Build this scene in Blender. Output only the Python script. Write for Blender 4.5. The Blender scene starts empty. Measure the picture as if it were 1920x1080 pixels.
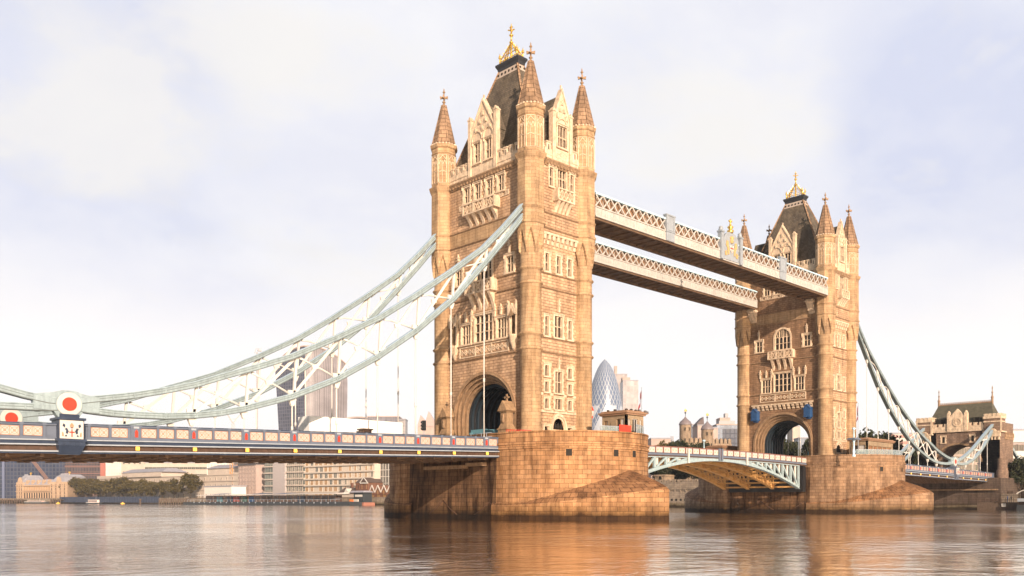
import bpy, bmesh, math, random
from math import pi, sin, cos, sqrt, radians, atan2, hypot
from mathutils import Vector, Matrix
rnd = random.Random(7)
S = bpy.context.scene
COL = S.collection

# ------------------------------------------------------------------ camera, sky, sun, exposure
CX, CY, CZ, YAW, F = -87.683, -92.426, 2.5, 0.76612, 1647.4
cam = bpy.data.objects.new('camera', bpy.data.cameras.new('camera'))
COL.objects.link(cam); S.camera = cam
cam.location = (CX, CY, CZ); cam.rotation_euler = (pi/2, 0, -YAW)
cam.data.lens = F/1920*36; cam.data.sensor_width = 36
cam.data.shift_x = -10.25/1920; cam.data.shift_y = 398.3/1920
cam.data.clip_start = 0.5; cam.data.clip_end = 20000
SUN_TO = Vector((-0.43, -0.855, 0.33)).normalized()
SUN_EL = math.asin(SUN_TO.z); SUN_AZ = atan2(SUN_TO.x, SUN_TO.y)
sl = bpy.data.lights.new('sun', 'SUN'); sun = bpy.data.objects.new('sun', sl); COL.objects.link(sun)
sl.energy = 5.0; sl.angle = radians(0.6); sl.color = (1.0, 0.80, 0.62)
sun.rotation_euler = (-SUN_TO).to_track_quat('-Z', 'Y').to_euler()
sun.location = (-60, -180, 120)
S.view_settings.view_transform = 'Standard'; S.view_settings.look = 'None'
S.view_settings.exposure = 0.57; S.view_settings.gamma = 1
S.cycles.max_bounces = 6; S.cycles.volume_bounces = 1
S.cycles.use_denoising = True

world = bpy.data.worlds.new('World'); S.world = world; world.use_nodes = True
nt = world.node_tree; nt.nodes.clear()
def N(t, k, **inp):
    n = t.nodes.new(k)
    for a, b in inp.items():
        if a.startswith('_'): setattr(n, a[1:], b)
        else: n.inputs[a.replace('__', ' ')].default_value = b
    return n
def ramp(t, src, stops):
    r = t.nodes.new('ShaderNodeValToRGB'); e = r.color_ramp.elements
    while len(e) < len(stops): e.new(0.5)
    for i, (p, c) in enumerate(stops):
        e[i].position = p; e[i].color = (*c, 1) if len(c) == 3 else c
    t.links.new(src, r.inputs[0]); return r.outputs[0]
def mixc(t, fac, a, b, mode='MIX'):
    m = t.nodes.new('ShaderNodeMix'); m.data_type = 'RGBA'; m.blend_type = mode
    for s, v in ((m.inputs[0], fac), (m.inputs[6], a), (m.inputs[7], b)):
        if hasattr(v, 'links'): t.links.new(v, s)
        elif isinstance(v, (int, float)): s.default_value = v
        else: s.default_value = (*v, 1)
    return m.outputs[2]
def mth(t, op, a, b=None, c=None):
    m = t.nodes.new('ShaderNodeMath'); m.operation = op
    for i, v in enumerate((a, b, c)):
        if v is None: continue
        if hasattr(v, 'links'): t.links.new(v, m.inputs[i])
        else: m.inputs[i].default_value = v
    return m.outputs[0]
sky = N(nt, 'ShaderNodeTexSky', _sky_type='NISHITA', _sun_disc=False, _sun_elevation=SUN_EL, _sun_rotation=SUN_AZ)
sky.air_density = 1.0; sky.dust_density = 2.0
tc = N(nt, 'ShaderNodeTexCoord'); sep = N(nt, 'ShaderNodeSeparateXYZ')
nt.links.new(tc.outputs['Generated'], sep.inputs[0])
zz = mth(nt, 'MAXIMUM', sep.outputs[2], 0.0); den = mth(nt, 'ADD', zz, 0.22)
cmb = N(nt, 'ShaderNodeCombineXYZ')
nt.links.new(mth(nt, 'DIVIDE', sep.outputs[0], den), cmb.inputs[0])
nt.links.new(mth(nt, 'DIVIDE', sep.outputs[1], den), cmb.inputs[1])
nz = N(nt, 'ShaderNodeTexNoise', Scale=0.95, Detail=7.0, Roughness=0.52, Distortion=0.35)
nt.links.new(cmb.outputs[0], nz.inputs['Vector'])
nz2 = N(nt, 'ShaderNodeTexNoise', Scale=2.6, Detail=8.0, Roughness=0.6, Distortion=0.2)
nt.links.new(cmb.outputs[0], nz2.inputs['Vector'])
# broken cloud sheet over the north west half of the sky, unseen clear sky overhead and behind kept dark to deepen shade
def sdir(x, y):
    l, v = (x-970.25)/1647.4, (938.35-y)/1647.4; a, b = sin(YAW), cos(YAW)
    return Vector((a+l*b, b-l*a, v)).normalized()
def wdot(d):
    v = N(nt, 'ShaderNodeVectorMath', _operation='DOT_PRODUCT'); nt.links.new(tc.outputs['Generated'], v.inputs[0]); v.inputs[1].default_value = d; return v.outputs['Value']
lav = None
for x, y, deg, w in ((120, 470, 15, 1.0), (560, 520, 9, .8), (330, 380, 9, .35), (40, 40, 9, .9), (330, 60, 6, .4), (1820, 470, 11, 1.0), (1900, 120, 10, .8), (1650, 60, 6, .35), (1150, 120, 5, .3), (1680, 330, 6, .4), (700, 180, 5, .25)):
    g_ = mth(nt, 'MULTIPLY', ramp(nt, wdot(sdir(x, y)), [(cos(radians(deg)), (0, 0, 0)), (1.0, (1, 1, 1))]), w)
    lav = g_ if lav is None else mth(nt, 'ADD', lav, g_)
lav = mth(nt, 'MULTIPLY', mth(nt, 'MINIMUM', lav, 1.0), ramp(nt, mth(nt, 'ADD', mth(nt, 'MULTIPLY', nz.outputs[0], .6), mth(nt, 'MULTIPLY', nz2.outputs[0], .4)), [(0.40, (.1,)*3), (0.56, (1.35,)*3)]))
fine = ramp(nt, nz2.outputs[0], [(0.34, (0.86, 0.875, 0.95)), (0.60, (1.0, 1.0, 1.0))])
white = mixc(nt, 1.0, fine, (0.655, 0.652, 0.665), 'MULTIPLY')
white = mixc(nt, lav, white, (0.475, 0.50, 0.61))
low = ramp(nt, sep.outputs[2], [(0.15, (1, 1, 1)), (0.27, (0, 0, 0))])
puff = None
for x, y, deg, w in ((50, 170, 7, .55), (240, 245, 5, .5), (640, 300, 9, .42), (1330, 230, 9, .45), (480, 60, 6, .3)):
    g_ = mth(nt, 'MULTIPLY', ramp(nt, wdot(sdir(x, y)), [(cos(radians(deg)), (0, 0, 0)), (1.0, (1, 1, 1))]), w); puff = g_ if puff is None else mth(nt, 'ADD', puff, g_)
puff = ramp(nt, mth(nt, 'ADD', puff, mth(nt, 'MULTIPLY_ADD', nz2.outputs[0], 2.8, -1.42)), [(0.15, (0, 0, 0)), (0.62, (1, 1, 1))])
white = mixc(nt, mth(nt, 'MULTIPLY', puff, .8), white, (0.63, 0.615, 0.60))
white = mixc(nt, low, white, (0.74, 0.71, 0.69))
skyc = mixc(nt, 1.0, sky.outputs[0], (0.06, 0.06, 0.06), 'MULTIPLY')
front = ramp(nt, mth(nt, 'MULTIPLY_ADD', wdot((0.69, 0.72, 0.0)), 0.5, 0.5), [(0.42, (0, 0, 0)), (0.66, (1, 1, 1))])
zen = ramp(nt, sep.outputs[2], [(0.60, (1, 1, 1)), (0.80, (0.15,)*3)])
full = mixc(nt, mth(nt, 'MULTIPLY', front, zen), skyc, white)
bg = N(nt, 'ShaderNodeBackground'); bg.inputs[1].default_value = 1.0
nt.links.new(full, bg.inputs[0])
wo = N(nt, 'ShaderNodeOutputWorld'); nt.links.new(bg.outputs[0], wo.inputs[0])

# ------------------------------------------------------------------ pixel -> place (reading positions off a calibrated view)
_s, _c = sin(YAW), cos(YAW)
def ray(x, y=938.3):
    l = (x-970.25)/F
    return _s+l*_c, _c-l*_s, (938.35-y)/F
def onX(x, X, y=938.3):
    dx, dy, dz = ray(x, y); t = (X-CX)/dx
    return Vector((X, CY+t*dy, CZ+t*dz))
def onY(x, Y, y=938.3):
    dx, dy, dz = ray(x, y); t = (Y-CY)/dy
    return Vector((CX+t*dx, Y, CZ+t*dz))
def onD(x, d, y=938.3):
    dx, dy, dz = ray(x, y)
    return Vector((CX+d*dx, CY+d*dy, CZ+d*dz))

# ------------------------------------------------------------------ materials
MATS = {}
def newmat(name):
    m = bpy.data.materials.new(name); m.use_nodes = True
    t = m.node_tree; b = t.nodes['Principled BSDF']
    MATS[name] = m
    return m, t, b
def plain(name, col, rough=0.6, metal=0.0, var=0.12, scale=2.0, bump=0.0, spec=0.4, streak=0.0):
    m, t, b = newmat(name)
    tc = N(t, 'ShaderNodeTexCoord')
    n = N(t, 'ShaderNodeTexNoise', Scale=scale, Detail=6.0, Roughness=0.65)
    t.links.new(tc.outputs['Object'], n.inputs['Vector'])
    lo = tuple(c*(1-var) for c in col); hi = tuple(min(1, c*(1+var)) for c in col)
    c = ramp(t, n.outputs[0], [(0.3, lo), (0.7, hi)])
    if streak:
        mp = N(t, 'ShaderNodeMapping'); mp.inputs['Scale'].default_value = (2.2, 2.2, 0.35)
        t.links.new(tc.outputs['Object'], mp.inputs[0])
        n2 = N(t, 'ShaderNodeTexNoise', Scale=1.2, Detail=5.0, Roughness=0.7); t.links.new(mp.outputs[0], n2.inputs['Vector'])
        d = ramp(t, n2.outputs[0], [(0.35, (1-streak,)*3), (0.6, (1, 1, 1))])
        c = mixc(t, 1.0, c, d, 'MULTIPLY')
    t.links.new(c, b.inputs['Base Color'])
    b.inputs['Roughness'].default_value = rough; b.inputs['Metallic'].default_value = metal
    b.inputs['Specular IOR Level'].default_value = spec
    if bump:
        bp = N(t, 'ShaderNodeBump', Strength=bump, Distance=0.05)
        n3 = N(t, 'ShaderNodeTexNoise', Scale=scale*4, Detail=5.0); t.links.new(tc.outputs['Object'], n3.inputs['Vector'])
        t.links.new(n3.outputs[0], bp.inputs['Height']); t.links.new(bp.outputs[0], b.inputs['Normal'])
    return m
def stone(name, c1, c2, mortar, bw, bh, msize=0.02, bump=0.4, stain=0.35, tide=False, rough=0.85, patch=0.25):
    m, t, b = newmat(name)
    tc = N(t, 'ShaderNodeTexCoord'); geo = N(t, 'ShaderNodeNewGeometry')
    br = N(t, 'ShaderNodeTexBrick', Scale=1.0)
    br.offset = 0.5; br.offset_frequency = 2
    br.inputs['Color1'].default_value = (*c1, 1); br.inputs['Color2'].default_value = (*c2, 1)
    br.inputs['Mortar'].default_value = (*mortar, 1)
    br.inputs['Mortar Size'].default_value = msize; br.inputs['Mortar Smooth'].default_value = 0.3
    br.inputs['Bias'].default_value = 0.0
    br.inputs['Brick Width'].default_value = bw; br.inputs['Row Height'].default_value = bh
    # wobble the joints a little
    nw = N(t, 'ShaderNodeTexNoise', Scale=3.0, Detail=2.0); t.links.new(geo.outputs['Position'], nw.inputs['Vector'])
    uv = N(t, 'ShaderNodeVectorMath', _operation='MULTIPLY_ADD'); t.links.new(nw.outputs['Color'], uv.inputs[0])
    uv.inputs[1].default_value = (0.05, 0.05, 0); t.links.new(tc.outputs['UV'], uv.inputs[2])
    t.links.new(uv.outputs[0], br.inputs['Vector'])
    n = N(t, 'ShaderNodeTexNoise', Scale=0.45, Detail=8.0, Roughness=0.7); t.links.new(geo.outputs['Position'], n.inputs['Vector'])
    c = mixc(t, 1.0, br.outputs['Color'], ramp(t, n.outputs[0], [(0.3, (1-patch, 1-patch, 1-patch*0.9)), (0.68, (1.06, 1.03, 1.0))]), 'MULTIPLY')
    mp = N(t, 'ShaderNodeMapping'); mp.inputs['Scale'].default_value = (1.1, 1.1, 0.13); t.links.new(geo.outputs['Position'], mp.inputs[0])
    n2 = N(t, 'ShaderNodeTexNoise', Scale=1.0, Detail=6.0, Roughness=0.65); t.links.new(mp.outputs[0], n2.inputs['Vector'])
    c = mixc(t, 1.0, c, ramp(t, n2.outputs[0], [(0.36, (1-stain, 1-stain*1.05, 1-stain*1.1)), (0.56, (1, 1, 1))]), 'MULTIPLY')
    nf = N(t, 'ShaderNodeTexNoise', Scale=14.0, Detail=4.0, Roughness=0.7); t.links.new(geo.outputs['Position'], nf.inputs['Vector'])
    c = mixc(t, 1.0, c, ramp(t, nf.outputs[0], [(0.3, (0.82, 0.82, 0.82)), (0.7, (1.12, 1.12, 1.12))]), 'MULTIPLY')
    if tide:
        sp = N(t, 'ShaderNodeSeparateXYZ'); t.links.new(geo.outputs['Position'], sp.inputs[0])
        nn = N(t, 'ShaderNodeTexNoise', Scale=0.35, Detail=6.0, Roughness=0.7); t.links.new(geo.outputs['Position'], nn.inputs['Vector'])
        h = mth(t, 'SUBTRACT', sp.outputs[2], mth(t, 'MULTIPLY', nn.outputs[0], 1.6))
        c = mixc(t, 1.0, c, ramp(t, mth(t, 'MULTIPLY_ADD', h, 0.25, 0.5), [(0.44, (0.12, 0.1, 0.07)), (0.56, (0.5, 0.48, 0.37)), (0.86, (1, 1, 1))]), 'MULTIPLY')
    t.links.new(c, b.inputs['Base Color']); b.inputs['Roughness'].default_value = rough
    b.inputs['Specular IOR Level'].default_value = 0.25
    hh = mth(t, 'MULTIPLY_ADD', br.outputs['Fac'], -1.0, mth(t, 'MULTIPLY', nf.outputs[0], 0.6))
    bp = N(t, 'ShaderNodeBump', Strength=bump, Distance=0.06); t.links.new(hh, bp.inputs['Height'])
    t.links.new(bp.outputs[0], b.inputs['Normal'])
    return m
ashlar = stone('ashlar', (0.54, 0.37, 0.215), (0.45, 0.295, 0.165), (0.27, 0.16, 0.085), 1.15, 0.46, 0.02, 0.4, 0.38, patch=0.36)
granite = stone('granite', (0.67, 0.45, 0.285), (0.51, 0.33, 0.20), (0.27, 0.16, 0.09), 0.80, 0.40, 0.032, 0.9, 0.32, patch=0.38)
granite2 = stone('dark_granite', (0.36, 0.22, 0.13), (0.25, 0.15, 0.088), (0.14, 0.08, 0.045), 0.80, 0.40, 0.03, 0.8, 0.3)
pierst = stone('pier_granite', (0.54, 0.305, 0.15), (0.38, 0.20, 0.09), (0.19, 0.09, 0.04), 1.15, 0.58, 0.026, 0.7, 0.5, tide=True, patch=0.42)
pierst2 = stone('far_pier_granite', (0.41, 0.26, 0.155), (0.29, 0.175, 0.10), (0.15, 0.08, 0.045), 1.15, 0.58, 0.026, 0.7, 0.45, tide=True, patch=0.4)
flankst = stone('shaded_stained_granite', (0.24, 0.135, 0.07), (0.16, 0.088, 0.045), (0.075, 0.04, 0.02), 1.15, 0.58, 0.026, 0.7, 0.85, tide=True, patch=0.55)  # pier granite with the deck's shade put into its colour, plus stain streaks
capst = stone('weathered_cap_stone', (0.36, 0.19, 0.09), (0.26, 0.13, 0.06), (0.10, 0.045, 0.02), 1.15, 0.75, 0.045, 0.7, 0.5, patch=0.4)
bankst = stone('bank_stone', (0.34, 0.28, 0.22), (0.26, 0.21, 0.16), (0.15, 0.12, 0.09), 1.6, 0.7, 0.03, 0.5, 0.3, tide=True)
spirest = stone('spire_stone', (0.41, 0.27, 0.17), (0.31, 0.20, 0.125), (0.14, 0.085, 0.05), 1.3, 0.62, 0.045, 0.5, 0.35, patch=0.4)
dress = plain('pale_dressing', (0.63, 0.48, 0.34), 0.8, var=0.30, scale=1.5, bump=0.3, streak=0.3)
dress2 = plain('weathered_dressing', (0.30, 0.19, 0.11), 0.85, var=0.3, scale=1.5, bump=0.3, streak=0.3)
slate = stone('roof_slate', (0.205, 0.165, 0.12), (0.14, 0.115, 0.083), (0.055, 0.045, 0.033), 0.5, 0.34, 0.02, 0.6, 0.3, rough=0.75, patch=0.5)
lead = plain('dark_lead', (0.03, 0.03, 0.034), 0.5)
leadband = plain('lead_band', (0.42, 0.34, 0.28), 0.6)
gold = plain('gilding', (0.78, 0.50, 0.12), 0.35, metal=0.75, var=0.2)
glass = plain('window_glass', (0.035, 0.025, 0.02), 0.18, var=0.5, scale=0.9, spec=0.6)
dark = plain('dark_void', (0.02, 0.016, 0.013), 0.9)
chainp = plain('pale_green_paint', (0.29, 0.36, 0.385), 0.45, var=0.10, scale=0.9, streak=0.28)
chainb = plain('sky_lit_top_paint', (0.34, 0.45, 0.54), 0.45, var=0.06, scale=0.6)  # bluish sky light on the chord tops, put into the colour
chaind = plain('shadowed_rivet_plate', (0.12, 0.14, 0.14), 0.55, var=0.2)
whitep = plain('white_paint', (0.60, 0.565, 0.52), 0.5, var=0.05, scale=0.7, streak=0.08)
walkp = plain('walkway_paint', (0.46, 0.43, 0.395), 0.5, var=0.10, scale=0.7, streak=0.15)
pilp = plain('pilaster_paint', (0.28, 0.305, 0.335), 0.5, var=0.1, streak=0.15)
bluep = plain('slate_blue_paint', (0.115, 0.135, 0.18), 0.4, var=0.12, scale=0.8)
navyp = plain('navy_paint', (0.03, 0.043, 0.075), 0.4, var=0.2)
greyp = plain('pale_grey_paint', (0.30, 0.33, 0.37), 0.4, var=0.08)
brownp = plain('brown_girder_paint', (0.075, 0.042, 0.028), 0.55, var=0.3)
soffitp = plain('soffit_paint', (0.13, 0.075, 0.042), 0.7, var=0.35, scale=0.7)
bascp = plain('bascule_paint', (0.30, 0.38, 0.40), 0.5, var=0.12, streak=0.15)
orangep = plain('ochre_girder_paint', (0.52, 0.29, 0.105), 0.55, var=0.2)
creamp = plain('cream_panel', (0.53, 0.49, 0.45), 0.55, var=0.06)
rustp = plain('ornament_red', (0.45, 0.22, 0.13), 0.6)
redp = plain('signal_red', (0.60, 0.045, 0.022), 0.45, var=0.1)
railp = plain('rust_rail', (0.23, 0.085, 0.055), 0.5)
tealp = plain('teal_paint', (0.10, 0.24, 0.30), 0.5, var=0.15)
bluebox = plain('box_blue', (0.022, 0.07, 0.18), 0.5, var=0.15)
cyanp = plain('pale_cyan_paint', (0.45, 0.63, 0.72), 0.45, var=0.08)
mintp = plain('mint_paint', (0.32, 0.50, 0.42), 0.45, var=0.1)
asphalt = plain('asphalt', (0.05, 0.05, 0.05), 0.9)
lampy = newmat('deck_lamp')[0]
_b = lampy.node_tree.nodes['Principled BSDF']; _b.inputs['Base Color'].default_value = (0.8, 0.45, 0.08, 1)
_b.inputs['Emission Color'].default_value = (1, 0.5, 0.07, 1); _b.inputs['Emission Strength'].default_value = 0.55
blackp = plain('black_paint', (0.015, 0.015, 0.017), 0.5)
skyglass = plain('clear_rail_glass', (0.30, 0.38, 0.40), 0.15, var=0.05)
skyglass.node_tree.nodes['Principled BSDF'].inputs['Alpha'].default_value = 0.4

# ------------------------------------------------------------------ mesh helpers
class MB:
    def __init__(s): s.v = []; s.f = []; s.m = []; s.sm = []; s.uv = {}
    def add(s, pts, faces, m=0, smooth=False, uvs=None):
        o = len(s.v); s.v += [tuple(p) for p in pts]
        for i, f in enumerate(faces):
            if uvs: s.uv[len(s.f)] = uvs[i]
            s.f.append([o+k for k in f]); s.m.append(m); s.sm.append(smooth)
    def quad(s, *p, m=0): s.add(p, [list(range(len(p)))], m)
    def box(s, x0, x1, y0, y1, z0, z1, m=0):
        if x0 > x1: x0, x1 = x1, x0
        if y0 > y1: y0, y1 = y1, y0
        if z0 > z1: z0, z1 = z1, z0
        s.add([(x0,y0,z0),(x1,y0,z0),(x1,y1,z0),(x0,y1,z0),(x0,y0,z1),(x1,y0,z1),(x1,y1,z1),(x0,y1,z1)],
              [(3,2,1,0),(4,5,6,7),(0,1,5,4),(1,2,6,5),(2,3,7,6),(3,0,4,7)], m)
    def hexa(s, b, t, m=0):   # b, t: four points each, counter-clockwise from above
        s.add(list(b)+list(t), [(3,2,1,0),(4,5,6,7),(0,1,5,4),(1,2,6,5),(2,3,7,6),(3,0,4,7)], m)
    def bar(s, p, q, w, h=None, up=(0,0,1), m=0):
        h = h or w; p, q = Vector(p), Vector(q); d = (q-p).normalized(); u = Vector(up)
        a = d.cross(u)
        if a.length < 1e-4: a = d.cross(Vector((1,0,0)))
        a.normalize(); c = a.cross(d).normalized()
        a *= w/2; c *= h/2
        s.hexa([p-a-c, p+a-c, p+a+c, p-a+c], [q-a-c, q+a-c, q+a+c, q-a+c], m)
    def sweep(s, pts, w, h, m=0, up=(0,0,1), off=0.0):   # rectangular section along a polyline lying in a vertical plane
        P = [Vector(p) for p in pts]; n = len(P); rings = []
        for i in range(n):
            d = (P[min(i+1,n-1)]-P[max(i-1,0)]).normalized(); a = d.cross(Vector(up)).normalized(); c = a.cross(d).normalized()
            b = P[i]+c*off
            rings.append([b-a*w/2-c*h/2, b+a*w/2-c*h/2, b+a*w/2+c*h/2, b-a*w/2+c*h/2])
        v = [p for r in rings for p in r]; f = []
        for i in range(n-1):
            for k in range(4): f.append((4*i+k, 4*i+(k+1)%4, 4*i+4+(k+1)%4, 4*i+4+k))
        f += [(3,2,1,0), (4*n-4,4*n-3,4*n-2,4*n-1)]
        s.add(v, f, m)
    def tube(s, pts, r, n=8, m=0):
        P = [Vector(p) for p in pts]; R = r if isinstance(r, (list, tuple)) else [r]*len(P); v = []; f = []
        for i, p in enumerate(P):
            d = (P[min(i+1,len(P)-1)]-P[max(i-1,0)]).normalized()
            a = d.cross(Vector((0,0,1)))
            if a.length < 1e-3: a = Vector((1,0,0))
            a.normalize(); c = a.cross(d)
            for k in range(n): v.append(p+(a*cos(2*pi*k/n)+c*sin(2*pi*k/n))*R[i])
        for i in range(len(P)-1):
            for k in range(n): f.append((i*n+k, i*n+(k+1)%n, (i+1)*n+(k+1)%n, (i+1)*n+k))
        f += [tuple(range(n))[::-1], tuple((len(P)-1)*n+k for k in range(n))]
        s.add(v, f, m, True)
    def lathe(s, prof, n=24, cx=0, cy=0, ph=0.0, m=0, smooth=True, cap=True, uscale=None):
        v = []; f = []; uv = []
        for r, z in prof:
            for k in range(n):
                a = 2*pi*k/n+ph; v.append((cx+r*cos(a), cy+r*sin(a), z))
        ru = uscale or max(r for r, z in prof)
        for i in range(len(prof)-1):
            for k in range(n):
                f.append((i*n+k, i*n+(k+1)%n, (i+1)*n+(k+1)%n, (i+1)*n+k))
                u0, u1 = 2*pi*k/n*ru, 2*pi*(k+1)/n*ru
                uv.append([(u0, prof[i][1]), (u1, prof[i][1]), (u1, prof[i+1][1]), (u0, prof[i+1][1])])
        s.add(v, f, m, smooth, uv)
        if cap:
            e = (len(prof)-1)*n
            s.add(v[:n], [tuple(range(n))[::-1]], m); s.add(v[e:], [tuple(range(n))], m)
    def prism(s, poly, a0, a1, ax='y', m=0):  # poly in the other two axes (x,z) for 'y', (y,z) for 'x', (x,y) for 'z'
        def P(p, a): return {'y': (p[0], a, p[1]), 'x': (a, p[0], p[1]), 'z': (p[0], p[1], a)}[ax]
        n = len(poly); v = [P(p, a0) for p in poly]+[P(p, a1) for p in poly]
        f = [tuple(range(n)), tuple(range(2*n-1, n-1, -1))]+[(i, n+i, n+(i+1)%n, (i+1)%n) for i in range(n)]
        s.add(v, f, m)
    def mesh(s, name, mats):
        me = bpy.data.meshes.new(name); me.from_pydata(s.v, [], s.f)
        for m in mats: me.materials.append(m)
        me.polygons.foreach_set('material_index', s.m); me.polygons.foreach_set('use_smooth', s.sm)
        bm = bmesh.new(); bm.from_mesh(me); bmesh.ops.recalc_face_normals(bm, faces=bm.faces); bm.to_mesh(me); bm.free()
        uvl = me.uv_layers.new(name='UVMap').data
        V = me.vertices
        for i, p in enumerate(me.polygons):
            ex = s.uv.get(i)
            if ex:
                src = {vi: uv for vi, uv in zip(s.f[i], ex)}
                for li in p.loop_indices: uvl[li].uv = src[me.loops[li].vertex_index]
                continue
            nx, ny, nz_ = p.normal
            if abs(nz_) > 0.9:
                for li in p.loop_indices:
                    co = V[me.loops[li].vertex_index].co; uvl[li].uv = (co.x, co.y)
            else:
                L = hypot(nx, ny) or 1
                tx, ty = -ny/L, nx/L
                if abs(tx) > 0.92: ty = 0; tx = 1
                elif abs(ty) > 0.92: tx = 0; ty = 1
                for li in p.loop_indices:
                    co = V[me.loops[li].vertex_index].co; uvl[li].uv = (co.x*tx+co.y*ty, co.z)
        return me
def link(name, data, parent=None, loc=(0,0,0), rz=0, label=None, cat=None, group=None, kind=None, scale=None):
    o = bpy.data.objects.new(name, data); COL.objects.link(o)
    if parent: o.parent = parent
    o.location = loc; o.rotation_euler = (0, 0, rz)
    if scale: o.scale = (scale,)*3 if isinstance(scale, (int, float)) else scale
    for k, v in (('label', label), ('category', cat), ('group', group), ('kind', kind)):
        if v: o[k] = v
    return o
def thing(name, loc, label, cat, group=None, rz=0, scale=None): return link(name, None, None, loc, rz, label, cat, group, None, scale)
CACHE = {}
def cached(key, fn):
    if key not in CACHE: CACHE[key] = fn()
    return CACHE[key]
FACE = {'E': 0, 'S': -pi/2, 'W': pi, 'N': pi/2}

# ------------------------------------------------------------------ water, banks
def water():
    m, t, b = newmat('river_water')
    tc = N(t, 'ShaderNodeTexCoord')
    b.inputs['Base Color'].default_value = (0.10, 0.055, 0.024, 1); b.inputs['Roughness'].default_value = 0.08; b.inputs['Coat Weight'].default_value = 1.0; b.inputs['Coat Roughness'].default_value = 0.06; b.inputs['Coat IOR'].default_value = 2.3
    b.inputs['IOR'].default_value = 1.33; b.inputs['Specular IOR Level'].default_value = 0.8
    prev = None; hs = []
    for sc, st, w in ((0.11, (1, 1), 1.0), (0.5, (1.0, 1.6), 0.42), (1.9, (1.0, 1.5), 0.14), (6.0, (1, 1.3), 0.025)):
        mp = N(t, 'ShaderNodeMapping'); mp.inputs['Scale'].default_value = (st[0], st[1], 1); mp.inputs['Rotation'].default_value = (0, 0, 0.6+sc)
        t.links.new(tc.outputs['Object'], mp.inputs[0])
        n = N(t, 'ShaderNodeTexNoise', Scale=sc, Detail=3.0, Roughness=0.55, Distortion=0.5); t.links.new(mp.outputs[0], n.inputs['Vector'])
        hs.append(mth(t, 'MULTIPLY', n.outputs[0], w))
    h = hs[0]
    for k in hs[1:]: h = mth(t, 'ADD', h, k)
    calm = N(t, 'ShaderNodeTexNoise', Scale=0.03, Detail=4.0, Roughness=0.6); t.links.new(tc.outputs['Object'], calm.inputs['Vector'])
    bp = N(t, 'ShaderNodeBump', Distance=0.55)
    t.links.new(ramp(t, calm.outputs[0], [(0.42, (0.12,)*3), (0.62, (0.60,)*3)]), bp.inputs['Strength'])
    t.links.new(h, bp.inputs['Height']); t.links.new(bp.outputs[0], b.inputs['Normal']); t.links.new(bp.outputs[0], b.inputs['Coat Normal'])
    gl = N(t, 'ShaderNodeBsdfGlossy', Color=(1.0, .95, .885, 1), Roughness=0.09); t.links.new(bp.outputs[0], gl.inputs['Normal']); mx = N(t, 'ShaderNodeMixShader'); mx.inputs[0].default_value = 0.74
    t.links.new(b.outputs[0], mx.inputs[1]); t.links.new(gl.outputs[0], mx.inputs[2]); t.links.new(mx.outputs[0], t.nodes['Material Output'].inputs['Surface'])
    g = MB(); g.quad((-2500,-2500,0), (2700,-2500,0), (2700,2700,0), (-2500,2700,0))
    link('river', g.mesh('river', [m]), kind='structure')
water()
BANK = [(168, -700), (168, -40), (169, 267), (160, 400), (158, 485), (138, 640), (120, 702), (60, 840), (-200, 1500), (-500, 2600)]
def bankx(y):
    for (x0, y0), (x1, y1) in zip(BANK, BANK[1:]):
        if y0 <= y <= y1: return x0+(x1-x0)*(y-y0)/(y1-y0)
    return 168
g = MB()
g.prism(BANK+[(2650, 2600), (2650, -700)], -3, 3.4, 'z')
link('north_bank', g.mesh('north_bank', [plain('bank_earth', (0.16, 0.14, 0.11), 0.9, var=0.25, scale=0.1)]), kind='structure')
g = MB()
for (x0, y0), (x1, y1) in zip(BANK[:-1], BANK[1:]):
    g.hexa([(x0-1.2,y0,-2),(x0+.6,y0,-2),(x1+.6,y1,-2),(x1-1.2,y1,-2)], [(x0-.3,y0,3.9),(x0+.6,y0,3.9),(x1+.6,y1,3.9),(x1-.3,y1,3.9)])
    g.hexa([(x0-.55,y0,3.9),(x0+.75,y0,3.9),(x1+.75,y1,3.9),(x1-.55,y1,3.9)], [(x0-.55,y0,4.25),(x0+.75,y0,4.25),(x1+.75,y1,4.25),(x1-.55,y1,4.25)])
link('river_wall', g.mesh('river_wall', [bankst]), label='stone embankment wall running along the far river bank', cat='wall')

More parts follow.
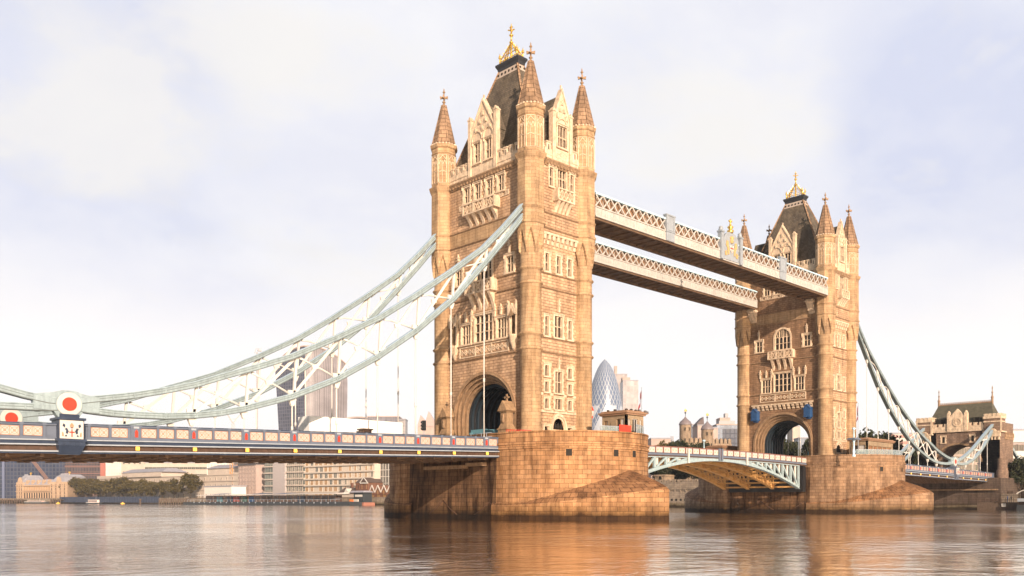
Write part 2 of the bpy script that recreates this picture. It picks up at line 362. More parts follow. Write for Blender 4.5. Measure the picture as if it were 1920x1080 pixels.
# ------------------------------------------------------------------ piers
def ogive(t):   # cutwater plan from the pier side (t=0) to the tip (t=1): half width, distance beyond the shoulder
    return 11.65*(1-t**2.3), 8.5+19.5*t
def make_pier(cx, label, near):
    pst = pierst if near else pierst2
    R = 11.3; yc = 10.5
    root = thing('river_pier', (cx, 0, 0), label, 'bridge pier', 'river piers of the bridge')
    g = MB()
    outline = [(R*cos(a), yc+R*sin(a)) for a in [pi*k/40 for k in range(41)]] + [(-R*cos(a), -yc-R*sin(a)) for a in [pi*k/40 for k in range(41)]]
    def ring(off, z):
        out = []
        for x, y in outline:
            yy = yc if y > 0 else -yc
            dx, dy = x, y-yy; L = hypot(dx, dy); out.append((x+dx/L*off, y+dy/L*off, z))
        return out
    per = [0]
    for (x0, y0), (x1, y1) in zip(outline, outline[1:]+outline[:1]): per.append(per[-1]+hypot(x1-x0, y1-y0))
    prof = [(0.25, -2), (0.1, 3), (0, 8.95), (0.0, 8.95), (0.16, 9.0), (0.16, 9.22), (0.06, 9.26), (0.06, 9.5), (0.2, 9.55), (0.2, 9.78), (0.02, 9.85), (0.02, 10.95), (0.1, 11.0), (0.1, 11.2), (-0.5, 11.2), (-0.5, 10.4)]
    rings = [ring(o, z) for o, z in prof]; n = len(outline)
    for i in range(len(prof)-1):
        for k in range(n):
            k1 = (k+1) % n; z0, z1 = prof[i][1], prof[i+1][1]
            if abs(z1-z0) < .01: z1 += abs(prof[i][0]-prof[i+1][0])
            g.add([rings[i][k], rings[i][k1], rings[i+1][k1], rings[i+1][k]], [(0,1,2,3)], 0, True, [[(per[k], z0), (per[k+1], z0), (per[k+1], z1), (per[k], z1)]])
    link('wall', g.mesh('pier_wall', [pst]), root)
    g = MB(); g.prism([(p[0], p[1]) for p in ring(-0.45, 0)], 9.2, 10.42, 'z')
    link('platform', g.mesh('pier_platform', [plain('paving', (0.30, 0.24, 0.17), 0.9)]), root)
    # cutwaters: pointed plan, roof climbing back to an apex on the pier wall
    def cut(sgn):
        g = MB(); T = [k/14 for k in range(15)]
        for side in (-1, 1):
            for a, b in zip(T[:-1], T[1:]):
                cols = []
                for t in (a, b):
                    w, d = ogive(t); zs = 1.9+2.2*t**2.5
                    base = Vector((side*w, sgn*d, 0))
                    ph = t*pi/2
                    inn = Vector((side*(R-.02)*cos(ph), sgn*(yc+(R-.02)*sin(ph)), 0)) if t > 0 else Vector((side*R, sgn*8.5, 0))
                    zi = 2.3+4.1*t**1.35
                    col = [base+Vector((0, 0, -2)), base+Vector((0, 0, zs*.93))]
                    for q in (0.06, 0.14, 0.3, 0.5, 0.75, 1.0):
                        p = base.lerp(inn, q); p.z = zs*.93+(zi-zs*.93)*(q**0.72); col.append(p)
                    cols.append(col)
                s0 = 24*a; s1 = 24*b
                for i in range(len(cols[0])-1):
                    p = [cols[0][i], cols[1][i], cols[1][i+1], cols[0][i+1]]
                    h0, h1 = (-2+3.5*i, -2+3.5*(i+1)) if i == 0 else (p[0].z, p[3].z)
                    if i == 0: uv = [(s0, -2), (s1, -2), (s1, p[2].z), (s0, p[3].z)]
                    else:
                        l0 = sum((cols[0][j+1]-cols[0][j]).length for j in range(1, i)); l1 = sum((cols[1][j+1]-cols[1][j]).length for j in range(1, i))
                        uv = [(s0, cols[0][1].z+l0), (s1, cols[1][1].z+l1), (s1, cols[1][1].z+l1+(p[2]-p[1]).length), (s0, cols[0][1].z+l0+(p[3]-p[0]).length)]
                    g.add(p, [(0,1,2,3)], 1 if i > 1 else 0, i > 1, [uv])
        return g
    for sg in (-1, 1): link('cutwater', cut(sg).mesh('cutwater', [pst, capst]), root)
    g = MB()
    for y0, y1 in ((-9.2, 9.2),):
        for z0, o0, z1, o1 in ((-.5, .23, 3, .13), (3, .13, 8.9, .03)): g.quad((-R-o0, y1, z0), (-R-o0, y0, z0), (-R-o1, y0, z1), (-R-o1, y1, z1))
    link('shaded_stained_flank', g.mesh('shaded_stained_flank', [flankst]), root)  # thin overlay: shade under the deck painted in, along with real stain streaks
    # drain openings under the moulding, on the rounded end
    def drain():
        d = MB(); d.box(-.38, .38, -.04, .5, -.42, .42, 1); d.box(-.5, -.38, -.06, .3, -.5, .5); d.box(.38, .5, -.06, .3, -.5, .5); d.box(-.5, .5, -.06, .3, .42, .55)
        return d.mesh('drain', [pierst, dark])
    dm = cached('drain', drain)
    for a in (-134, -102, -85) if near else (-118, -86, -70):
        aa = radians(a); link('drain_opening', dm, root, (R*cos(aa)*1.0, -yc+R*sin(aa), 8.45), aa+pi/2)
    if near:   # pipes and beam on the wall under the deck
        g = MB(); g.box(-R-.9, -R-.02, -7.3, -4.0, 7.0, 7.45); g.box(-R-.9, -R-.02, -3.6, 5, 6.75, 7.2); link('fender_beam', g.mesh('fender_beam', [dress2]), root)
    g = MB()
    for x0, y0, z0, x1, y1, z1 in [(-R-.2, 4.5, .6, -R-.2, 1.5, 2.5), (-R-.2, 1.5, 2.5, -R-.2, -1.5, .6), (-R-.2, -5, .6, -R-.2, -8, 2.3), (-R-.2, -8, 2.3, -R-.2, -11, .6)]:
        g.tube([(x0, y0, z0), (x0, (y0+y1)/2, (z0+z1)/2-.15), (x1, y1, z1)], .06, 5)
    link('mooring_chain', g.mesh('mooring_chain', [plain('rusty_chain', (.08, .04, .025), .8)]), root)
    return root
pier_near = make_pier(0, 'rounded granite pier of the nearer tower, whole front lit orange', True)
pier_far = make_pier(82.3, 'rounded granite pier carrying the farther tower beyond the open span', False)

# ------------------------------------------------------------------ tower pieces
def light_head(g, x0, x1, z0, zt, y0, y1, m=0):   # spandrels leaving a pointed head between x0..x1
    xc = (x0+x1)/2; w = x1-x0; n = 5
    L = [(x0+w/2*(k/n), z0+(zt-z0)*sqrt(max(0, 1-(1-k/n)**1.7))) for k in range(n+1)]
    g.prism([(x0, z0)]+L[1:]+[(x0, zt)], y0, y1, 'y', m)
    Rr = [(2*xc-x, z) for x, z in L]
    g.prism(([(x1, z0)]+Rr[1:]+[(x1, zt)])[::-1], y0, y1, 'y', m)
def window_meshes(w, h, lights, trans=(), sur=0.28, arched=0.0, proud=0.14, mat=None, sill=True, quoin=True, d=0.42):
    g = MB(); x0, x1 = -w/2, w/2; zt = h
    hz = h-arched
    # surround
    g.box(x0-sur, x0, -proud, .02, -.05, hz); g.box(x1, x1+sur, -proud, .02, -.05, hz)
    if quoin:
        z = 0.0; k = 0
        while z < hz-.3:
            if k % 2 == 0:
                g.box(x0-sur-.16, x0-sur, -proud*.8, .02, z, z+.34); g.box(x1+sur, x1+sur+.16, -proud*.8, .02, z, z+.34)
            z += .42; k += 1
    if arched:
        n = 12; out = []; inn = []
        for k in range(n+1):
            a = pi*k/n; inn.append((-w/2*cos(a), hz+arched*sin(a))); out.append((-(w/2+sur)*cos(a), hz+(arched+sur)*sin(a)))
        for k in range(n): g.prism([inn[k], inn[k+1], out[k+1], out[k]], -proud, .02)
        # fill between arch and square hole
        for k in range(n):
            if k < n/2: g.prism([inn[k], inn[k+1], (inn[k+1][0], h), (inn[k][0], h)] if inn[k][1] < h-.001 else [inn[k], inn[k+1], (inn[k+1][0], h)], 0.0, .3)
            else: g.prism([inn[k], inn[k+1], (inn[k+1][0], h), (inn[k][0], h)] if inn[k+1][1] < h-.001 else [inn[k], inn[k+1], (inn[k][0], h)], 0.0, .3)
    else:
        g.box(x0-sur, x1+sur, -proud, .02, h, h+sur)
        g.box(x0-sur-.1, x1+sur+.1, -proud-.1, .02, h+sur, h+sur+.12)
        g.box(x0-sur-.1, x0-sur, -proud-.1, .02, h-.25, h+sur); g.box(x1+sur, x1+sur+.1, -proud-.1, .02, h-.25, h+sur)
    if sill: g.box(x0-sur-.08, x1+sur+.08, -proud-.12, .02, -.25, -.05)
    # reveals
    g.box(x0-.06, x0, .02, d, -.05, h); g.box(x1, x1+.06, .02, d, -.05, h); g.box(x0, x1, .02, d, h, h+.06); g.box(x0, x1, .02, d, -.06, 0)
    lw = w/lights
    for k in range(1, lights): g.box(x0+k*lw-.06, x0+k*lw+.06, .06, .3, 0, h-.02)
    for tz in trans: g.box(x0, x1, .08, .28, tz-.05, tz+.05)
    if not arched:
        for k in range(lights):
            a, b = x0+k*lw+(.06 if k else 0), x0+(k+1)*lw-(.06 if k < lights-1 else 0)
            light_head(g, a, b, h-lw*.55, h-.02, .1, .26)
            for tz in trans: light_head(g, a, b, tz-.05-lw*.35, tz-.05, .14, .24)
    else:
        for k in range(lights):
            a, b = x0+k*lw+(.06 if k else 0), x0+(k+1)*lw-(.06 if k < lights-1 else 0)
            light_head(g, a, b, hz-lw*.3, hz+.05, .1, .26)
        g.box(x0, x1, .08, .28, hz+.05, hz+.15)
        for k in range(lights*2): 
            xx = x0+(k+.5)*lw/1.0/2
            if k % 2 == 0: g.box(xx-.03+lw/4, xx+.03+lw/4, .1, .25, hz+.15, hz+arched*sqrt(max(0, 1-(2*xx/w)**2)))
    fr = g.mesh('window_frame', [mat or dress])
    q = MB(); q.quad((x0-.03, d-.06, 0), (x1+.03, d-.06, 0), (x1+.03, d-.06, h), (x0-.03, d-.06, h))
    for k in range(lights):   # leading of the panes stands a little proud
        for j in range(1, int(h/.55)): q.box(x0+k*lw, x0+(k+1)*lw, d-.09, d-.07, j*.55-.012, j*.55+.012, 1)
    return fr, q.mesh('pane', [glass, blackp])
def put(parent, face, off, u, z, mesh, name, base, y=0, **k):
    """place a face-local mesh: u to the right, z absolute height, y into the wall; off = distance of the wall plane from the tower axis"""
    rz = FACE[face]; lx, ly = u, -off+y
    X = lx*cos(rz)-ly*sin(rz); Y = lx*sin(rz)+ly*cos(rz)
    return link(name, mesh, parent, (X, Y, z-base), rz, **k)
def win(parent, face, off, u, z, base, w, h, lights, trans=(), **kw):
    fr, gl = cached(('win', w, h, lights, trans, tuple(sorted((a, str(b)) for a, b in kw.items()))), lambda: window_meshes(w, h, lights, trans, **kw))
    o = put(parent, face, off, u, z, fr, 'window', base); link('pane', gl, o)
    return (u-w/2, u+w/2, z, z+h)
def wall_mesh(name, u0, u1, z0, z1, holes, mat, arch=None, thick=0.0, bands=()):
    us = sorted({u0, u1, *[h[0] for h in holes], *[h[1] for h in holes]}); zs = sorted({z0, z1, *[h[2] for h in holes], *[h[3] for h in holes]})
    hs = list(holes)
    if arch:
        r, zsp, rise = arch; hs.append((-r, r, z0, zsp+rise)); us = sorted({*us, -r, r}); zs = sorted({*zs, zsp+rise})
    us = [u for u in us if u0 <= u <= u1]; zs = [z for z in zs if z0 <= z <= z1]
    g = MB()
    for a, b in zip(us[:-1], us[1:]):
        for c, d in zip(zs[:-1], zs[1:]):
            mu, mz = (a+b)/2, (c+d)/2
            if any(h[0] < mu < h[1] and h[2] < mz < h[3] for h in hs): continue
            g.quad((a, 0, c), (b, 0, c), (b, 0, d), (a, 0, d))
    if arch:
        n = 32; zt = zsp+rise
        A = [(-r*cos(pi*k/n), zsp+rise*sin(pi*k/n)) for k in range(n+1)]
        for p, q in zip(A[:-1], A[1:]):
            if p[1] > zt-1e-4: g.quad((p[0],0,p[1]), (q[0],0,q[1]), (q[0],0,zt))
            elif q[1] > zt-1e-4: g.quad((p[0],0,p[1]), (q[0],0,q[1]), (p[0],0,zt))
            else: g.quad((p[0],0,p[1]), (q[0],0,q[1]), (q[0],0,zt), (p[0],0,zt))
    return g.mesh(name, [mat])
def string_mesh(u0, u1, h=0.3, d=0.22):
    g = MB(); poly = [(0.02, -h*.5), (-d*.5, -h*.5), (-d, -h*.1), (-d, h*.2), (0.02, h*.5)]
    g.prism(poly, u0, u1, 'x'); return g.mesh('string_course', [dress2])
def corbel_table(u0, u1, z0, z1, n, d):
    g = MB(); sp = (u1-u0)/n
    for k in range(n):
        x = u0+(k+.5)*sp; w = sp*.27
        g.prism([(0.02, z0), (-d*.35, z0+.1), (-d*.4, (z0+z1)/2), (-d*.8, (z0+z1)/2+.05), (-d, z1), (0.02, z1)], x-w, x+w, 'x')
    g.box(u0, u1, -d-.05, .02, z1, z1+.28)
    return g.mesh('corbel_table', [dress])
def balcony_mesh(w, z0, z1, d, ncor, zc, splay=0.0):
    """pierced parapet z0..z1, projecting d, on curved corbels reaching down to zc"""
    g = MB(); x0, x1 = -w/2, w/2
    g.box(x0-.1, x1+.1, -d-.08, .02, z0-.22, z0, 0); g.box(x0-.05, x1+.05, -d-.06, .02, z1, z1+.16, 0)
    for x in [x0, x1]+([x0+w*k/3 for k in (1, 2)] if w > 4 else []): g.box(x-.15, x+.15, -d-.04, -d+.2, z0, z1, 0)
    for x in (x0, x1): g.box(x-.12, x+.12, -d, 0.02, z0, z1, 0)
    g.box(x0, x1, -d+.1, -d+.16, z0, z1, 1)
    nb = max(4, int(w/.75)); sp = w/nb; zz = z1-z0
    for k in range(nb):
        a = x0+k*sp; g.bar((a+.06, -d+.05, z0+.05), (a+sp-.06, -d+.05, z1-.05), .1, .09, (0, 1, 0)); g.bar((a+.06, -d+.05, z1-.05), (a+sp-.06, -d+.05, z0+.05), .1, .09, (0, 1, 0))
        g.bar((a, -d+.05, z0), (a, -d+.05, z1), .08, .08, (0, 1, 0))
    zc0 = z0-.22
    for k in range(ncor):
        x = x0+(k+.5)*w/ncor; hw = min(.26, w/ncor*.3)
        pts = [(0.02, zc)]+[(-d*(q**1.6), zc+(zc0-zc)*q) for q in (.15, .35, .55, .75, .9)]+[(-d*.96, zc0), (0.02, zc0)]
        g.prism(pts, x-hw, x+hw, 'x')
    return g.mesh('balcony', [dress, dress2])
def finial_mesh():
    g = MB()
    g.lathe([(.36, 0), (.36, .14), (.17, .22), (.13, .5), (.25, .58), (.25, .7), (.11, .78), (.09, 2.0)], 10)
    for a in range(4):
        c, s = cos(a*pi/2+pi/4), sin(a*pi/2+pi/4)
        g.hexa([(c*.05-s*.07, s*.05+c*.07, 1.2), (c*.05+s*.07, s*.05-c*.07, 1.2), (c*.55+s*.11, s*.55-c*.11, 1.12), (c*.55-s*.11, s*.55+c*.11, 1.12)],
               [(c*.05-s*.07, s*.05+c*.07, 1.42), (c*.05+s*.07, s*.05-c*.07, 1.42), (c*.6+s*.13, s*.6-c*.13, 1.52), (c*.6-s*.13, s*.6+c*.13, 1.52)])
    g.lathe([(.09, 2.0), (.2, 2.08), (.2, 2.18), (.1, 2.26), (.08, 2.5), (.02, 2.72)], 8)
    return g.mesh('finial', [dress2])
def turret_meshes():
    R0, R1 = 1.42, 1.92; ph = pi/8
    out = {}
    g = MB(); zb = 9.6
    prof = [(1.66, zb), (1.66, 11.6), (R0+.04, 11.9), (R0, 12.2)]
    for z in (22.65, 24.65, 31.35, 33.35): prof += [(R0, z-.22), (R0+.12, z-.14), (R0+.24, z), (R0+.24, z+.1), (R0, z+.28)]
    prof += [(R0, 35.2)]
    g.lathe(prof, 40, uscale=R0, cap=False)
    n = 96; zs = [35.2+.14*k for k in range(27)]; rings = []
    for z in zs:
        r = []
        for k in range(n):
            a = 2*pi*k/n; d = ((a-ph+pi/8) % (pi/4))-pi/8   # angle from the nearest corner
            corner = abs(d)/(pi/8)
            zt = 35.3+3.0*(corner**.75) if corner < .93 else 38.3
            octr = R1*cos(pi/8)/cos(pi/8-abs(d))
            q = min(1, max(0, (z-zt)/.14)); grow = min(1, max(0, (z-35.2)/3.2))
            lo = R0+.06*grow; hi = min(octr, R0+.1+(octr-R0)*(0.25+.75*grow))
            r.append((lo+(max(lo, hi)-lo)*q, a))
        rings.append(r)
    for i in range(len(zs)-1):
        for k in range(n):
            k1 = (k+1) % n
            P = [(rings[i][k], zs[i]), (rings[i][k1], zs[i]), (rings[i+1][k1], zs[i+1]), (rings[i+1][k], zs[i+1])]
            g.add([(r*cos(a), r*sin(a), z) for (r, a), z in P], [(0,1,2,3)], 0, False, [[(k*2*pi*R1/n, zs[i]), ((k+1)*2*pi*R1/n, zs[i]), ((k+1)*2*pi*R1/n, zs[i+1]), (k*2*pi*R1/n, zs[i+1])]])
    prof = [(R1, zs[-1]), (R1, 39.1), (R1+.14, 39.2), (R1+.2, 39.35), (R1, 39.55), (R1, 41.1), (R1+.1, 41.2), (R1+.16, 41.35), (R1, 41.5),
            (R1-.03, 47.6), (R1+.1, 47.8), (R1+.3, 48.15), (R1+.36, 48.45), (R1+.1, 48.6), (R1-.06, 48.75), (R1-.08, 53.4), (R1+.02, 53.5), (R1-.08, 53.65), (R1-.08, 54.2), (R1+.12, 54.4), (R1+.2, 54.75), (R1-.1, 54.8)]
    g.lathe(prof, 8, ph=ph, uscale=R1, smooth=False)
    out['shaft'] = g.mesh('turret', [ashlar])
    # blind panels on the upper stage and the dark slot the chain enters
    g = MB(); ap = (R1-.08)*cos(pi/8)
    for k in range(8):
        a = k*pi/4; c, s = cos(a), sin(a)
        def L(u, y, z): return (c*(ap+y)-s*u, s*(ap+y)+c*u, z)
        def rib(u0, z0, u1, z1, w=.07): g.bar(L(u0, .03, z0), L(u1, .03, z1), w, .1, (c, s, 0))
        for u in (-.58, .58): rib(u, 49.1, u, 53.2, .1)
        rib(-.58, 49.1, .58, 49.1); rib(-.58, 53.2, .58, 53.2); rib(0, 49.1, 0, 52.3)
        for sg in (-1, 1): rib(sg*.58, 51.6, sg*.3, 52.4); rib(sg*.3, 52.4, 0, 51.7); rib(sg*.58, 52.4, 0, 53.1); rib(sg*.58, 50.6, 0, 50.9)
        for j in range(3):
            u = -.5+.5*j; x, y, z = L(u, .1, 54.75); g.box(x-.12, x+.12, y-.12, y+.12, 54.72, 55.0)
    out['panels'] = g.mesh('tracery', [dress])
    g = MB()
    g.lathe([(R1-.02, 54.8), (R1-.1, 55.0), (.36, 61.1)], 8, ph=ph, smooth=False, uscale=1.5)
    for k in range(8):
        a = ph+k*pi/4; g.bar(((R1-.08)*cos(a), (R1-.08)*sin(a), 55.0), (.36*cos(a), .36*sin(a), 61.1), .12, .12)
    out['spire'] = g.mesh('spire', [spirest]); out['finial'] = finial_mesh()
    return out
def crown_mesh():
    g = MB(); hx, hy = .6, 1.8
    for x0, y0, x1, y1 in [(-hx,-hy,hx,-hy), (hx,-hy,hx,hy), (hx,hy,-hx,hy), (-hx,hy,-hx,-hy)]:
        g.bar((x0,y0,.12), (x1,y1,.12), .14, .2); g.bar((x0,y0,.75), (x1,y1,.75), .08, .1)
        L = hypot(x1-x0, y1-y0); n = int(L/.42)
        for k in range(n):
            a, b = k/n, (k+1)/n
            p = (x0+(x1-x0)*a, y0+(y1-y0)*a); q = (x0+(x1-x0)*b, y0+(y1-y0)*b)
            g.bar((*p, .15), (*q, .75), .05); g.bar((*p, .75), (*q, .15), .05); g.lathe([(.03, .75), (.1, .9), (.02, 1.15)], 5, p[0], p[1])
    for sx in (-1, 1):
        for sy in (-1, 1):
            x, y = sx*hx, sy*hy
            g.lathe([(.17, 0), (.17, .3), (.1, .35), (.1, 1.5), (.22, 1.6), (.22, 1.75), (.08, 1.85), (.17, 2.05), (.06, 2.25), (.02, 2.6)], 8, x, y)
            g.bar((x, y, .8), (0, sy*.2, 4.1), .13, .13); 
            for q in (.3, .5, .7): g.bar((x*(1-q), y*(1-q)+sy*.2*q, .8+3.3*q), (x*(1-q)*.0, y*(1-q)*.6, .8+3.3*q-.25), .05); g.lathe([(.02, -.02), (.13, .1), (.02, .3)], 5, x*(1-q), y*(1-q)+sy*.2*q, 0) if 0 else None
            for q in (.25, .42, .6, .78): g.bar((x*(1-q), y*(1-q)+sy*.2*q, .8+3.3*q), (x*(1-q)*1.35, y*(1-q)*1.12+sy*.2*q, .8+3.3*q+.38), .09, .09)
    for q in (.3, .55):
        yy = hy*(1-q)+.2*q; xx = hx*(1-q); z = .8+3.3*q
        for p, r in [((-xx,-yy), (xx,-yy)), ((xx,-yy), (xx,yy)), ((xx,yy), (-xx,yy)), ((-xx,yy), (-xx,-yy))]: g.bar((*p, z), (*r, z), .07)
    for sy in (-1, 1):
        g.bar((0, sy*hy, .8), (0, sy*.2, 4.1), .08); g.bar((0, sy*1.3, .8), (0, sy*.9, 2.6), .06); g.bar((0, sy*2.0, .8), (0, sy*.9, 2.6), .06)
    g.lathe([(.16, 0), (.16, 4.1), (.3, 4.2), (.3, 4.35), (.13, 4.5), (.12, 5.5), (.3, 5.65), (.32, 5.8), (.12, 6.0), (.1, 7.7), (.03, 8.2)], 8)
    for a in range(4):
        c, s = cos(a*pi/2+.5), sin(a*pi/2+.5)
        g.bar((c*.05, s*.05, 6.75), (c*.5, s*.5, 6.95), .13, .2); g.bar((c*.05, s*.05, 7.4), (c*.26, s*.26, 7.5), .1, .12)
    g.v = [(x, y, z*.7) for x, y, z in g.v]
    return g.mesh('crown', [gold])
def roof_mesh():
    g = MB(); b = (4.75, 8.7, 49.3); t = (.6, 1.95, 65.0)
    m_ = 2
    P = []
    for k in range(m_+1):
        q = k/m_; P.append((b[0]+(t[0]-b[0])*q, b[1]+(t[1]-b[1])*q, b[2]+(t[2]-b[2])*q))
    for (x0,y0,z0), (x1,y1,z1) in zip(P[:-1], P[1:]):
        for s in (0, 1, 2, 3):
            c = [(-1,-1), (1,-1), (1,1), (-1,1)]; a, d = c[s], c[(s+1)%4]
            g.quad((a[0]*x0,a[1]*y0,z0), (d[0]*x0,d[1]*y0,z0), (d[0]*x1,d[1]*y1,z1), (a[0]*x1,a[1]*y1,z1))
    return g.mesh('roof', [slate])
def ridge_mesh():
    g = MB()
    for sx in (-1, 1):
        for sy in (-1, 1): g.bar((sx*4.75, sy*8.7, 49.3), (sx*.6, sy*1.95, 65.0), .3, .22)
    return g.mesh('hip_ridge', [spirest])
def collar_mesh():
    g = MB()
    def fr(x0, y0, z0, x1, y1, z1, m=0): g.hexa([(-x0,-y0,z0), (x0,-y0,z0), (x0,y0,z0), (-x0,y0,z0)], [(-x1,-y1,z1), (x1,-y1,z1), (x1,y1,z1), (-x1,y1,z1)], m)
    fr(.9, 2.42, 63.95, .66, 2.03, 64.98, 1)
    fr(.7, 2.08, 64.98, .75, 2.15, 65.35); fr(.75, 2.15, 65.35, .98, 2.38, 65.75); fr(.98, 2.38, 65.75, .98, 2.38, 66.0)
    for sy in (-1, 1):
        for x in (-.38, .38): g.box(x-.12, x+.12, sy*2.28-.06, sy*2.28+.06, 64.25, 64.55, 2)
    for sx in (-1, 1):
        for k in range(6): y = -1.85+.74*k; g.box(sx*.81-.06, sx*.81+.06, y-.13, y+.13, 64.25, 64.58, 2)
    return g.mesh('roof_collar', [lead, leadband, dark])
def parapet_mesh(u0, u1, z0, gap=None):
    g = MB()
    segs = [(u0, u1)] if not gap else [(u0, gap[0]), (gap[1], u1)]
    for a, b in segs:
        g.box(a, b, -.12, .35, z0, z0+1.35); g.box(a, b, -.2, .4, z0+.5, z0+.64)
        n = max(1, int(round((b-a)/1.15))); sp = (b-a)/n
        for k in range(n):
            x = a+k*sp; g.box(x+sp*.2, x+sp*.8, -.12, .35, z0+1.35, z0+2.15); g.box(x+sp*.14, x+sp*.86, -.2, .42, z0+2.15, z0+2.3); g.box(x+sp*.44, x+sp*.56, -.14, -.1, z0+1.2, z0+1.9, 1)
            g.box(x-sp*.2, x+sp*.2, -.18, .4, z0+1.35, z0+1.46)
    return g.mesh('parapet', [dress, dark])
def cornice_mesh(u0, u1):
    g = MB(); g.prism([(0.02, -.75), (-.12, -.7), (-.2, -.45), (-.42, -.1), (-.5, .0), (-.5, .18), (-.2, .32), (0.02, .34)], u0, u1, 'x')
    n = int((u1-u0)/.62)
    for k in range(n): x = u0+(k+.5)*(u1-u0)/n; g.box(x-.15, x+.15, -.4, 0, -.5, -.2)
    return g.mesh('cornice', [dress2])
def gable_mesh(w, z0, ze, za, holes, shoulder):
    """dormer front wall with pointed gable; holes for windows"""
    g = MB(); hw = w/2; th = .6
    us = sorted({-hw, hw, *[h[0] for h in holes], *[h[1] for h in holes]}); zs = sorted({z0, ze, *[h[2] for h in holes], *[h[3] for h in holes]})
    for a, b in zip(us[:-1], us[1:]):
        for c, d in zip(zs[:-1], zs[1:]):
            if any(h[0] < (a+b)/2 < h[1] and h[2] < (c+d)/2 < h[3] for h in holes): continue
            g.quad((a, 0, c), (b, 0, c), (b, 0, d), (a, 0, d))
    for sx in (-1, 1): g.quad((sx*hw, 0, z0), (sx*hw, th, z0), (sx*hw, th, ze), (sx*hw, 0, ze))
    g.prism([(-hw, ze), (hw, ze), (0, za)], 0, th)
    g.bar((-hw-.15, .25, ze-.15), (0, .25, za+.12), .75, .26, (0, 1, 0)) if 0 else None
    for sx in (-1, 1):
        g.prism([(sx*(hw+.14), ze-.3), (sx*(hw+.14), ze+.05), (0, za+.42), (0, za+.02)] if sx < 0 else [(sx*(hw+.14), ze-.3), (0, za+.02), (0, za+.42), (sx*(hw+.14), ze+.05)], -.16, th+.1)
        g.box(sx*(hw+.05)-.28, sx*(hw+.05)+.28, -.22, .55, z0, ze+shoulder)     # shoulder buttress with cap
        g.box(sx*(hw+.05)-.35, sx*(hw+.05)+.35, -.3, .62, ze+shoulder, ze+shoulder+.18)
        g.prism([(sx*(hw+.05)-.28, ze+shoulder+.18), (sx*(hw+.05)+.28, ze+shoulder+.18), (sx*(hw+.05), ze+shoulder+.6)], -.2, .5)
    # blind tracery
    n = 10
    for cx in ((-w*.22, w*.22) if w > 4 else (0,)):
        r = w*.2 if w > 4 else w*.3; zc = ze-.9
        pts = [(cx-r*cos(pi*k/n), zc+r*1.25*sin(pi*k/n)) for k in range(n+1)]
        for p, q in zip(pts[:-1], pts[1:]): g.bar((p[0], -.08, p[1]), (q[0], -.08, q[1]), .14, .16, (0, 1, 0))
    for k in range(3):
        zc = ze+.5+k*(za-ze)*.24; ww = (za-zc)/(za-ze)*hw*.62
        for q in ((-ww, 0, ww) if k == 0 else (-ww*.6, ww*.6) if k == 1 else (0,)):
            g.box(q-.24, q+.24, -.14, .0, zc-.25, zc+.3); g.box(q-.12, q+.12, -.2, -.1, zc-.12, zc+.42)
    g.bar((0, .2, za+.2), (0, .2, za+.9), .2, .2, (0, 1, 0))
    return g.mesh('gable', [dress])
def dormer_roof_mesh(w, ze, za, y0, y1):
    g = MB(); hw = w/2
    g.add([(-hw, y0, ze), (0, y0, za), (hw, y0, ze), (-hw, y1, ze), (0, y1, za), (hw, y1, ze)], [(0,1,4,3), (1,2,5,4)])
    g.quad((-hw+.1, y0, ze-3), (-hw+.1, y1, ze-3), (-hw+.1, y1, ze), (-hw+.1, y0, ze)); g.quad((hw-.1, y0, ze-3), (hw-.1, y1, ze-3), (hw-.1, y1, ze), (hw-.1, y0, ze))
    return g.mesh('dormer_roof', [slate])
def frieze_mesh(w, h, n):
    g = MB(); g.box(-w/2, w/2, -.12, .02, 0, .16); g.box(-w/2, w/2, -.12, .02, h-.16, h)
    sp = w/n
    for k in range(n+1): x = -w/2+k*sp; g.box(x-.1, x+.1, -.14, .02, 0, h)
    for k in range(n):
        a = -w/2+k*sp
        m = max(2, int(sp/.7))
        for j in range(m):
            c = a+(j+.5)*sp/m; r = min(sp/m*.42, h*.3)
            for q in range(4):
                a0, a1 = q*pi/2, (q+1)*pi/2
                g.bar((c+r*cos(a0), -.06, h/2+r*sin(a0)), (c+r*cos(a1), -.06, h/2+r*sin(a1)), .11, .12, (0, 1, 0))
            g.box(c-.09, c+.09, -.1, .02, h/2-.09, h/2+.09)
    return g.mesh('frieze', [dress])
def pinnacle_mesh(h):
    g = MB(); g.box(-.16, .16, -.25, .05, 0, h*.45); g.box(-.26, .26, -.34, .05, h*.45, h*.53)
    g.prism([(-.2, h*.53), (.2, h*.53), (0, h)], -.26, .0); g.box(-.24, .24, -.3, .02, h*.68, h*.75)
    return g.mesh('pinnacle', [dress])
def niche_mesh():
    g = MB(); g.box(-.75, -.5, -.35, .02, 0, 2.9); g.box(.5, .75, -.35, .02, 0, 2.9); g.box(-.5, .5, .0, .02, 0, 3.0, 1)
    g.prism([(-.85, 2.9), (.85, 2.9), (.0, 4.3)], -.6, .02); g.prism([(-.5, 2.6), (0, 3.6), (.5, 2.6)][::-1], -.64, -.6, 'y', 1)
    for sx in (-1, 1): g.box(sx*.72-.14, sx*.72+.14, -.55, -.2, 2.7, 4.1); g.prism([(sx*.72-.14, 4.1), (sx*.72+.14, 4.1), (sx*.72, 4.7)], -.5, -.25)
    g.lathe([(.06, -2.0), (.3, -1.75), (.38, -1.3), (.62, -.9), (.68, -.3), (.8, -.1), (.8, .05)], 12, 0, -.1)
    return g.mesh('statue_niche', [dress, dress2])
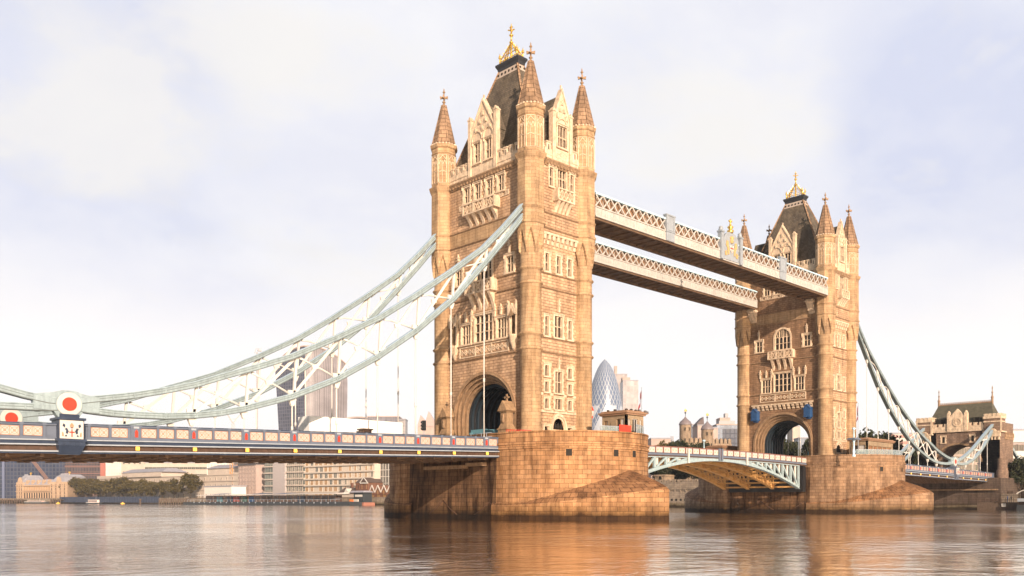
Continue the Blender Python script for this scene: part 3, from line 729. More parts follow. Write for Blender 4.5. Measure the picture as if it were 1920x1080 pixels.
def arch_meshes(r, zsp, rise, z0, depth):
    """stepped orders of a round arch, face local; then ribbed tunnel"""
    g = MB(); n = 32
    def arc(rr, ri): return [(-rr, z0)]+[(-rr*cos(pi*k/n), zsp+ri*sin(pi*k/n)) for k in range(n+1)]+[(rr, z0)]
    steps = [(r+.32, -.2), (r, -.2), (r, .3), (r-.42, .3), (r-.42, .75), (r-.84, .75), (r-.84, 1.2), (r-1.26, 1.2), (r-1.26, 1.7)]
    A = [arc(rr, rise-(r-rr)) for rr, y in steps]
    for (rr0, y0), (rr1, y1), a, b in zip(steps[:-1], steps[1:], A[:-1], A[1:]):
        for k in range(len(a)-1):
            g.quad((a[k][0], y0, a[k][1]), (a[k+1][0], y0, a[k+1][1]), (b[k+1][0], y1, b[k+1][1]), (b[k][0], y1, b[k][1]))
    for k in range(len(A[0])-1): p, q = A[0][k], A[0][k+1]; g.quad((p[0], -.2, p[1]), (q[0], -.2, q[1]), (q[0], .02, q[1]), (p[0], .02, p[1]))
    for rr in (r-.05, r-.47, r-.89):
        yy = {0: -.12, 1: .34, 2: .79}[[r-.05, r-.47, r-.89].index(rr)]
        a = arc(rr, rise-(r-rr)); g.tube([(p[0], yy, p[1]) for p in a], .13, 6)
    return g.mesh('archway', [dress2])
def tunnel_meshes(r, zsp, rise, z0, half):
    n = 24; out = {}
    def arc(rr, ri): return [(rr, z0)]+[(rr*cos(pi*k/n), zsp+ri*sin(pi*k/n)) for k in range(n+1)]+[(-rr, z0)]
    g = MB(); a = arc(r, rise)
    for k in range(len(a)-1): g.quad((-half, a[k][0], a[k][1]), (half, a[k][0], a[k][1]), (half, a[k+1][0], a[k+1][1]), (-half, a[k+1][0], a[k+1][1]))
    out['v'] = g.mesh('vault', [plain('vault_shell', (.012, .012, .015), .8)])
    g = MB(); n_r = 7
    for i in range(n_r):
        x = -half+.5+(2*half-1)*i/(n_r-1); b = arc(r-.35, rise-.35); c = arc(r, rise)
        for k in range(len(b)-1): g.hexa([(x-.14, b[k][0], b[k][1]), (x+.14, b[k][0], b[k][1]), (x+.14, b[k+1][0], b[k+1][1]), (x-.14, b[k+1][0], b[k+1][1])],
                                         [(x-.14, c[k][0], c[k][1]), (x+.14, c[k][0], c[k][1]), (x+.14, c[k+1][0], c[k+1][1]), (x-.14, c[k+1][0], c[k+1][1])])
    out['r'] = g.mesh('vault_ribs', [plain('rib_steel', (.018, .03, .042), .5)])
    g = MB()
    for s in (-1, 1):
        g.box(-half+.1, half-.1, s*(r-.02), s*(r-.5), z0, z0+2.7)
        for k in range(5): x = -half+.8+k*(2*half-1.6)/4; g.box(x-.5, x+.5, s*(r-.5), s*(r-.56), z0+.4, z0+2.4)
    out['p'] = g.mesh('side_panels', [tealp])
    return out
def box_hut_mesh():
    g = MB(); g.prism([(-.8, 0), (.8, 0), (.8, 1.9), (0, 2.75), (-.8, 1.9)], -1.5, .0); g.prism([(-.95, 1.85), (0, 2.85), (.95, 1.85), (.95, 2.0), (0, 3.02), (-.95, 2.0)], -1.65, .0)
    g.box(-.86, .86, -1.58, 0, -.12, .1); g.box(-.86, .86, -1.58, 0, 1.0, 1.12)
    for x in (-.5, 0, .5): g.box(x-.04, x+.04, -1.56, -1.5, .1, 1.9)
    g.box(-.5, .5, -.9, 0, -.5, -.12)
    return g.mesh('lantern_hut', [bluebox])
def bracket_mesh():
    g = MB(); g.prism([(0.02, 0), (-.25, .05), (-.4, .5), (-.7, .6), (-.8, 1.1), (-1.1, 1.25), (-1.25, 1.9), (-1.5, 2.0), (-1.5, 2.7), (.02, 2.7)], -.7, .7, 'x')
    g.box(-.85, .85, -1.6, .02, 2.2, 2.5); return g.mesh('stone_bracket', [dress])

BASE = 10.6
def make_tower(cx, label, south, spy):
    T = thing('bridge_tower', (cx, 0, BASE), label, 'bridge tower', 'gothic stone towers of the bridge')
    tm = cached('turret', turret_meshes); z0 = (0, 0, -BASE)
    offS, offE, offE2 = 5.35, 9.35, 9.95
    names = {(-1,-1): 0, (1,-1): 1, (-1,1): 2, (1,1): 3}
    for sx in (-1, 1):
        for sy in (-1, 1):
            t = link('turret', tm['shaft'], T, (sx*5.1, sy*9.15, -BASE)); link('tracery', tm['panels'], t); sp = link('spire', tm['spire'], t)
            link('finial', tm['finial'], t, (0, 0, 60.95))
    # ---- roof
    r = link('roof', cached('roof', roof_mesh), T, z0); link('hip_ridge', cached('ridge', ridge_mesh), r); link('roof_collar', cached('collar', collar_mesh), r)
    link('crown', cached('crown', crown_mesh), r, (0, 0, 65.9))
    # ---- broad (road) faces
    for face in ('S', 'N'):
        kind = south if face == 'S' else ('river' if south == 'land' else 'land')
        seen = face == 'S'; H = []; P = (T, face, offS)
        if seen:
            for u in (-3.6, -1.25, 1.25, 3.6): H.append(win(*P, u, 45.2, BASE, 1.28, 2.2, 2, (1.1,), sur=.22))
            for u in (-5.4, 5.4): H.append(win(*P, u, 33.65, BASE, 1.4, 2.2, 2, (1.2,), sur=.3)); put(*P, u, 36.3, cached('pin', lambda: pinnacle_mesh(1.9)), 'pinnacle', BASE)
            H.append(win(*P, 0, 33.65, BASE, 3.4, 4.1, 4, (1.2,), sur=.35, arched=1.7, quoin=False))
            H.append(win(*P, 0, 24.95, BASE, 3.7, 3.7, 4, (1.35, 2.6), sur=.22, quoin=False))
            for u in (-3.75, 3.75): H.append(win(*P, u, 24.95, BASE, 1.95, 2.7, 3, (1.3,), sur=.22, quoin=False))
            for u in (-5.1, 5.1, -2.45, 2.45): put(*P, u, 28.0, cached('pin2', lambda: pinnacle_mesh(1.8)), 'pinnacle', BASE)
            for u in (-3.7, 3.7): put(*P, u, 28.1, cached('pin3', lambda: pinnacle_mesh(1.5)), 'pinnacle', BASE)
            put(*P, 0, 22.95, cached('frieze', lambda: frieze_mesh(10.8 if kind == 'river' else 10.2, 1.6, 3)), 'frieze', BASE)
            put(*P, 0, 44.3, cached('frieze2', lambda: frieze_mesh(10.2, .75, 6)), 'frieze', BASE)
            put(*P, 0, 0, cached('balc1', lambda: balcony_mesh(6.6, 43.2, 44.4, 1.05, 5, 41.4)), 'balcony', BASE) if kind == 'land' else None
            put(*P, 0, 0, cached('balc2', lambda: balcony_mesh(5.4, 31.8, 33.1, 1.1, 4, 29.3)), 'balcony', BASE)
            if kind == 'land':
                for u in (-6.25, 6.25): put(*P, u, 24.9, cached('niche', niche_mesh), 'statue_niche', BASE)
            else:
                put(*P, 0, 0, cached('ct', lambda: corbel_table(-6.9, 6.9, 21.2, 22.2, 14, .6)), 'corbel_table', BASE)
                for u in (-5.95, 5.95): put(*P, u, 19.3, cached('hut', box_hut_mesh), 'lantern_hut', BASE, scale=.82)
                for u in (-6.6, 6.6): put(*P, u, 39.9, cached('brk', bracket_mesh), 'stone_bracket', BASE)
            # dormer
            gh = [(-1.85, -.55, 50.3, 53.1), (.55, 1.85, 50.3, 53.1)]
            gb = put(*P, 0, 0, cached('gableS', lambda: gable_mesh(5.3, 48.4, 54.3, 58.7, gh, 2.3)), 'gable', BASE, y=-.15)
            for u in (-1.2, 1.2): win(T, face, offS+.15, u, 50.3, BASE, 1.3, 2.8, 2, (1.3,), sur=.16, quoin=False)
        put(*P, 0, 0, cached('dr', lambda: dormer_roof_mesh(5.2, 54.3, 58.4, .35, 4.6)), 'dormer_roof', BASE)
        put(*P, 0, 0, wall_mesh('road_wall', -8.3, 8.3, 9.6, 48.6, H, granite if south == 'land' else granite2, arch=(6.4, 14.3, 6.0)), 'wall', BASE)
        put(*P, 0, 0, cached('archway', lambda: arch_meshes(6.4, 14.3, 6.0, 9.7, 1)), 'archway', BASE)
        for z in (22.65, 24.65, 31.35, 33.35, 39.25, 41.3):
            if seen and z == 31.35 or z == 33.35:
                for a, b in ((-8, -2.9), (2.9, 8)): put(*P, 0, z, cached(('st', a), lambda: string_mesh(a, b)), 'string_course', BASE)
            else: put(*P, 0, z, cached('stS', lambda: string_mesh(-8, 8)), 'string_course', BASE)
        bandm = cached('bandS', lambda: (lambda g: (g.quad((-8, -.06, 39.3), (8, -.06, 39.3), (8, -.06, 41.2), (-8, -.06, 41.2)), g.mesh('band', [ashlar]))[1])(MB()))
        put(*P, 0, 0, bandm, 'smooth_band', BASE)
        put(*P, 0, 48.3, cached('cornS', lambda: cornice_mesh(-7.4, 7.4)), 'cornice', BASE)
        [put(*P, 0, 0, cached(('parS', a), lambda: parapet_mesh(a, b, 48.6)), 'parapet', BASE) for a, b in ((-7.4, -2.9), (2.9, 7.4))]
    # ---- narrow (river) faces
    for face in ('E', 'W'):
        P = (T, face, offE); Q = (T, face, offE2); H = []; H2 = []; seen = face == 'E'
        if seen:
            H2 += [win(*Q, 0, 45.0, BASE, 1.75, 2.9, 3, (1.5,), sur=.2, quoin=False)]
            for u in (-2.05, 2.05): H2.append(win(*Q, u, 45.0, BASE, .7, 2.5, 1, (1.3,), sur=.2, quoin=False))
            put(*Q, 0, 0, cached('balcE', lambda: balcony_mesh(3.1, 43.3, 44.6, .95, 4, 41.6)), 'balcony', BASE)
            put(*P, 0, 0, cached('ctE', lambda: corbel_table(-3.5, 3.5, 37.1, 38.4, 8, .6)), 'corbel_table', BASE)
            for u in (-2.25, 0, 2.25): H.append(win(*P, u, 33.6, BASE, .72, 2.4, 1, (1.2,), sur=.26))
            H.append(win(*P, 0, 24.85, BASE, 1.55, 2.9, 2, (1.5,), sur=.25))
            for u in (-2.3, 2.3): H.append(win(*P, u, 24.85, BASE, .7, 2.6, 1, (1.4,), sur=.25))
            put(*P, 0, 28.3, cached('pin', 0), 'pinnacle', BASE)
            for u in (-2.3, 2.3):
                H.append(win(*P, u, 19.4, BASE, .75, 1.4, 1, (), sur=.27)); H.append(win(*P, u, 17.25, BASE, .72, 1.35, 1, (), sur=.24)); H.append(win(*P, u, 15.0, BASE, .72, 1.3, 1, (), sur=.24))
                H.append(win(*P, u, 11.35, BASE, .95, 1.2, 1, (), sur=.22, quoin=False))
            H.append(win(*P, 0, 17.25, BASE, 1.35, 2.9, 2, (1.5,), sur=.25)); H.append(win(*P, 0, 15.0, BASE, 1.35, 1.4, 2, (), sur=.25))
            put(*P, 0, 20.5, cached('pin4', lambda: pinnacle_mesh(1.6)), 'pinnacle', BASE)
            def bands():
                g = MB()
                for z in (14.62, 16.95):
                    for a, b in ((-3.6, -2.95), (-1.65, -.98), (.98, 1.65), (2.95, 3.6)) if z > 15 else ((-3.6, 3.6),): g.box(a, b, -.08, .02, z-.2, z+.16)
                return g.mesh('stone_band', [dress])
            put(*P, 0, 0, cached('bandE', bands), 'stone_band', BASE)
            def door():
                g = MB(); n = 10
                for i, (w, y, d) in enumerate(((1.55, -.25, .02), (1.3, -.1, .25))):
                    o = [(-w*cos(pi*k/n)*1, 12.3+(2.1 if i == 0 else 1.75)*sin(pi*k/n)**.8) for k in range(n+1)]; q = [(x*.83, 12.3+(z-12.3)*.82) for x, z in o]
                    for k in range(n): g.prism([q[k], q[k+1], o[k+1], o[k]], y, d)
                    g.box(-w, -w*.83, y, d, 10.5, 12.3); g.box(w*.83, w, y, d, 10.5, 12.3)
                g.prism([(-1.1, 10.5), (1.1, 10.5), (1.1, 12.3), (.6, 13.5), (0, 13.75), (-.6, 13.5), (-1.1, 12.3)], .0, .04, 'y', 1); g.box(-1.1, 1.1, -.08, .02, 11.9, 12.2)
                for k in range(3): x = -.55+.55*k; g.prism([(x-.2, 12.3), (x+.2, 12.3), (x+.2, 12.8), (x, 13.2), (x-.2, 12.8)], -.03, .0, 'y', 2)
                g.box(-.8, .8, -.04, .0, 10.5, 11.7, 2)
                return g.mesh('door', [dress, dress2, dark])
            put(*P, 0, 0, cached('doorE', door), 'door', BASE)
            gh = [(-.9, .9, 50.7, 53.6)]
            put(*Q, 0, 0, cached('gableE', lambda: gable_mesh(3.3, 48.4, 54.3, 58.4, gh, .9)), 'gable', BASE, y=-.1)
            win(T, face, offE2+.1, 0, 50.7, BASE, 1.8, 2.9, 3, (1.4,), sur=.18, quoin=False)
            put(*Q, 0, 49.1, cached('friE', lambda: frieze_mesh(2.2, 1.15, 2)), 'frieze', BASE)
            put(*Q, 0, 42.6, cached('friE2', lambda: frieze_mesh(5.6, 1.3, 5)), 'frieze', BASE) if 0 else None
        put(*Q, 0, 0, cached('drE', lambda: dormer_roof_mesh(3.2, 54.2, 58.0, .4, 6.2)), 'dormer_roof', BASE)
        put(*P, 0, 0, wall_mesh('river_wall_lower', -3.9, 3.9, 9.6, 38.6, H, granite), 'wall', BASE)
        put(*Q, 0, 0, wall_mesh('river_wall_upper', -3.4, 3.4, 38.4, 48.6, H2, granite), 'wall', BASE)
        for z in (22.65, 24.65, 31.35, 33.35): put(*P, 0, z, cached('stE', lambda: string_mesh(-3.8, 3.8)), 'string_course', BASE)
        for z in (39.25, 41.3): put(*Q, 0, z, cached('stE2', lambda: string_mesh(-3.4, 3.4)), 'string_course', BASE)
        put(*Q, 0, 48.3, cached('cornE', lambda: cornice_mesh(-3.3, 3.3)), 'cornice', BASE)
        [put(*Q, 0, 0, cached(('parE', a), lambda: parapet_mesh(a, b, 48.6)), 'parapet', BASE) for a, b in ((-3.3, -1.9), (1.9, 3.3))]
    tn = cached('tunnel', lambda: tunnel_meshes(5.12, 14.3, 4.72, 9.7, 3.7))
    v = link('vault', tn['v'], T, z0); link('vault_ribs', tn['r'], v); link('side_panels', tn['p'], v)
    if south == 'land':
        g = MB(); g.box(-3.3, -3.1, -5.1, -2.6, 9.7, 16.2); link('side_gate', g.mesh('side_gate', [bluebox]), T, z0)
        g = MB(); g.box(-3.4, 3.4, 2.0, 5.0, 9.72, 12.8); link('gate_lobby', g.mesh('gate_lobby', [tealp]), T, z0)
    g = MB(); g.box(-5.3, 5.3, -9, 9, 48.6, 49.4); link('roof_deck', g.mesh('roof_deck', [lead]), T, z0)
    return T
tower_near = make_tower(0, 'nearer and larger stone tower with gilded crown, left of the high walkways', 'land', True)
tower_far = make_tower(82.3, 'farther stone tower with two blue huts above its road arch', 'river', True)

# ------------------------------------------------------------------ high level walkways
def make_walkway(yc, label, outer):
    X0, X1 = 6.6, 75.7; W = 5.0; zb, zt = 42.85, 46.2
    T = thing('high_level_walkway', (41.15, yc, zb), label, 'walkway', 'high walkways between the towers')
    lo = (-41.15, -yc, -zb)
    g = MB(); g.box(X0, X1, yc-W/2+.1, yc+W/2-.1, zb-.05, zb+.25, 0)
    for k in range(34): x = X0+1+k*2.03; g.box(x-.1, x+.1, yc-W/2+.15, yc+W/2-.15, zb-.3, zb-.05, 0)
    for y in (yc-W/2+.2, yc+W/2-.2): g.box(X0, X1, y-.18, y+.18, zb-.42, zb+.05, 0)
    for k in range(17): x = X0+1+k*4.06; g.bar((x, yc-W/2+.3, zb-.2), (x+4.06, yc+W/2-.3, zb-.2), .09, .09); g.bar((x, yc+W/2-.3, zb-.2), (x+4.06, yc-W/2+.3, zb-.2), .09, .09)
    link('floor', g.mesh('walkway_floor', [soffitp]), T, lo)
    g = MB(); g.box(X0, X1, yc-W/2+.35, yc+W/2-.35, zb+.3, zt-.25, 0)
    for k in range(48): x = X0+.7+k*1.42; g.box(x-.04, x+.04, yc-W/2+.3, yc+W/2-.3, zb+1.3, zt-.2, 1)
    link('glazed_gallery', g.mesh('glazed_gallery', [plain('gallery_dark', (.22, .125, .07), .4), walkp]), T, lo)
    g = MB(); g.box(X0, X1, yc-W/2-.12, yc+W/2+.12, zt-.18, zt, 0); g.box(X0, X1, yc-W/2+.2, yc+W/2-.2, zt, zt+.2, 0)
    link('roof', g.mesh('walkway_roof', [cyanp]), T, lo)
    for sy in (-1, 1):
        y = yc+sy*W/2; a = y-sy*.02; b = y+sy*.1; c = y+sy*.16
        g = MB()
        g.box(X0, X1, y-sy*.1, b, zb-.1, zb+1.35); g.box(X0, X1, y, y+sy*.22, zb-.12, zb+.06); g.box(X0, X1, y, y+sy*.22, zb+1.25, zb+1.42)
        n = 52; sp = (X1-X0)/n
        for k in range(n+1): x = X0+k*sp; g.box(x-.08, x+.08, y, c, zb+.06, zb+1.25)
        for k in range(n):
            x = X0+(k+.5)*sp; g.box(x-.42, x+.42, b-.005*sy, b+sy*.03, zb+.28, zb+1.05); g.lathe([(.2, 0), (.2, .01)], 8, 0, 0) if 0 else None
            g.box(x-.2, x+.2, b, b+sy*.07, zb+.5, zb+.85)
        link('fascia', g.mesh('walkway_fascia', [walkp]), T, lo)
        g = MB(); z0, z1 = zb+1.42, zt-.2; n = 42; sp = (X1-X0)/n
        for k in range(n):
            x = X0+k*sp; g.bar((x, y+sy*.03, z0), (x+sp, y+sy*.03, z1), .2, .1, (0, 1, 0)); g.bar((x, y+sy*.1, z1), (x+sp, y+sy*.1, z0), .2, .1, (0, 1, 0))
            g.box(x+sp/2-.14, x+sp/2+.14, y, y+sy*.18, (z0+z1)/2-.14, (z0+z1)/2+.14)
        link('lattice', g.mesh('walkway_lattice', [walkp]), T, lo)
        g = MB(); g.box(X0, X1, y-sy*.05, y+sy*.2, zt-.24, zt-.02); link('top_rail', g.mesh('top_rail', [cyanp]), T, lo)
    if outer:
        y = yc-W/2
        def pil():
            g = MB(); g.box(-1.05, 1.05, -.32, .2, -.1, 3.75); g.box(-1.2, 1.2, -.42, .25, 3.75, 3.95); g.box(-.65, .65, -.38, -.3, 1.5, 3.3); g.box(-1.15, 1.15, -.4, .2, 1.25, 1.45)
            for sx in (-1, 1): g.box(sx*.9-.2, sx*.9+.2, -.4, .1, 1.45, 3.75)
            return g.mesh('pilaster', [pilp])
        pm = cached('pil', pil)
        for x in (41.15-17.1, 41.15+17.1): link('pilaster', pm, T, (x-41.15, y-yc, 0))
        g = MB()
        for sx in (-1, 1):
            x = 41.15+sx*2.9; g.box(x-.38, x+.38, y-.5, y+.25, zb-.1, zt+1.0); g.box(x-.5, x+.5, y-.6, y+.35, zt+1.0, zt+1.25); g.lathe([(.35, zt+1.25), (.42, zt+1.5), (.3, zt+1.7), (.36, zt+1.9), (.1, zt+2.05)], 10, x, y-.12)
        n = 10; pts = [(-2.2, zb+3.4)]+[(-2.2*cos(pi*k/n), zb+3.4+1.5*sin(pi*k/n)) for k in range(1, n)]+[(2.2, zb+3.4)]
        g.prism([(41.15+px, pz) for px, pz in [(-2.2, zb+.1), (2.2, zb+.1)]]+[(41.15+px, pz) for px, pz in pts[::-1]], y-.3, y+.1)
        fr = link('arms_panel', g.mesh('arms_panel', [pilp]), T, lo)
        g = MB(); q = y-.33
        g.prism([(41.15-.55, zb+2.6), (41.15+.55, zb+2.6), (41.15+.55, zb+1.9), (41.15, zb+1.3), (41.15-.55, zb+1.9)][::-1], q-.08, q, 'y', 0)
        g.box(41.15-.08, 41.15+.08, q-.1, q, zb+1.5, zb+2.55, 1); g.box(41.15-.5, 41.15+.5, q-.1, q, zb+2.05, zb+2.22, 1)
        for sx in (-1, 1):
            g.prism([(41.15+sx*px, zb+pz) for px, pz in ((.7, 1.0), (1.1, 1.0), (1.3, 2.0), (1.7, 2.5), (1.5, 3.3), (1.0, 3.2), (.9, 2.4), (.7, 2.0))], q-.06, q, 'y', 2)
            g.prism([(41.15+sx*px, zb+pz) for px, pz in ((1.3, .8), (1.9, .7), (2.0, 1.4), (1.5, 1.6))], q-.06, q, 'y', 2)
        g.lathe([(.25, zb+3.0), (.45, zb+3.3), (.3, zb+3.6), (.5, zb+3.9), (.2, zb+4.2)], 8, 41.15, y-.3, m=2)
        link('coat_of_arms', g.mesh('coat_of_arms', [creamp, redp, plain('dull_gilt', (.45,.30,.12), .6)]), fr)
        g = MB(); g.lathe([(.5, zb+4.85), (.6, zb+5.2), (.25, zb+5.4), (.55, zb+5.8), (.2, zb+6.1), (.12, zb+6.6), (.3, zb+6.8), (.05, zb+7.2)], 8, 41.15, y-.1); g.bar((41.15-.5, y-.1, zb+6.8), (41.15+.5, y-.1, zb+6.8), .15, .15)
        link('finial', g.mesh('arms_finial', [gold]), fr)
    return T
make_walkway(-7.8, 'outer high walkway with coat of arms at mid span, nearer one to the viewer', True)
make_walkway(7.8, 'inner high walkway of plain white lattice, farther one seen below the other', False)

# ------------------------------------------------------------------ suspension chains
UP = [(-62.55, 11.15), (-60.8, 11.5), (-58.8, 11.85), (-56.9, 12.2), (-54, 12.9), (-51, 13.75), (-48.1, 14.85), (-44.5, 16.15), (-40.6, 17.65), (-35.1, 20.35), (-29.4, 23.4), (-24.5, 26.6), (-18.9, 30.5), (-13.6, 34.45), (-10, 37.9), (-6.5, 41.6), (-5, 43.1)]
LO = [(-62.55, 10.75), (-60.8, 10.55), (-58.8, 10.42), (-56.9, 10.4), (-54, 10.47), (-51, 10.75), (-48.5, 11.15), (-46, 11.75), (-40.7, 13.4), (-35.2, 15.75), (-29.85, 18.8), (-24.25, 22.6), (-18.5, 27.3), (-13.5, 32.5), (-10, 36.3), (-6.5, 40.3), (-5, 42.0)]
UPS = [(-62.55, 11.15), (-64.2, 11.2), (-66, 11.5), (-68, 11.95), (-71, 12.9), (-75, 14.4), (-80, 16.7), (-85, 19.2), (-91.2, 22.0)]
LOS = [(-62.55, 10.7), (-64.2, 10.55), (-66, 10.5), (-68, 10.45), (-71, 10.7), (-75, 11.6), (-80, 13.6), (-85, 16.5), (-91.2, 20.6)]
def interp(P, x):
    P = sorted(P)
    for (a, b), (c, d) in zip(P[:-1], P[1:]):
        if a <= x <= c: return b+(d-b)*(x-a)/(c-a)
    return P[0][1] if x < P[0][0] else P[-1][1]
def deckz(x):  # top of the parapet along the near (south) span, and the far span
    if x < 41: return 10.66+.0266*(x+10.45)
    return 11.15-.0135*(x-93)
def make_chain(y, north, label, long=True, group='suspension chains of the bridge'):
    fx = (lambda x: 82.3-x) if north else (lambda x: x)
    fz = (lambda x, z: z+1.3*min(1, (-5-x)/57.5)) if north else (lambda x, z: z)
    U, Lw = (UP, LO) if long else (UPS, LOS)
    x0 = fx(-62.55); o = Vector((x0, y, fz(-62.55, 10.95)))
    T = thing('suspension_chain' if long else 'anchor_chain', o, label, 'suspension chain', group)
    lo = tuple(-o)
    def P(x, z): return (fx(x), y, fz(x, z))
    for pts, nm in ((U, 'upper_chord'), (Lw, 'lower_chord')):
        g = MB(); pp = [P(*p) for p in pts]
        hh = .52
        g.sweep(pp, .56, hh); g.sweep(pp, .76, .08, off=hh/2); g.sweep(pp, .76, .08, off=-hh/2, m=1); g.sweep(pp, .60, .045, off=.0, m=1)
        for i in range(1, len(pp)-1):
            p = Vector(pp[i]); d = (Vector(pp[i+1])-Vector(pp[i-1])).normalized(); g.bar(p-d*.06, p+d*.06, .66, hh+.03)
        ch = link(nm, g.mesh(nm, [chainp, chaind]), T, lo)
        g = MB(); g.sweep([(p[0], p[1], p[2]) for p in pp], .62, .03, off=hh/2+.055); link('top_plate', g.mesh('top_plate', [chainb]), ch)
    nodes = [-13.45-5.42*k for k in range(8)] if long else [-70.5, -75.9, -81.3, -86.7]
    tops = [n+.35 for n in nodes]
    # web members
    for i, n in enumerate(nodes):
        zu, zl = interp(U, n+.5), interp(Lw, n); g = MB()
        if zu-zl > .6:
            g.bar(P(n+.2, zl+.2), P(n+.5, zu-.2), .26, .24, (0, 1, 0))
            g.hexa(*[[Vector(P(n+a, zl+.2+c))+Vector((0, b, 0)) for a, b in ((-.5, -.12), (.5, -.12), (.5, .12), (-.5, .12))] for c in (0, .45)])
            link('vertical', g.mesh('vertical', [whitep]), T, lo)
    seq = sorted(nodes)
    ends = ([-60.3]+seq[0:] if not long else seq+[-8.8]) if long else seq
    for a, b in zip(ends[:-1], ends[1:]):
        za, zb_ = interp(Lw, a)+.2, interp(U, b)-.25; zc, zd = interp(U, a+.5)-.25, interp(Lw, b)+.2
        if min(interp(U, a)-interp(Lw, a), interp(U, b)-interp(Lw, b)) < .5: continue
        g = MB(); g.bar(P(a+.15, za), P(b+.2, zb_), .3, .14, (0, 1, 0))
        g.tube([P(a+.8, zc), P(a+(b-a)*.35, zc+(zd-zc)*.33+.16), P(a+(b-a)*.7, zc+(zd-zc)*.68+.08), P(b-.2, zd)], [.14, .1, .1, .14], 6)
        mid = ((a+b)/2, (za+zb_)/2)
        g.bar(P(mid[0]-.3, mid[1]-.1), P(mid[0]+.35, mid[1]+.1), .5, .2, (0, 1, 0))
        link('diagonal', g.mesh('diagonal', [whitep]), T, lo)
    # hangers down to the deck
    for n in nodes:
        zl = interp(Lw, n); zd = deckz(fx(n))-1.5+ (0 if not north else 0); zz = fz(n, zl)
        L = zz-zd
        def hanger():
            g = MB()
            g.hexa([(-.16, -.14, -1.0), (.16, -.14, -1.0), (.16, .14, -1.0), (-.16, .14, -1.0)], [(-.42, -.2, -.3), (.42, -.2, -.3), (.42, .2, -.3), (-.42, .2, -.3)])
            g.tube([(0, 0, -.3), (0, 0, -L)], .075, 8)
            if L > 4: g.tube([(0, 0, -L*.62), (0, 0, -L*.62-.5)], .13, 8); g.tube([(0, 0, -L+1.6), (0, 0, -L)], .12, 8)
            return g.mesh('hanger', [whitep])
        link('hanger', hanger(), T, (fx(n)-x0, 0, zz-o.z))
    if long:
        g = MB(); g.prism([(px-x0, pz-o.z) for px, pz in [(P(-62.6-dx, 0)[0], fz(-62.55, 10.95)+dz) for dx, dz in ((-2.6, .75), (-1.3, .95), (-.5, 1.2), (.5, 1.2), (1.3, .95), (2.8, .72), (2.8, -.55), (1.2, -.62), (.8, -1.25), (-.8, -1.25), (-1.2, -.62), (-2.6, -.6))]], -.36, .36)
        pl = link('pin_plate', g.mesh('pin_plate', [chainp]), T)
        for sg in (-1, 1):
            g = MB()
            def disc(r, y0, y1, m, z=0):
                k = 40; v = [(r*cos(2*pi*i/k), sg*y0, r*sin(2*pi*i/k)) for i in range(k)]+[(r*.97*cos(2*pi*i/k), sg*y1, r*.97*sin(2*pi*i/k)) for i in range(k)]
                g.add(v, [tuple(range(k, 2*k))]+[(i, (i+1)%k, k+(i+1)%k, k+i) for i in range(k)], m)
            disc(1.12, .3, .44, 0); disc(1.02, .44, .47, 1); disc(.6, .46, .55, 2)
            link('roundel', g.mesh('roundel', [chainp, creamp, redp]), T)
    return T
make_chain(-9.15, False, 'near suspension chain on the left span, pale green, rising to the nearer tower')
make_chain(9.15, False, 'suspension chain of the left span on the far side of its deck')
make_chain(-9.15, True, 'dark edged suspension chain falling right from the farther tower, nearer side')
make_chain(9.15, True, 'suspension chain behind the other one on the right span, mostly hidden by the pier')
make_chain(-9.15, False, 'short chain left of the front red roundel, leaving the frame', False, 'short anchor chains of the bridge')
make_chain(9.15, False, 'short chain left of the rear red roundel at the left edge', False, 'short anchor chains of the bridge')
make_chain(-9.15, True, 'short chain rising from the small red roundel to the right gate tower', False, 'short anchor chains of the bridge')
make_chain(9.15, True, 'short chain reaching the left corner of the right gate tower', False, 'short anchor chains of the bridge')

# ------------------------------------------------------------------ side span decks
def panel_mesh(w, h):
    g = MB(); g.box(-w/2, w/2, -.03, .03, -h/2, h/2, 0)
    for sx in (-.25, .25):
        n = 16; r = min(w*.2, h*.36)
        for k in range(n):
            a0, a1 = 2*pi*k/n, 2*pi*(k+1)/n
            for (ro, ri) in ((r, r*.88), (r*.36, r*.22)):
                g.add([(sx*w+ro*cos(a0), -.05, ro*sin(a0)), (sx*w+ro*cos(a1), -.05, ro*sin(a1)), (sx*w+ri*cos(a1), -.05, ri*sin(a1)), (sx*w+ri*cos(a0), -.05, ri*sin(a0))], [(0, 1, 2, 3)], 1)
        for s in (-1, 1): g.bar((sx*w-r*1.1, -.045, -s*h*.42), (sx*w+r*1.1, -.045, s*h*.42), .03, .03, (0, 1, 0), 1)
    for z in (-h*.47, h*.47): g.box(-w/2, w/2, -.05, -.03, z-.02, z+.02, 1)
    for x in (-w*.49, w*.49, 0): g.box(x-.02, x+.02, -.05, -.03, -h/2, h/2, 1)
    return g.mesh('panel', [plain('parapet_panel', (.43, .40, .375), .55) if 'parapet_panel' not in MATS else MATS['parapet_panel'], rustp])
def post_mesh():
    g = MB(); g.box(-.11, .11, -.14, .12, 0, 1.45); g.box(-.16, .16, -.18, .14, 1.2, 1.45); g.box(-.15, .15, -.17, .14, 0, .2); return g.mesh('post', [bluep])
def redbox_mesh():
    g = MB(); g.box(-.28, .28, -.12, .1, 0, 1.4, 0); g.prism([(-.13, .32), (.13, .32), (.13, .82), (0, 1.02), (-.13, .82)], -.2, -.1, 'y', 1); g.box(-.24, .24, -.15, -.11, 1.12, 1.3, 2); return g.mesh('red_niche', [bluep, redp, greyp])
def lamp_mesh():
    g = MB(); g.box(-.17, .17, -.26, .0, -.17, .17, 0); g.box(-.21, .21, -.14, .02, -.21, .21, 1); return g.mesh('deck_light', [lampy, brownp])
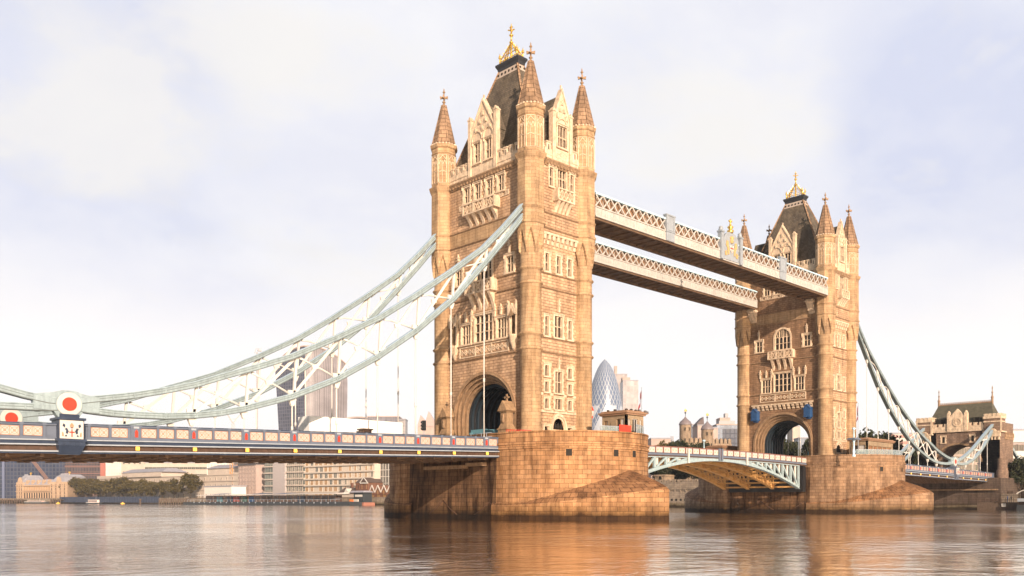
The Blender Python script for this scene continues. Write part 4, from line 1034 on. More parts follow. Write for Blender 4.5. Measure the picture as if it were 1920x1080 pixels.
def make_deck(xa, xb, label, north, crest):
    zA, zB = deckz(xa), deckz(xb)
    o = (xa, 0, zA-3.0)
    T = thing('bridge_deck', o, label, 'bridge deck', 'side span decks of the bridge'); lo = (-xa, 0, -o[2])
    YE = 9.45
    def sl(g, y0, y1, t0, t1, m=0):   # a strip following the slope, between depths t0..t1 below parapet top
        g.hexa([(xa, y0, zA-t1), (xb, y0, zB-t1), (xb, y1, zB-t1), (xa, y1, zA-t1)], [(xa, y0, zA-t0), (xb, y0, zB-t0), (xb, y1, zB-t0), (xa, y1, zA-t0)], m)
    g = MB(); sl(g, -9.1, 9.1, 1.35, 1.7); link('roadway', g.mesh('roadway', [asphalt]), T, lo)
    g = MB(); sl(g, -9.0, 9.0, 2.3, 2.62)
    n = int((xb-xa)/2.7)
    for k in range(n+1):
        x = xa+(xb-xa)*k/n; z = deckz(x); g.hexa([(x-.14, -9, z-2.9), (x+.14, -9, z-2.9), (x+.14, 9, z-2.9), (x-.14, 9, z-2.9)], [(x-.14, -9, z-2.6), (x+.14, -9, z-2.6), (x+.14, 9, z-2.6), (x-.14, 9, z-2.6)])
        for y in (-6, -3, 0, 3, 6): g.box(x-.3, x+.3, y-.15, y+.15, z-2.98, z-2.85)
    for y in (-7.4, -3.7, 0, 3.7, 7.4): sl(g, y-.16, y+.16, 2.6, 2.8)
    link('soffit', g.mesh('soffit', [soffitp]), T, lo)
    for sy in (-1, 1):
        y = sy*YE
        g = MB()
        sl(g, y-sy*.6, y-sy*.02, 1.42, 2.62, 0)
        for t0, t1, out, m in ((1.42, 1.52, .22, 2), (1.52, 1.7, .1, 3), (1.7, 1.82, .2, 3), (1.82, 1.93, .28, 2), (2.4, 2.52, .26, 2), (2.52, 2.66, .1, 3)): sl(g, y-sy*.05, y+sy*out, t0, t1, m)
        for k in range(int((xb-xa)/.9)): x = xa+.45+k*.9; z = deckz(x); g.box(x-.03, x+.03, y-sy*.03, y+sy*.03, z-2.4, z-1.93)
        link('fascia_girder', g.mesh('fascia_girder', [brownp, bluep, greyp, navyp]), T, lo)
        g = MB()
        sl(g, y-.1, y+.1, .0, .14, 1); sl(g, y-.16, y+.16, .1, .2, 0); sl(g, y-.13, y+.13, 1.22, 1.42, 0); sl(g, y-.02, y+.02, .2, 1.25, 0)
        par = link('parapet', g.mesh('parapet', [bluep, navyp]), T, lo)
        if sy > 0: continue
        rz = 0
        pm, rm, lm = cached('post', post_mesh), cached('redbox', redbox_mesh), cached('lamp', lamp_mesh)
        pw = cached('panelA', lambda: panel_mesh(1.36, .82)); pe = cached('panelB', lambda: panel_mesh(1.46, .82))
        nodes = [-13.45-5.42*k for k in range(9)] if not north else [82.3+13.45+5.42*k for k in range(14)]
        for nd in nodes:
            if not (xa+.3 < nd < xb-.2): continue
            z = deckz(nd); link('red_niche', rm, par, (nd, y-.05, z-1.42)); link('deck_light', lm, T, (nd-xa+.1, y-.02, z-2.14-o[2]))
            for k, dx in enumerate((.36, 2.02, 3.66)):
                x = nd+dx
                if not (xa < x+1.6 < xb+.2) : continue
                zz_ = deckz(x); link('post', pm, par, (x, y, zz_-1.45))
                link('panel', pw, par, (x+.83, y-.02, deckz(x+.83)-.72))
            link('post', pm, par, (nd-.36, y, deckz(nd-.36)-1.45))
        if not north:   # the run left of the last node up to the crest and beyond
            for x in (-60.9, -59.1): link('post', pm, par, (x, y, deckz(x)-1.45)); 
            for x in (-60.0, -58.3): link('panel', pe, par, (x, y-.02, deckz(x)-.72))
            for k in range(13):
                x = -64.55-1.78*k; link('post', pm, par, (x, y, deckz(x)-1.45)); link('panel', pe, par, (x-.89, y-.02, deckz(x-.89)-.72))
    return T
deck_s = make_deck(-97, -10.5, 'left side span deck with red niches, from frame edge to the nearer pier', False, True)
make_deck(92.8, 173.4, 'right side span deck between the farther pier and the right gate tower', True, False)
def plinth(x, label, big):
    """carved pedestal under the chain pin, standing out from the deck edge"""
    z = deckz(x); y = -9.45
    T = thing('crest_pedestal', (x, y, z-1.5), label, 'pedestal', scale=(.8, 1, 1))
    g = MB(); g.box(-1.3, 1.3, -.7, 1.3, 0, 1.75); g.box(-1.45, 1.45, -.85, 1.4, 1.75, 1.95); g.box(-1.5, 1.5, -.9, 1.4, -.12, .1)
    g.hexa([(-1.05, -.3, -1.25), (1.05, -.3, -1.25), (1.05, .4, -1.25), (-1.05, .4, -1.25)], [(-1.35, -.8, -.5), (1.35, -.8, -.5), (1.35, .4, -.5), (-1.35, .4, -.5)])
    g.box(-1.4, 1.4, -.82, .4, -.5, -.12)
    for k in range(5): xx = -1.0+.5*k; g.box(xx-.14, xx+.14, -.86, -.8, -.46, -.2)
    g.box(-1.0, 1.0, -.2, .9, 1.95, 2.3)
    link('body', g.mesh('pedestal_body', [navyp if big else bluep]), T)
    g = MB(); g.box(-1.2, 1.2, -.76, -.68, .1, 1.7, 0); q = -.76
    def sh(pts, m, d=.05): g.prism([(a, b) for a, b in pts], q-d, q, 'y', m)
    sh([(-.28, .95), (.28, .95), (.28, .5), (.0, .24), (-.28, .5)][::-1], 0, .04)
    g.box(-.055, .055, q-.07, q, .26, .93, 1); g.box(-.27, .27, q-.07, q, .62, .73, 1)
    for s in (-1, 1):
        sh([(s*a, b) for a, b in ((.32, .75), (.45, .5), (.62, .58), (.58, .8), (.72, .95), (.5, 1.05), (.42, .9))], 2)
        sh([(s*a, b) for a, b in ((.72, 1.05), (.95, 1.2), (.85, 1.42), (.66, 1.3))], 2)
        sh([(s*a, b) for a, b in ((.5, .3), (.7, .28), (.66, .42), (.52, .44))], 2); sh([(s*a, b) for a, b in ((.8, .3), (1.0, .32), (.98, .7), (.86, .62))], 3)
    sh([(-.16, 1.1), (.16, 1.1), (.2, 1.3), (0, 1.5), (-.2, 1.3)], 3); sh([(-.1, 1.02), (.1, 1.02), (.12, 1.1), (-.12, 1.1)], 2)
    link('crest', g.mesh('crest', [creamp, redp, navyp, rustp]), T)
plinth(-62.55, 'dark pedestal with red cross crest below the front roundel on left span', True)
plinth(144.85, 'small blue pedestal below the distant roundel on right span', False)

# ------------------------------------------------------------------ bascules
def make_bascule(left, label):
    s = 1 if left else -1; xr = 11.2 if left else 71.1; xe = 41.0 if left else 41.3
    xa, xb = min(xr, xe), max(xr, xe)
    ptop = lambda x: 11.2-.00045*(x-41.15)**2
    chord = lambda x: 9.62-.0061*(x-41.15)**2
    T = thing('bascule_leaf', (xr, 0, chord(xr)), label, 'bascule', 'bascule leaves over the channel'); lo = (-xr, 0, -chord(xr))
    X = [xa+(xb-xa)*k/12 for k in range(13)]
    g = MB()
    for a, b in zip(X[:-1], X[1:]): g.hexa([(a, -8, ptop(a)-1.45), (b, -8, ptop(b)-1.45), (b, 8, ptop(b)-1.45), (a, 8, ptop(a)-1.45)], [(a, -8, ptop(a)-1.2), (b, -8, ptop(b)-1.2), (b, 8, ptop(b)-1.2), (a, 8, ptop(a)-1.2)])
    link('roadway', g.mesh('bascule_road', [asphalt]), T, lo)
    xg = xr+s*2.9; GX = [min(xg, xe)+abs(xe-xg)*k/12 for k in range(13)]
    for i, y in enumerate((-8.2, -2.75, 2.75, 8.2)):
        g = MB(); m = 0
        g.sweep([(x, y, ptop(x)-1.6) for x in GX], .4, .35); g.sweep([(x, y, chord(x)-.2) for x in GX], .5, .42); g.sweep([(x, y, chord(x)-.42) for x in GX], .75, .08)
        if i: g.sweep([(x, y, chord(x)+.12) for x in GX], .16, .95)
        nb = 9; B = [xg+(xe-xg)*k/nb for k in range(nb+1)]
        for k, (a, b) in enumerate(zip(B[:-1], B[1:])):
            if ptop(b)-1.7-chord(b) < .25: 
                g.hexa([(min(a,b), y-.12, chord(a if a<b else b)-.1), (max(a,b), y-.12, chord(b if a<b else a)-.1), (max(a,b), y+.12, chord(b if a<b else a)-.1), (min(a,b), y+.12, chord(a if a<b else b)-.1)], [(min(a,b), y-.12, ptop(a)-1.5), (max(a,b), y-.12, ptop(b)-1.5), (max(a,b), y+.12, ptop(b)-1.5), (min(a,b), y+.12, ptop(a)-1.5)])
                continue
            g.bar((a, y, ptop(a)-1.7), (b, y, chord(b)), .34, .3, (0, 1, 0)) if 0 else None
            g.bar((a, y, chord(a)), (a, y, ptop(a)-1.6), .42, .34, (0, 1, 0))
            g.bar((b, y, ptop(b)-1.75), (a+(b-a)*.12, y, chord(a)+.05), .3, .28, (0, 1, 0))
        link('girder', g.mesh('girder', [bascp if i == 0 else orangep]), T, lo)
        if i == 0:
            g = MB()
            for k, (a, b) in enumerate(zip(B[:-1], B[1:])):
                if ptop(b)-1.7-chord(b) < .25: continue
                g.bar((a+s*.9, y+.2, chord(a)), (a+s*.9, y+.2, ptop(a)-1.6), .5, .2, (0, 1, 0))
            link('web_stiffeners', g.mesh('web_stiffeners', [creamp]), T, lo)
    g = MB(); n = 11
    for k in range(n):
        x = GX[0]+.5+(GX[-1]-GX[0]-1.0)*k/(n-1); z0, z1 = chord(x)-.25, ptop(x)-1.45
        g.box(x-.12, x+.12, -8, 8, z1-.45, z1)
        if z1-z0 > .8: 
            g.box(x-.12, x+.12, -8, 8, z0-.1, z0+.2)
            for y in (-2.75, 2.75): g.hexa([(x-.1, y-.25, z0), (x+.1, y-.25, z0), (x+.1, y+.25, z0), (x-.1, y+.25, z0)], [(x-.1, y-1.0, z0+.6), (x+.1, y-1.0, z0+.6), (x+.1, y+1.0, z0+.6), (x-.1, y+1.0, z0+.6)])
    link('cross_beams', g.mesh('cross_beams', [orangep]), T, lo)
    for sy in (-1, 1):
        y = sy*8.35; g = MB()
        for t0, t1, w, m in ((0, .1, .24, 1), (.1, .16, .14, 0), (1.02, 1.12, .2, 2), (1.12, 1.4, .3, 0), (1.4, 1.62, .2, 3), (.16, 1.02, .04, 0)):
            g.sweep([(x, y, ptop(x)-(t0+t1)/2) for x in X], w, t1-t0, m)
        par = link('parapet', g.mesh('bascule_parapet', [bluep, railp, navyp, brownp]), T, lo)
        if sy > 0: continue
        pm = cached('bpost', lambda: (lambda g: (g.box(-.06, .06, -.14, .1, -1.4, -.05), g.mesh('post', [railp]))[1])(MB()))
        def bpanel():
            g = MB(); g.box(-.86, .86, -.03, .03, -.42, .42, 0)
            for sx in (-.42, .42): g.prism([(sx-.16, 0), (sx, -.16), (sx+.16, 0), (sx, .16)], -.05, -.03, 'y', 1)
            for sx in (-.8, 0, .8): g.prism([(sx-.06, .3), (sx, .24), (sx+.06, .3), (sx, .36)], -.05, -.03, 'y', 1); g.prism([(sx-.06, -.3), (sx, -.36), (sx+.06, -.3), (sx, -.24)], -.05, -.03, 'y', 1)
            return g.mesh('panel', [MATS['parapet_panel'], plain('ornament_ochre', (.42, .30, .13), .6)])
        bm_ = cached('bpanel', bpanel); n = 15; sp = (xb-xa)/n
        for k in range(n+1): x = xa+k*sp; link('post', pm, par, (x, y, ptop(x)))
        for k in range(n): x = xa+(k+.5)*sp; link('panel', bm_, par, (x, y-.03, ptop(x)-.59))
    g = MB(); gx = 31.6 if left else 49.3
    g.box(gx-.14, gx+.14, -8.78, -8.55, chord(gx)-.5, ptop(gx)-.2); link('gauge_board', g.mesh('gauge_board', [whitep]), T, lo)
    ex = xe-s*.25
    g = MB(); g.box(ex-.22, ex+.22, -8.65, -8.2, ptop(ex)-1.9, ptop(ex)+.12); link('end_post', g.mesh('end_post', [bluep]), T, lo)
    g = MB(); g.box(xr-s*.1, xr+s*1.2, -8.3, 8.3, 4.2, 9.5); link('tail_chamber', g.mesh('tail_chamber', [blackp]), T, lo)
    return T
make_bascule(True, 'lowered bascule leaf hinged on the nearer pier, partly hidden by it')
make_bascule(False, 'lowered bascule leaf hinged on the farther pier, ochre girders lit below')

# ------------------------------------------------------------------ right gate (abutment) tower
def make_gate():
    xf = 173.5; xb = 184.5; hy = 10.9; base = 3.4
    T = thing('gate_tower', (xf, 0, base), 'gate tower with steep green roof at the right end of the bridge', 'gate tower'); lo = (-xf, 0, -base)
    st = stone('gate_granite', (0.31, 0.21, 0.15), (0.22, 0.15, 0.11), (0.12, 0.08, 0.06), .9, .45, .035, .6, .3)
    R, zs, rise = 5.9, 13.2, 5.0
    wh = [(-4.35, -3.45, 18.9, 20.6), (3.45, 4.35, 18.9, 20.6)]
    w = wall_mesh('gate_wall_front', -hy, hy, -1, 24, [], st, arch=(R, zs, rise)) if 0 else wall_mesh('gate_wall_front', -hy, hy, -1, 24, wh, st, arch=(R, zs, rise))
    link('wall', w, T, (0, 0, -base), FACE['S'])
    fr, gl = window_meshes(.9, 1.7, 1, (), sur=.3)
    for u in (-3.9, 3.9): o = link('window', fr, T, (0, -u, 18.9-base), FACE['S']); link('pane', gl, o)
    g = MB()
    g.box(xf, xb, -hy, -R, -1, 24); g.box(xf, xb, R, hy, -1, 24)
    link('wall', g.mesh('gate_wall_sides', [st]), T, lo)
    g = MB(); n = 24
    A = [(-R*cos(pi*k/n), zs+rise*sin(pi*k/n)) for k in range(n+1)]
    for p, q in zip(A[:-1], A[1:]): g.quad((xf, -p[0], p[1]), (xf, -q[0], q[1]), (xb, -q[0], q[1]), (xb, -p[0], p[1]))
    link('vault', g.mesh('gate_vault', [st]), T, lo)
    g = MB()
    for k, (p, q) in enumerate(zip(A[:-1], A[1:])):
        f = lambda r, d: (-(-p[0])*1.0, 0)
        for sc, d in ((1.0, .0), (1.09, .0)): pass
        po = (p[0]*1.09, zs+(p[1]-zs)*1.11); qo = (q[0]*1.09, zs+(q[1]-zs)*1.11)
        g.prism([(-p[0], p[1]), (-q[0], q[1]), (-qo[0], qo[1]), (-po[0], po[1])], xf-.25, xf+.3, 'x')
    link('arch_ring', g.mesh('arch_ring', [dress2]), T, lo)
    # corner turrets
    for sy in (-1, 1):
        g = MB(); y0 = sy*(hy-3.9); y1 = sy*(hy+.3)
        g.box(xf-.45, xf+3.4, y0, y1, 21.3, 25.0); tu = link('corner_turret', g.mesh('corner_turret', [st]), T, lo)
        g = MB()
        for z0, z1, d in ((21.2, 21.55, .35), (24.0, 24.3, .12), (25.0, 25.6, .2)): g.box(xf-.45-d, xf+3.4+d, min(y0,y1)-d, max(y0,y1)+d, z0, z1)
        for k in range(4):
            yy = y0+(y1-y0)*(k+.5)/4; g.box(xf-.62, xf-.1, yy-.36, yy+.36, 25.6, 26.35); g.box(xf+3.1, xf+3.6, yy-.36, yy+.36, 25.6, 26.35)
            xx = xf-.3+k*1.1; g.box(xx, xx+.7, min(y0,y1)-.18, min(y0,y1)+.3, 25.6, 26.35); g.box(xx, xx+.7, max(y0,y1)-.3, max(y0,y1)+.18, 25.6, 26.35)
        for q in ((y0+.25, y0-.25*sy), (y1-.3, y1+.1)): g.box(xf-.55, xf-.4, min(q), max(q), 21.6, 25.0)
        n_ = 8; yc = (y0+y1)/2
        for k in range(n_): a, b = pi*k/n_, pi*(k+1)/n_; g.prism([(yc+1.3*cos(a), 21.0+1.3*sin(a)), (yc+1.3*cos(b), 21.0+1.3*sin(b)), (yc+.9*cos(b), 21.0+.9*sin(b)), (yc+.9*cos(a), 21.0+.9*sin(a))], xf-.9, xf-.4, 'x')
        g.prism([(yc+1.25*cos(pi*k/10), 21.0+1.25*sin(pi*k/10)) for k in range(11)], xf-.75, xf-.4, 'x')
        g.box(xf-.95, xf-.2, y0+sy*.3, y1, 20.0, 21.1)
        for k in range(5): yy = y0+(y1-y0)*(k+.5)/5; g.box(xf-.8, xf-.1, yy-.18, yy+.18, 19.1, 20.0)
        link('battlement', g.mesh('turret_battlement', [dress]), tu)
    # side walls east: band and buttress
    g = MB()
    for z0, z1, d in ((20.1, 20.8, .3), (19.4, 20.1, .15), (11.2, 11.6, .25)): g.box(xf+3.9, xb, -hy-d, -hy, z0, z1)
    for k in range(8): g.box(xf+4.2+k*.85, xf+4.6+k*.85, -hy-.4, -hy, 20.8, 21.3)
    link('string_course', g.mesh('gate_strings', [dress2]), T, lo)
    g = MB(); g.lathe([(1.6, -1), (1.6, 10.5), (1.35, 11.3), (1.3, 14)], 16, xf+1.0, -hy-.2); link('buttress', g.mesh('buttress', [st]), T, lo)
    # centre parapet, gable and roof
    yi = hy-3.9
    g = MB(); g.box(xf-.3, xf+.4, -yi, yi, 22.0, 23.4); g.box(xf-.45, xf+.5, -yi, yi, 21.8, 22.1)
    for k in range(9):
        y = -yi+(k+.5)*2*yi/9
        if abs(y) > 2.4: g.box(xf-.3, xf+.4, y-.45, y+.45, 23.4, 24.1); g.box(xf-.36, xf+.46, y-.5, y+.5, 24.1, 24.22)
    link('parapet', g.mesh('gate_parapet', [dress]), T, lo)
    g = MB(); g.prism([(-2.4, 21.8), (2.4, 21.8), (2.4, 25.6), (0.0, 28.3), (-2.4, 25.6)], xf-.5, xf+.6, 'x')
    for s in (-1, 1): g.box(xf-.6, xf+.6, s*2.3-.4, s*2.3+.4, 22, 27.0); g.prism([(s*2.3-.4, 27), (s*2.3+.4, 27), (s*2.3, 27.8)], xf-.5, xf+.5, 'x')
    n = 16
    for k in range(n): a, b = 2*pi*k/n, 2*pi*(k+1)/n; g.prism([(1.2*cos(a), 24.5+1.2*sin(a)), (1.2*cos(b), 24.5+1.2*sin(b)), (.95*cos(b), 24.5+.95*sin(b)), (.95*cos(a), 24.5+.95*sin(a))], xf-.65, xf-.5, 'x')
    for a in range(6): g.box(xf-.62, xf-.5, .55*cos(a)-.2, .55*cos(a)+.2, 24.5+.55*sin(a)-.2, 24.5+.55*sin(a)+.2)
    for k in range(4): g.box(xf-.6, xf-.5, -1.6+k*.8, -1.2+k*.8, 22.6, 22.9)
    link('gable', g.mesh('gate_gable', [dress]), T, lo)
    gr = stone('green_slate', (0.15, 0.14, 0.10), (0.105, 0.10, 0.072), (0.05, 0.047, 0.033), .6, .3, .02, .5, .2, rough=.75)
    g = MB(); x0, x1, y0 = xf+.6, xb-.4, hy-1.6; xm = (x0+x1)/2
    b = [(x0,-y0,23), (x1,-y0,23), (x1,y0,23), (x0,y0,23)]; t = [(xm-.3,-7.2,30.0), (xm+.3,-7.2,30.0), (xm+.3,7.2,30.0), (xm-.3,7.2,30.0)]
    g.hexa(b, t); rf = link('roof', g.mesh('gate_roof', [gr]), T, lo)
    g = MB(); g.box(xm-.2, xm+.2, -7.2, 7.2, 30.0, 30.35)
    for k in range(30): y = -7.1+k*.49; g.box(xm-.08, xm+.08, y-.12, y+.12, 30.35, 30.8)
    link('ridge_crest', g.mesh('ridge_crest', [rustp if 0 else spirest]), rf)
    for s in (-1, 1):
        g = MB(); g.lathe([(.35, 29.6), (.3, 31.2), (.45, 31.5), (.2, 31.8), (.15, 32.6), (.3, 32.8), (.12, 33.1), (.1, 33.8), (.2, 34.0), (.03, 34.7)], 8, xm, s*7.2)
        link('finial', g.mesh('gate_finial', [dress2]), rf)
    def dorm():
        g = MB(); g.box(0, 2.2, -.75, .75, 0, 1.7, 1); g.prism([(-.75, 0), (-.6, 0), (-.6, 1.7), (-.75, 1.7)], -.12, 0, 'x', 0); g.prism([(.6, 0), (.75, 0), (.75, 1.7), (.6, 1.7)], -.12, 0, 'x', 0)
        g.hexa([(-.35, -.95, 1.7), (2.4, -.95, 2.3), (2.4, .95, 2.3), (-.35, .95, 1.7)], [(-.35, -.95, 1.85), (2.4, -.95, 2.45), (2.4, .95, 2.45), (-.35, .95, 1.85)], 0)
        return g.mesh('dormer', [gr, dark])
    dm = dorm()
    for y in (-4.5, 4.5): link('dormer', dm, T, (1.5, y, 24.0-base))
    # land tie going down behind
    g = MB(); g.bar((xb-2, -9.15, 21), (xb+22, -9.15, 8.0), .7, .8); link('land_tie', g.mesh('land_tie', [chainp]), T, lo)
    return T
make_gate()

# ------------------------------------------------------------------ things standing on the bridge and piers
def lorry():
    a = onY(570, -1.2, 800); zr = deckz(a.x)-1.35; L = 13.2
    T = thing('box_trailer', (a.x+L/2, -1.2, zr), 'long plain white box trailer parked on the left span short of the traffic light', 'trailer', rz=.0)
    g = MB(); g.box(-L/2, L/2, -1.25, 1.25, .95, 3.6); g.box(-L/2-.03, L/2+.03, -1.28, 1.28, .9, 1.05); g.box(-L/2-.03, L/2+.03, -1.28, 1.28, 3.52, 3.64)
    for k in range(11): x = -L/2+k*L/10; g.box(x-.03, x+.03, -1.275, 1.275, 1.05, 3.52)
    link('cargo_box', g.mesh('cargo_box', [plain('white_tarpaulin', (.80, .79, .77), .6)]), T)
    for x in (-L/2+1.1, -L/2+5.5, L/2-2.8, L/2-1.5):
        for y in (-1.05, 1.05):
            w = MB(); n = 20
            w.prism([(.5*cos(2*pi*k/n), .5*sin(2*pi*k/n)) for k in range(n)], -.15, .15, 'y', 0); w.prism([(.24*cos(2*pi*k/n), .24*sin(2*pi*k/n)) for k in range(n)], -.17, .17, 'y', 1)
            link('wheel', cached('lorrywheel', lambda: w.mesh('wheel', [blackp, greyp])), T, (x, y, .5))
    g = MB(); g.box(-L/2+1, L/2-.2, -.5, .5, .55, .9); link('chassis', g.mesh('chassis', [blackp]), T)
    b = onY(665, -1.35, 800)
    H = thing('site_hut', (b.x, -3.6, deckz(b.x)-1.35), 'small brown hut window box in front of the white box trailer', 'hut')
    g = MB(); g.box(-.6, .6, -.5, .5, 0, 2.1, 0); g.box(-.75, .75, -.65, .65, 2.1, 2.25, 0); link('body', g.mesh('hut_body', [brownp]), H)
    g = MB(); g.box(-.42, .42, -.54, -.5, 1.0, 1.9, 0); link('window', g.mesh('hut_window', [glass]), H)
lorry()
def traffic_light():
    p = Vector((-17.2, -2.0, deckz(-17.2)-1.35)); 
    p = onY(795, -7.6); zr = deckz(p.x)-1.35
    T = thing('traffic_light', (p.x, -7.6, zr), 'black traffic light on a thin pole before the nearer tower', 'traffic light')
    g = MB(); g.tube([(0, 0, 0), (0, 0, 2.3)], .06, 8); link('pole', g.mesh('pole', [greyp]), T)
    g = MB(); g.box(-.2, .2, -.15, .2, 2.0, 3.2)
    for k in range(3):
        z = 2.22+.38*k; n = 10; g.tube([(-.15, -.02, z), (-.42, -.02, z-.03)], .15, 10)
    h = link('signal_head', g.mesh('signal_head', [blackp]), T)
traffic_light()
shr = plain('shrine_stone', (.30, .19, .105), .85, var=.3, bump=.3, streak=.25)
def shrine(y, label):
    T = thing('stone_shrine', (-6.75, y, 9.9), label, 'shrine', 'gabled stone shrines flanking the road arch')
    g = MB(); g.box(-.85, .85, -.85, .85, 0, 2.2); g.hexa([(-.85,-.85,2.2), (.85,-.85,2.2), (.85,.85,2.2), (-.85,.85,2.2)], [(-.6,-.6,2.9), (.6,-.6,2.9), (.6,.6,2.9), (-.6,.6,2.9)]); g.box(-.6, .6, -.6, .6, 2.9, 4.6)
    g.box(-.95, .95, -.95, .95, 2.1, 2.25); g.box(-.75, .75, -.75, .75, 4.45, 4.65)
    link('body', g.mesh('shrine_body', [shr]), T)
    g = MB(); g.prism([(-.95, 4.6), (.95, 4.6), (0, 6.0)], -.9, .9, 'x'); r = link('gable_roof', g.mesh('shrine_roof', [shr]), T)
    g = MB(); g.prism([(-.35, 2.95), (.35, 2.95), (.35, 4.0), (0, 4.6), (-.35, 4.0)], -.64, -.58, 'x'); g.lathe([(.1, 3.0), (.24, 3.2), (.2, 3.7), (.12, 3.85), (.16, 4.0), (.04, 4.2)], 8, -.66, 0); link('carving', g.mesh('carving', [dress2]), T)
    g = MB(); g.box(-.1, .1, -.1, .1, 5.9, 6.9); g.box(-.1, .1, -.42, .42, 6.35, 6.58); link('cross', g.mesh('cross', [dress2]), r)
shrine(-6.25, 'gabled stone shrine right of the near road arch, topped by a cross')
shrine(6.35, 'gabled stone shrine left of the near road arch, behind a hanger')
def rail(name, label, cat, pts, h, mat, n, zb, bars=2, group=None):
    o = Vector((*pts[0], zb)); T = thing(name, o, label, cat, group); g = MB()
    for (x0, y0), (x1, y1) in zip(pts[:-1], pts[1:]):
        for k in range(1, bars+1): z = h*k/bars; g.tube([(x0-o.x, y0-o.y, z), (x1-o.x, y1-o.y, z)], .035, 6)
    link('rails', g.mesh('rails', [mat]), T)
    def pm():
        q = MB(); q.tube([(0, 0, 0), (0, 0, h+.04)], .04, 6); return q.mesh('post', [mat])
    m = pm()
    for (x0, y0), (x1, y1) in zip(pts[:-1], pts[1:]):
        for k in range(n): link('post', m, T, (x0-o.x+(x1-x0)*k/n, y0-o.y+(y1-y0)*k/n, 0))
    return T
rail('guard_rail', 'grey tubular guard rail across the road before the near arch', 'railing', [(-11.6, -4.5), (-11.6, -8.6)], 1.5, greyp, 4, 9.75, 3)
rail('guard_rail', 'pale hoop railing left of the near road arch', 'railing', [(-11.6, 8.4), (-11.6, 3.8)], 1.5, cyanp, 4, 9.75, 2)
T = rail('barrier', 'red crowd barrier beside the turret foot on the nearer pier', 'barrier', [(-10.2, -9.9), (-7.4, -11.4)], 1.3, redp, 12, 10.3, 2)
g = MB(); g.box(0, .1, 0, .1, .0, .1) if 0 else g.hexa([(1.9, -1.05, .1), (2.9, -1.6, .1), (2.94, -1.52, .1), (1.94, -.97, .1)], [(1.9, -1.05, 1.35), (2.9, -1.6, 1.35), (2.94, -1.52, 1.35), (1.94, -.97, 1.35)]); link('sheet', g.mesh('barrier_sheet', [redp]), T)
def cabin(loc, w, d, h, label, far=False, rz=0):
    """x = along the bridge, y = into the river wall, origin at the corner seen nearest"""
    T = thing('control_cabin', loc, label, 'cabin', 'control cabins on the piers', rz)
    cm = stone('cabin_stone', (.36, .27, .18), (.31, .23, .15), (.2, .14, .09), 1.1, .5, .012, .2, .2) if 'cabin_stone' not in MATS else MATS['cabin_stone']
    g = MB()
    # south face (x=0) and east face (y=0) openings made by piers and lintels
    def wall(ax, L, wins, door=None):
        xs = [0]
        segs = []
        for a, b, z0, z1 in sorted(wins): segs.append((a, b, z0, z1))
        cur = 0
        def bx(a, b, z0, z1):
            if ax == 'E': g.box(a, b, 0, .3, z0, z1)
            else: g.box(0, .3, a, b, z0, z1)
        for a, b, z0, z1 in segs: bx(cur, a, 0, h); bx(a, b, 0, z0); bx(a, b, z1, h); cur = b
        bx(cur, L, 0, h)
    if not far:
        we = [(.35, .8, 1.0, 2.7), (1.25, 2.35, .1, 2.75), (2.8, 3.2, 1.0, 2.7)]; ws = [(.45, 1.75, .9, 2.75), (2.7, 2.85, 1.3, 2.3)]
        if d > 3.3: ws.append((d-1.0, d-.35, .9, 2.6))
    else:
        we = [(.6+k*(w-1.2)/5, .6+(k+.86)*(w-1.2)/5, .8, 2.5) for k in range(5)]; ws = [(.5, d-.5, .9, 2.6)]
    ws = [(a, b, z0, z1) for a, b, z0, z1 in ws if b < d]
    wall('E', w, we); wall('S', d, ws); g.box(w-.3, w, .3, d, 0, h); g.box(.3, w, d-.3, d, 0, h)
    link('wall', g.mesh('cabin_wall', [cm]), T)
    g = MB(); g.box(-.25, w+.25, -.25, d+.25, h, h+.22); g.box(-.4, w+.4, -.4, d+.4, h+.22, h+.42); g.box(-.1, w+.1, -.1, d+.1, h+.42, h+.6)
    link('roof', g.mesh('cabin_roof', [plain('cabin_roof', (.26, .15, .09), .8)]), T)
    for a, b, z0, z1 in we:
        g = MB(); g.quad((a, .22, z0), (b, .22, z0), (b, .22, z1), (a, .22, z1)); g.box(a, b, .1, .2, z0, z0+.08, 1); g.box(a, b, .1, .2, z1-.08, z1, 1); g.box(a, a+.07, .1, .2, z0, z1, 1); g.box(b-.07, b, .1, .2, z0, z1, 1); g.box((a+b)/2-.03, (a+b)/2+.03, .1, .2, z0, z1, 1)
        link('door' if z0 < .2 else 'window', g.mesh('cabin_window', [plain('amber_glass', (.30, .14, .07), .25) if far and 'amber_glass' not in MATS else (MATS.get('amber_glass') if far else glass), creamp if not far else dress2]), T)
    for a, b, z0, z1 in ws:
        g = MB(); g.quad((.22, a, z0), (.22, b, z0), (.22, b, z1), (.22, a, z1)); g.box(.1, .2, a, b, z0, z0+.08, 1); g.box(.1, .2, a, b, z1-.08, z1, 1); g.box(.1, .2, a, a+.08, z0, z1, 1); g.box(.1, .2, b-.08, b, z0, z1, 1); g.box(.1, .2, (a+b)/2-.04, (a+b)/2+.04, z0, z1, 1); g.box(.15, .19, a+.1, (a+b)/2-.1, z0+.5, z1-.1, 2)
        link('window', g.mesh('cabin_window', [glass, dress2, creamp]), T)
    return T
cab1 = cabin((3.0, -18.9, 10.6), 3.6, 4.2, 3.25, 'small square stone control cabin on the nearer pier beside a flagpole')
g = MB()
for x, y in ((.6, .5), (1.5, .4), (.3, 2.2), (.3, 3.4), (2.6, .5)): g.lathe([(.1, 3.85), (.22, 3.95), (.22, 4.05), (.05, 4.12)], 10, x, y)
link('roof_vents', g.mesh('roof_vents', [blackp]), cab1)
cabin((77.8, -17.4, 10.6), 11.5, 3.6, 3.4, 'long flat roofed cabin with amber windows on the farther pier', True)
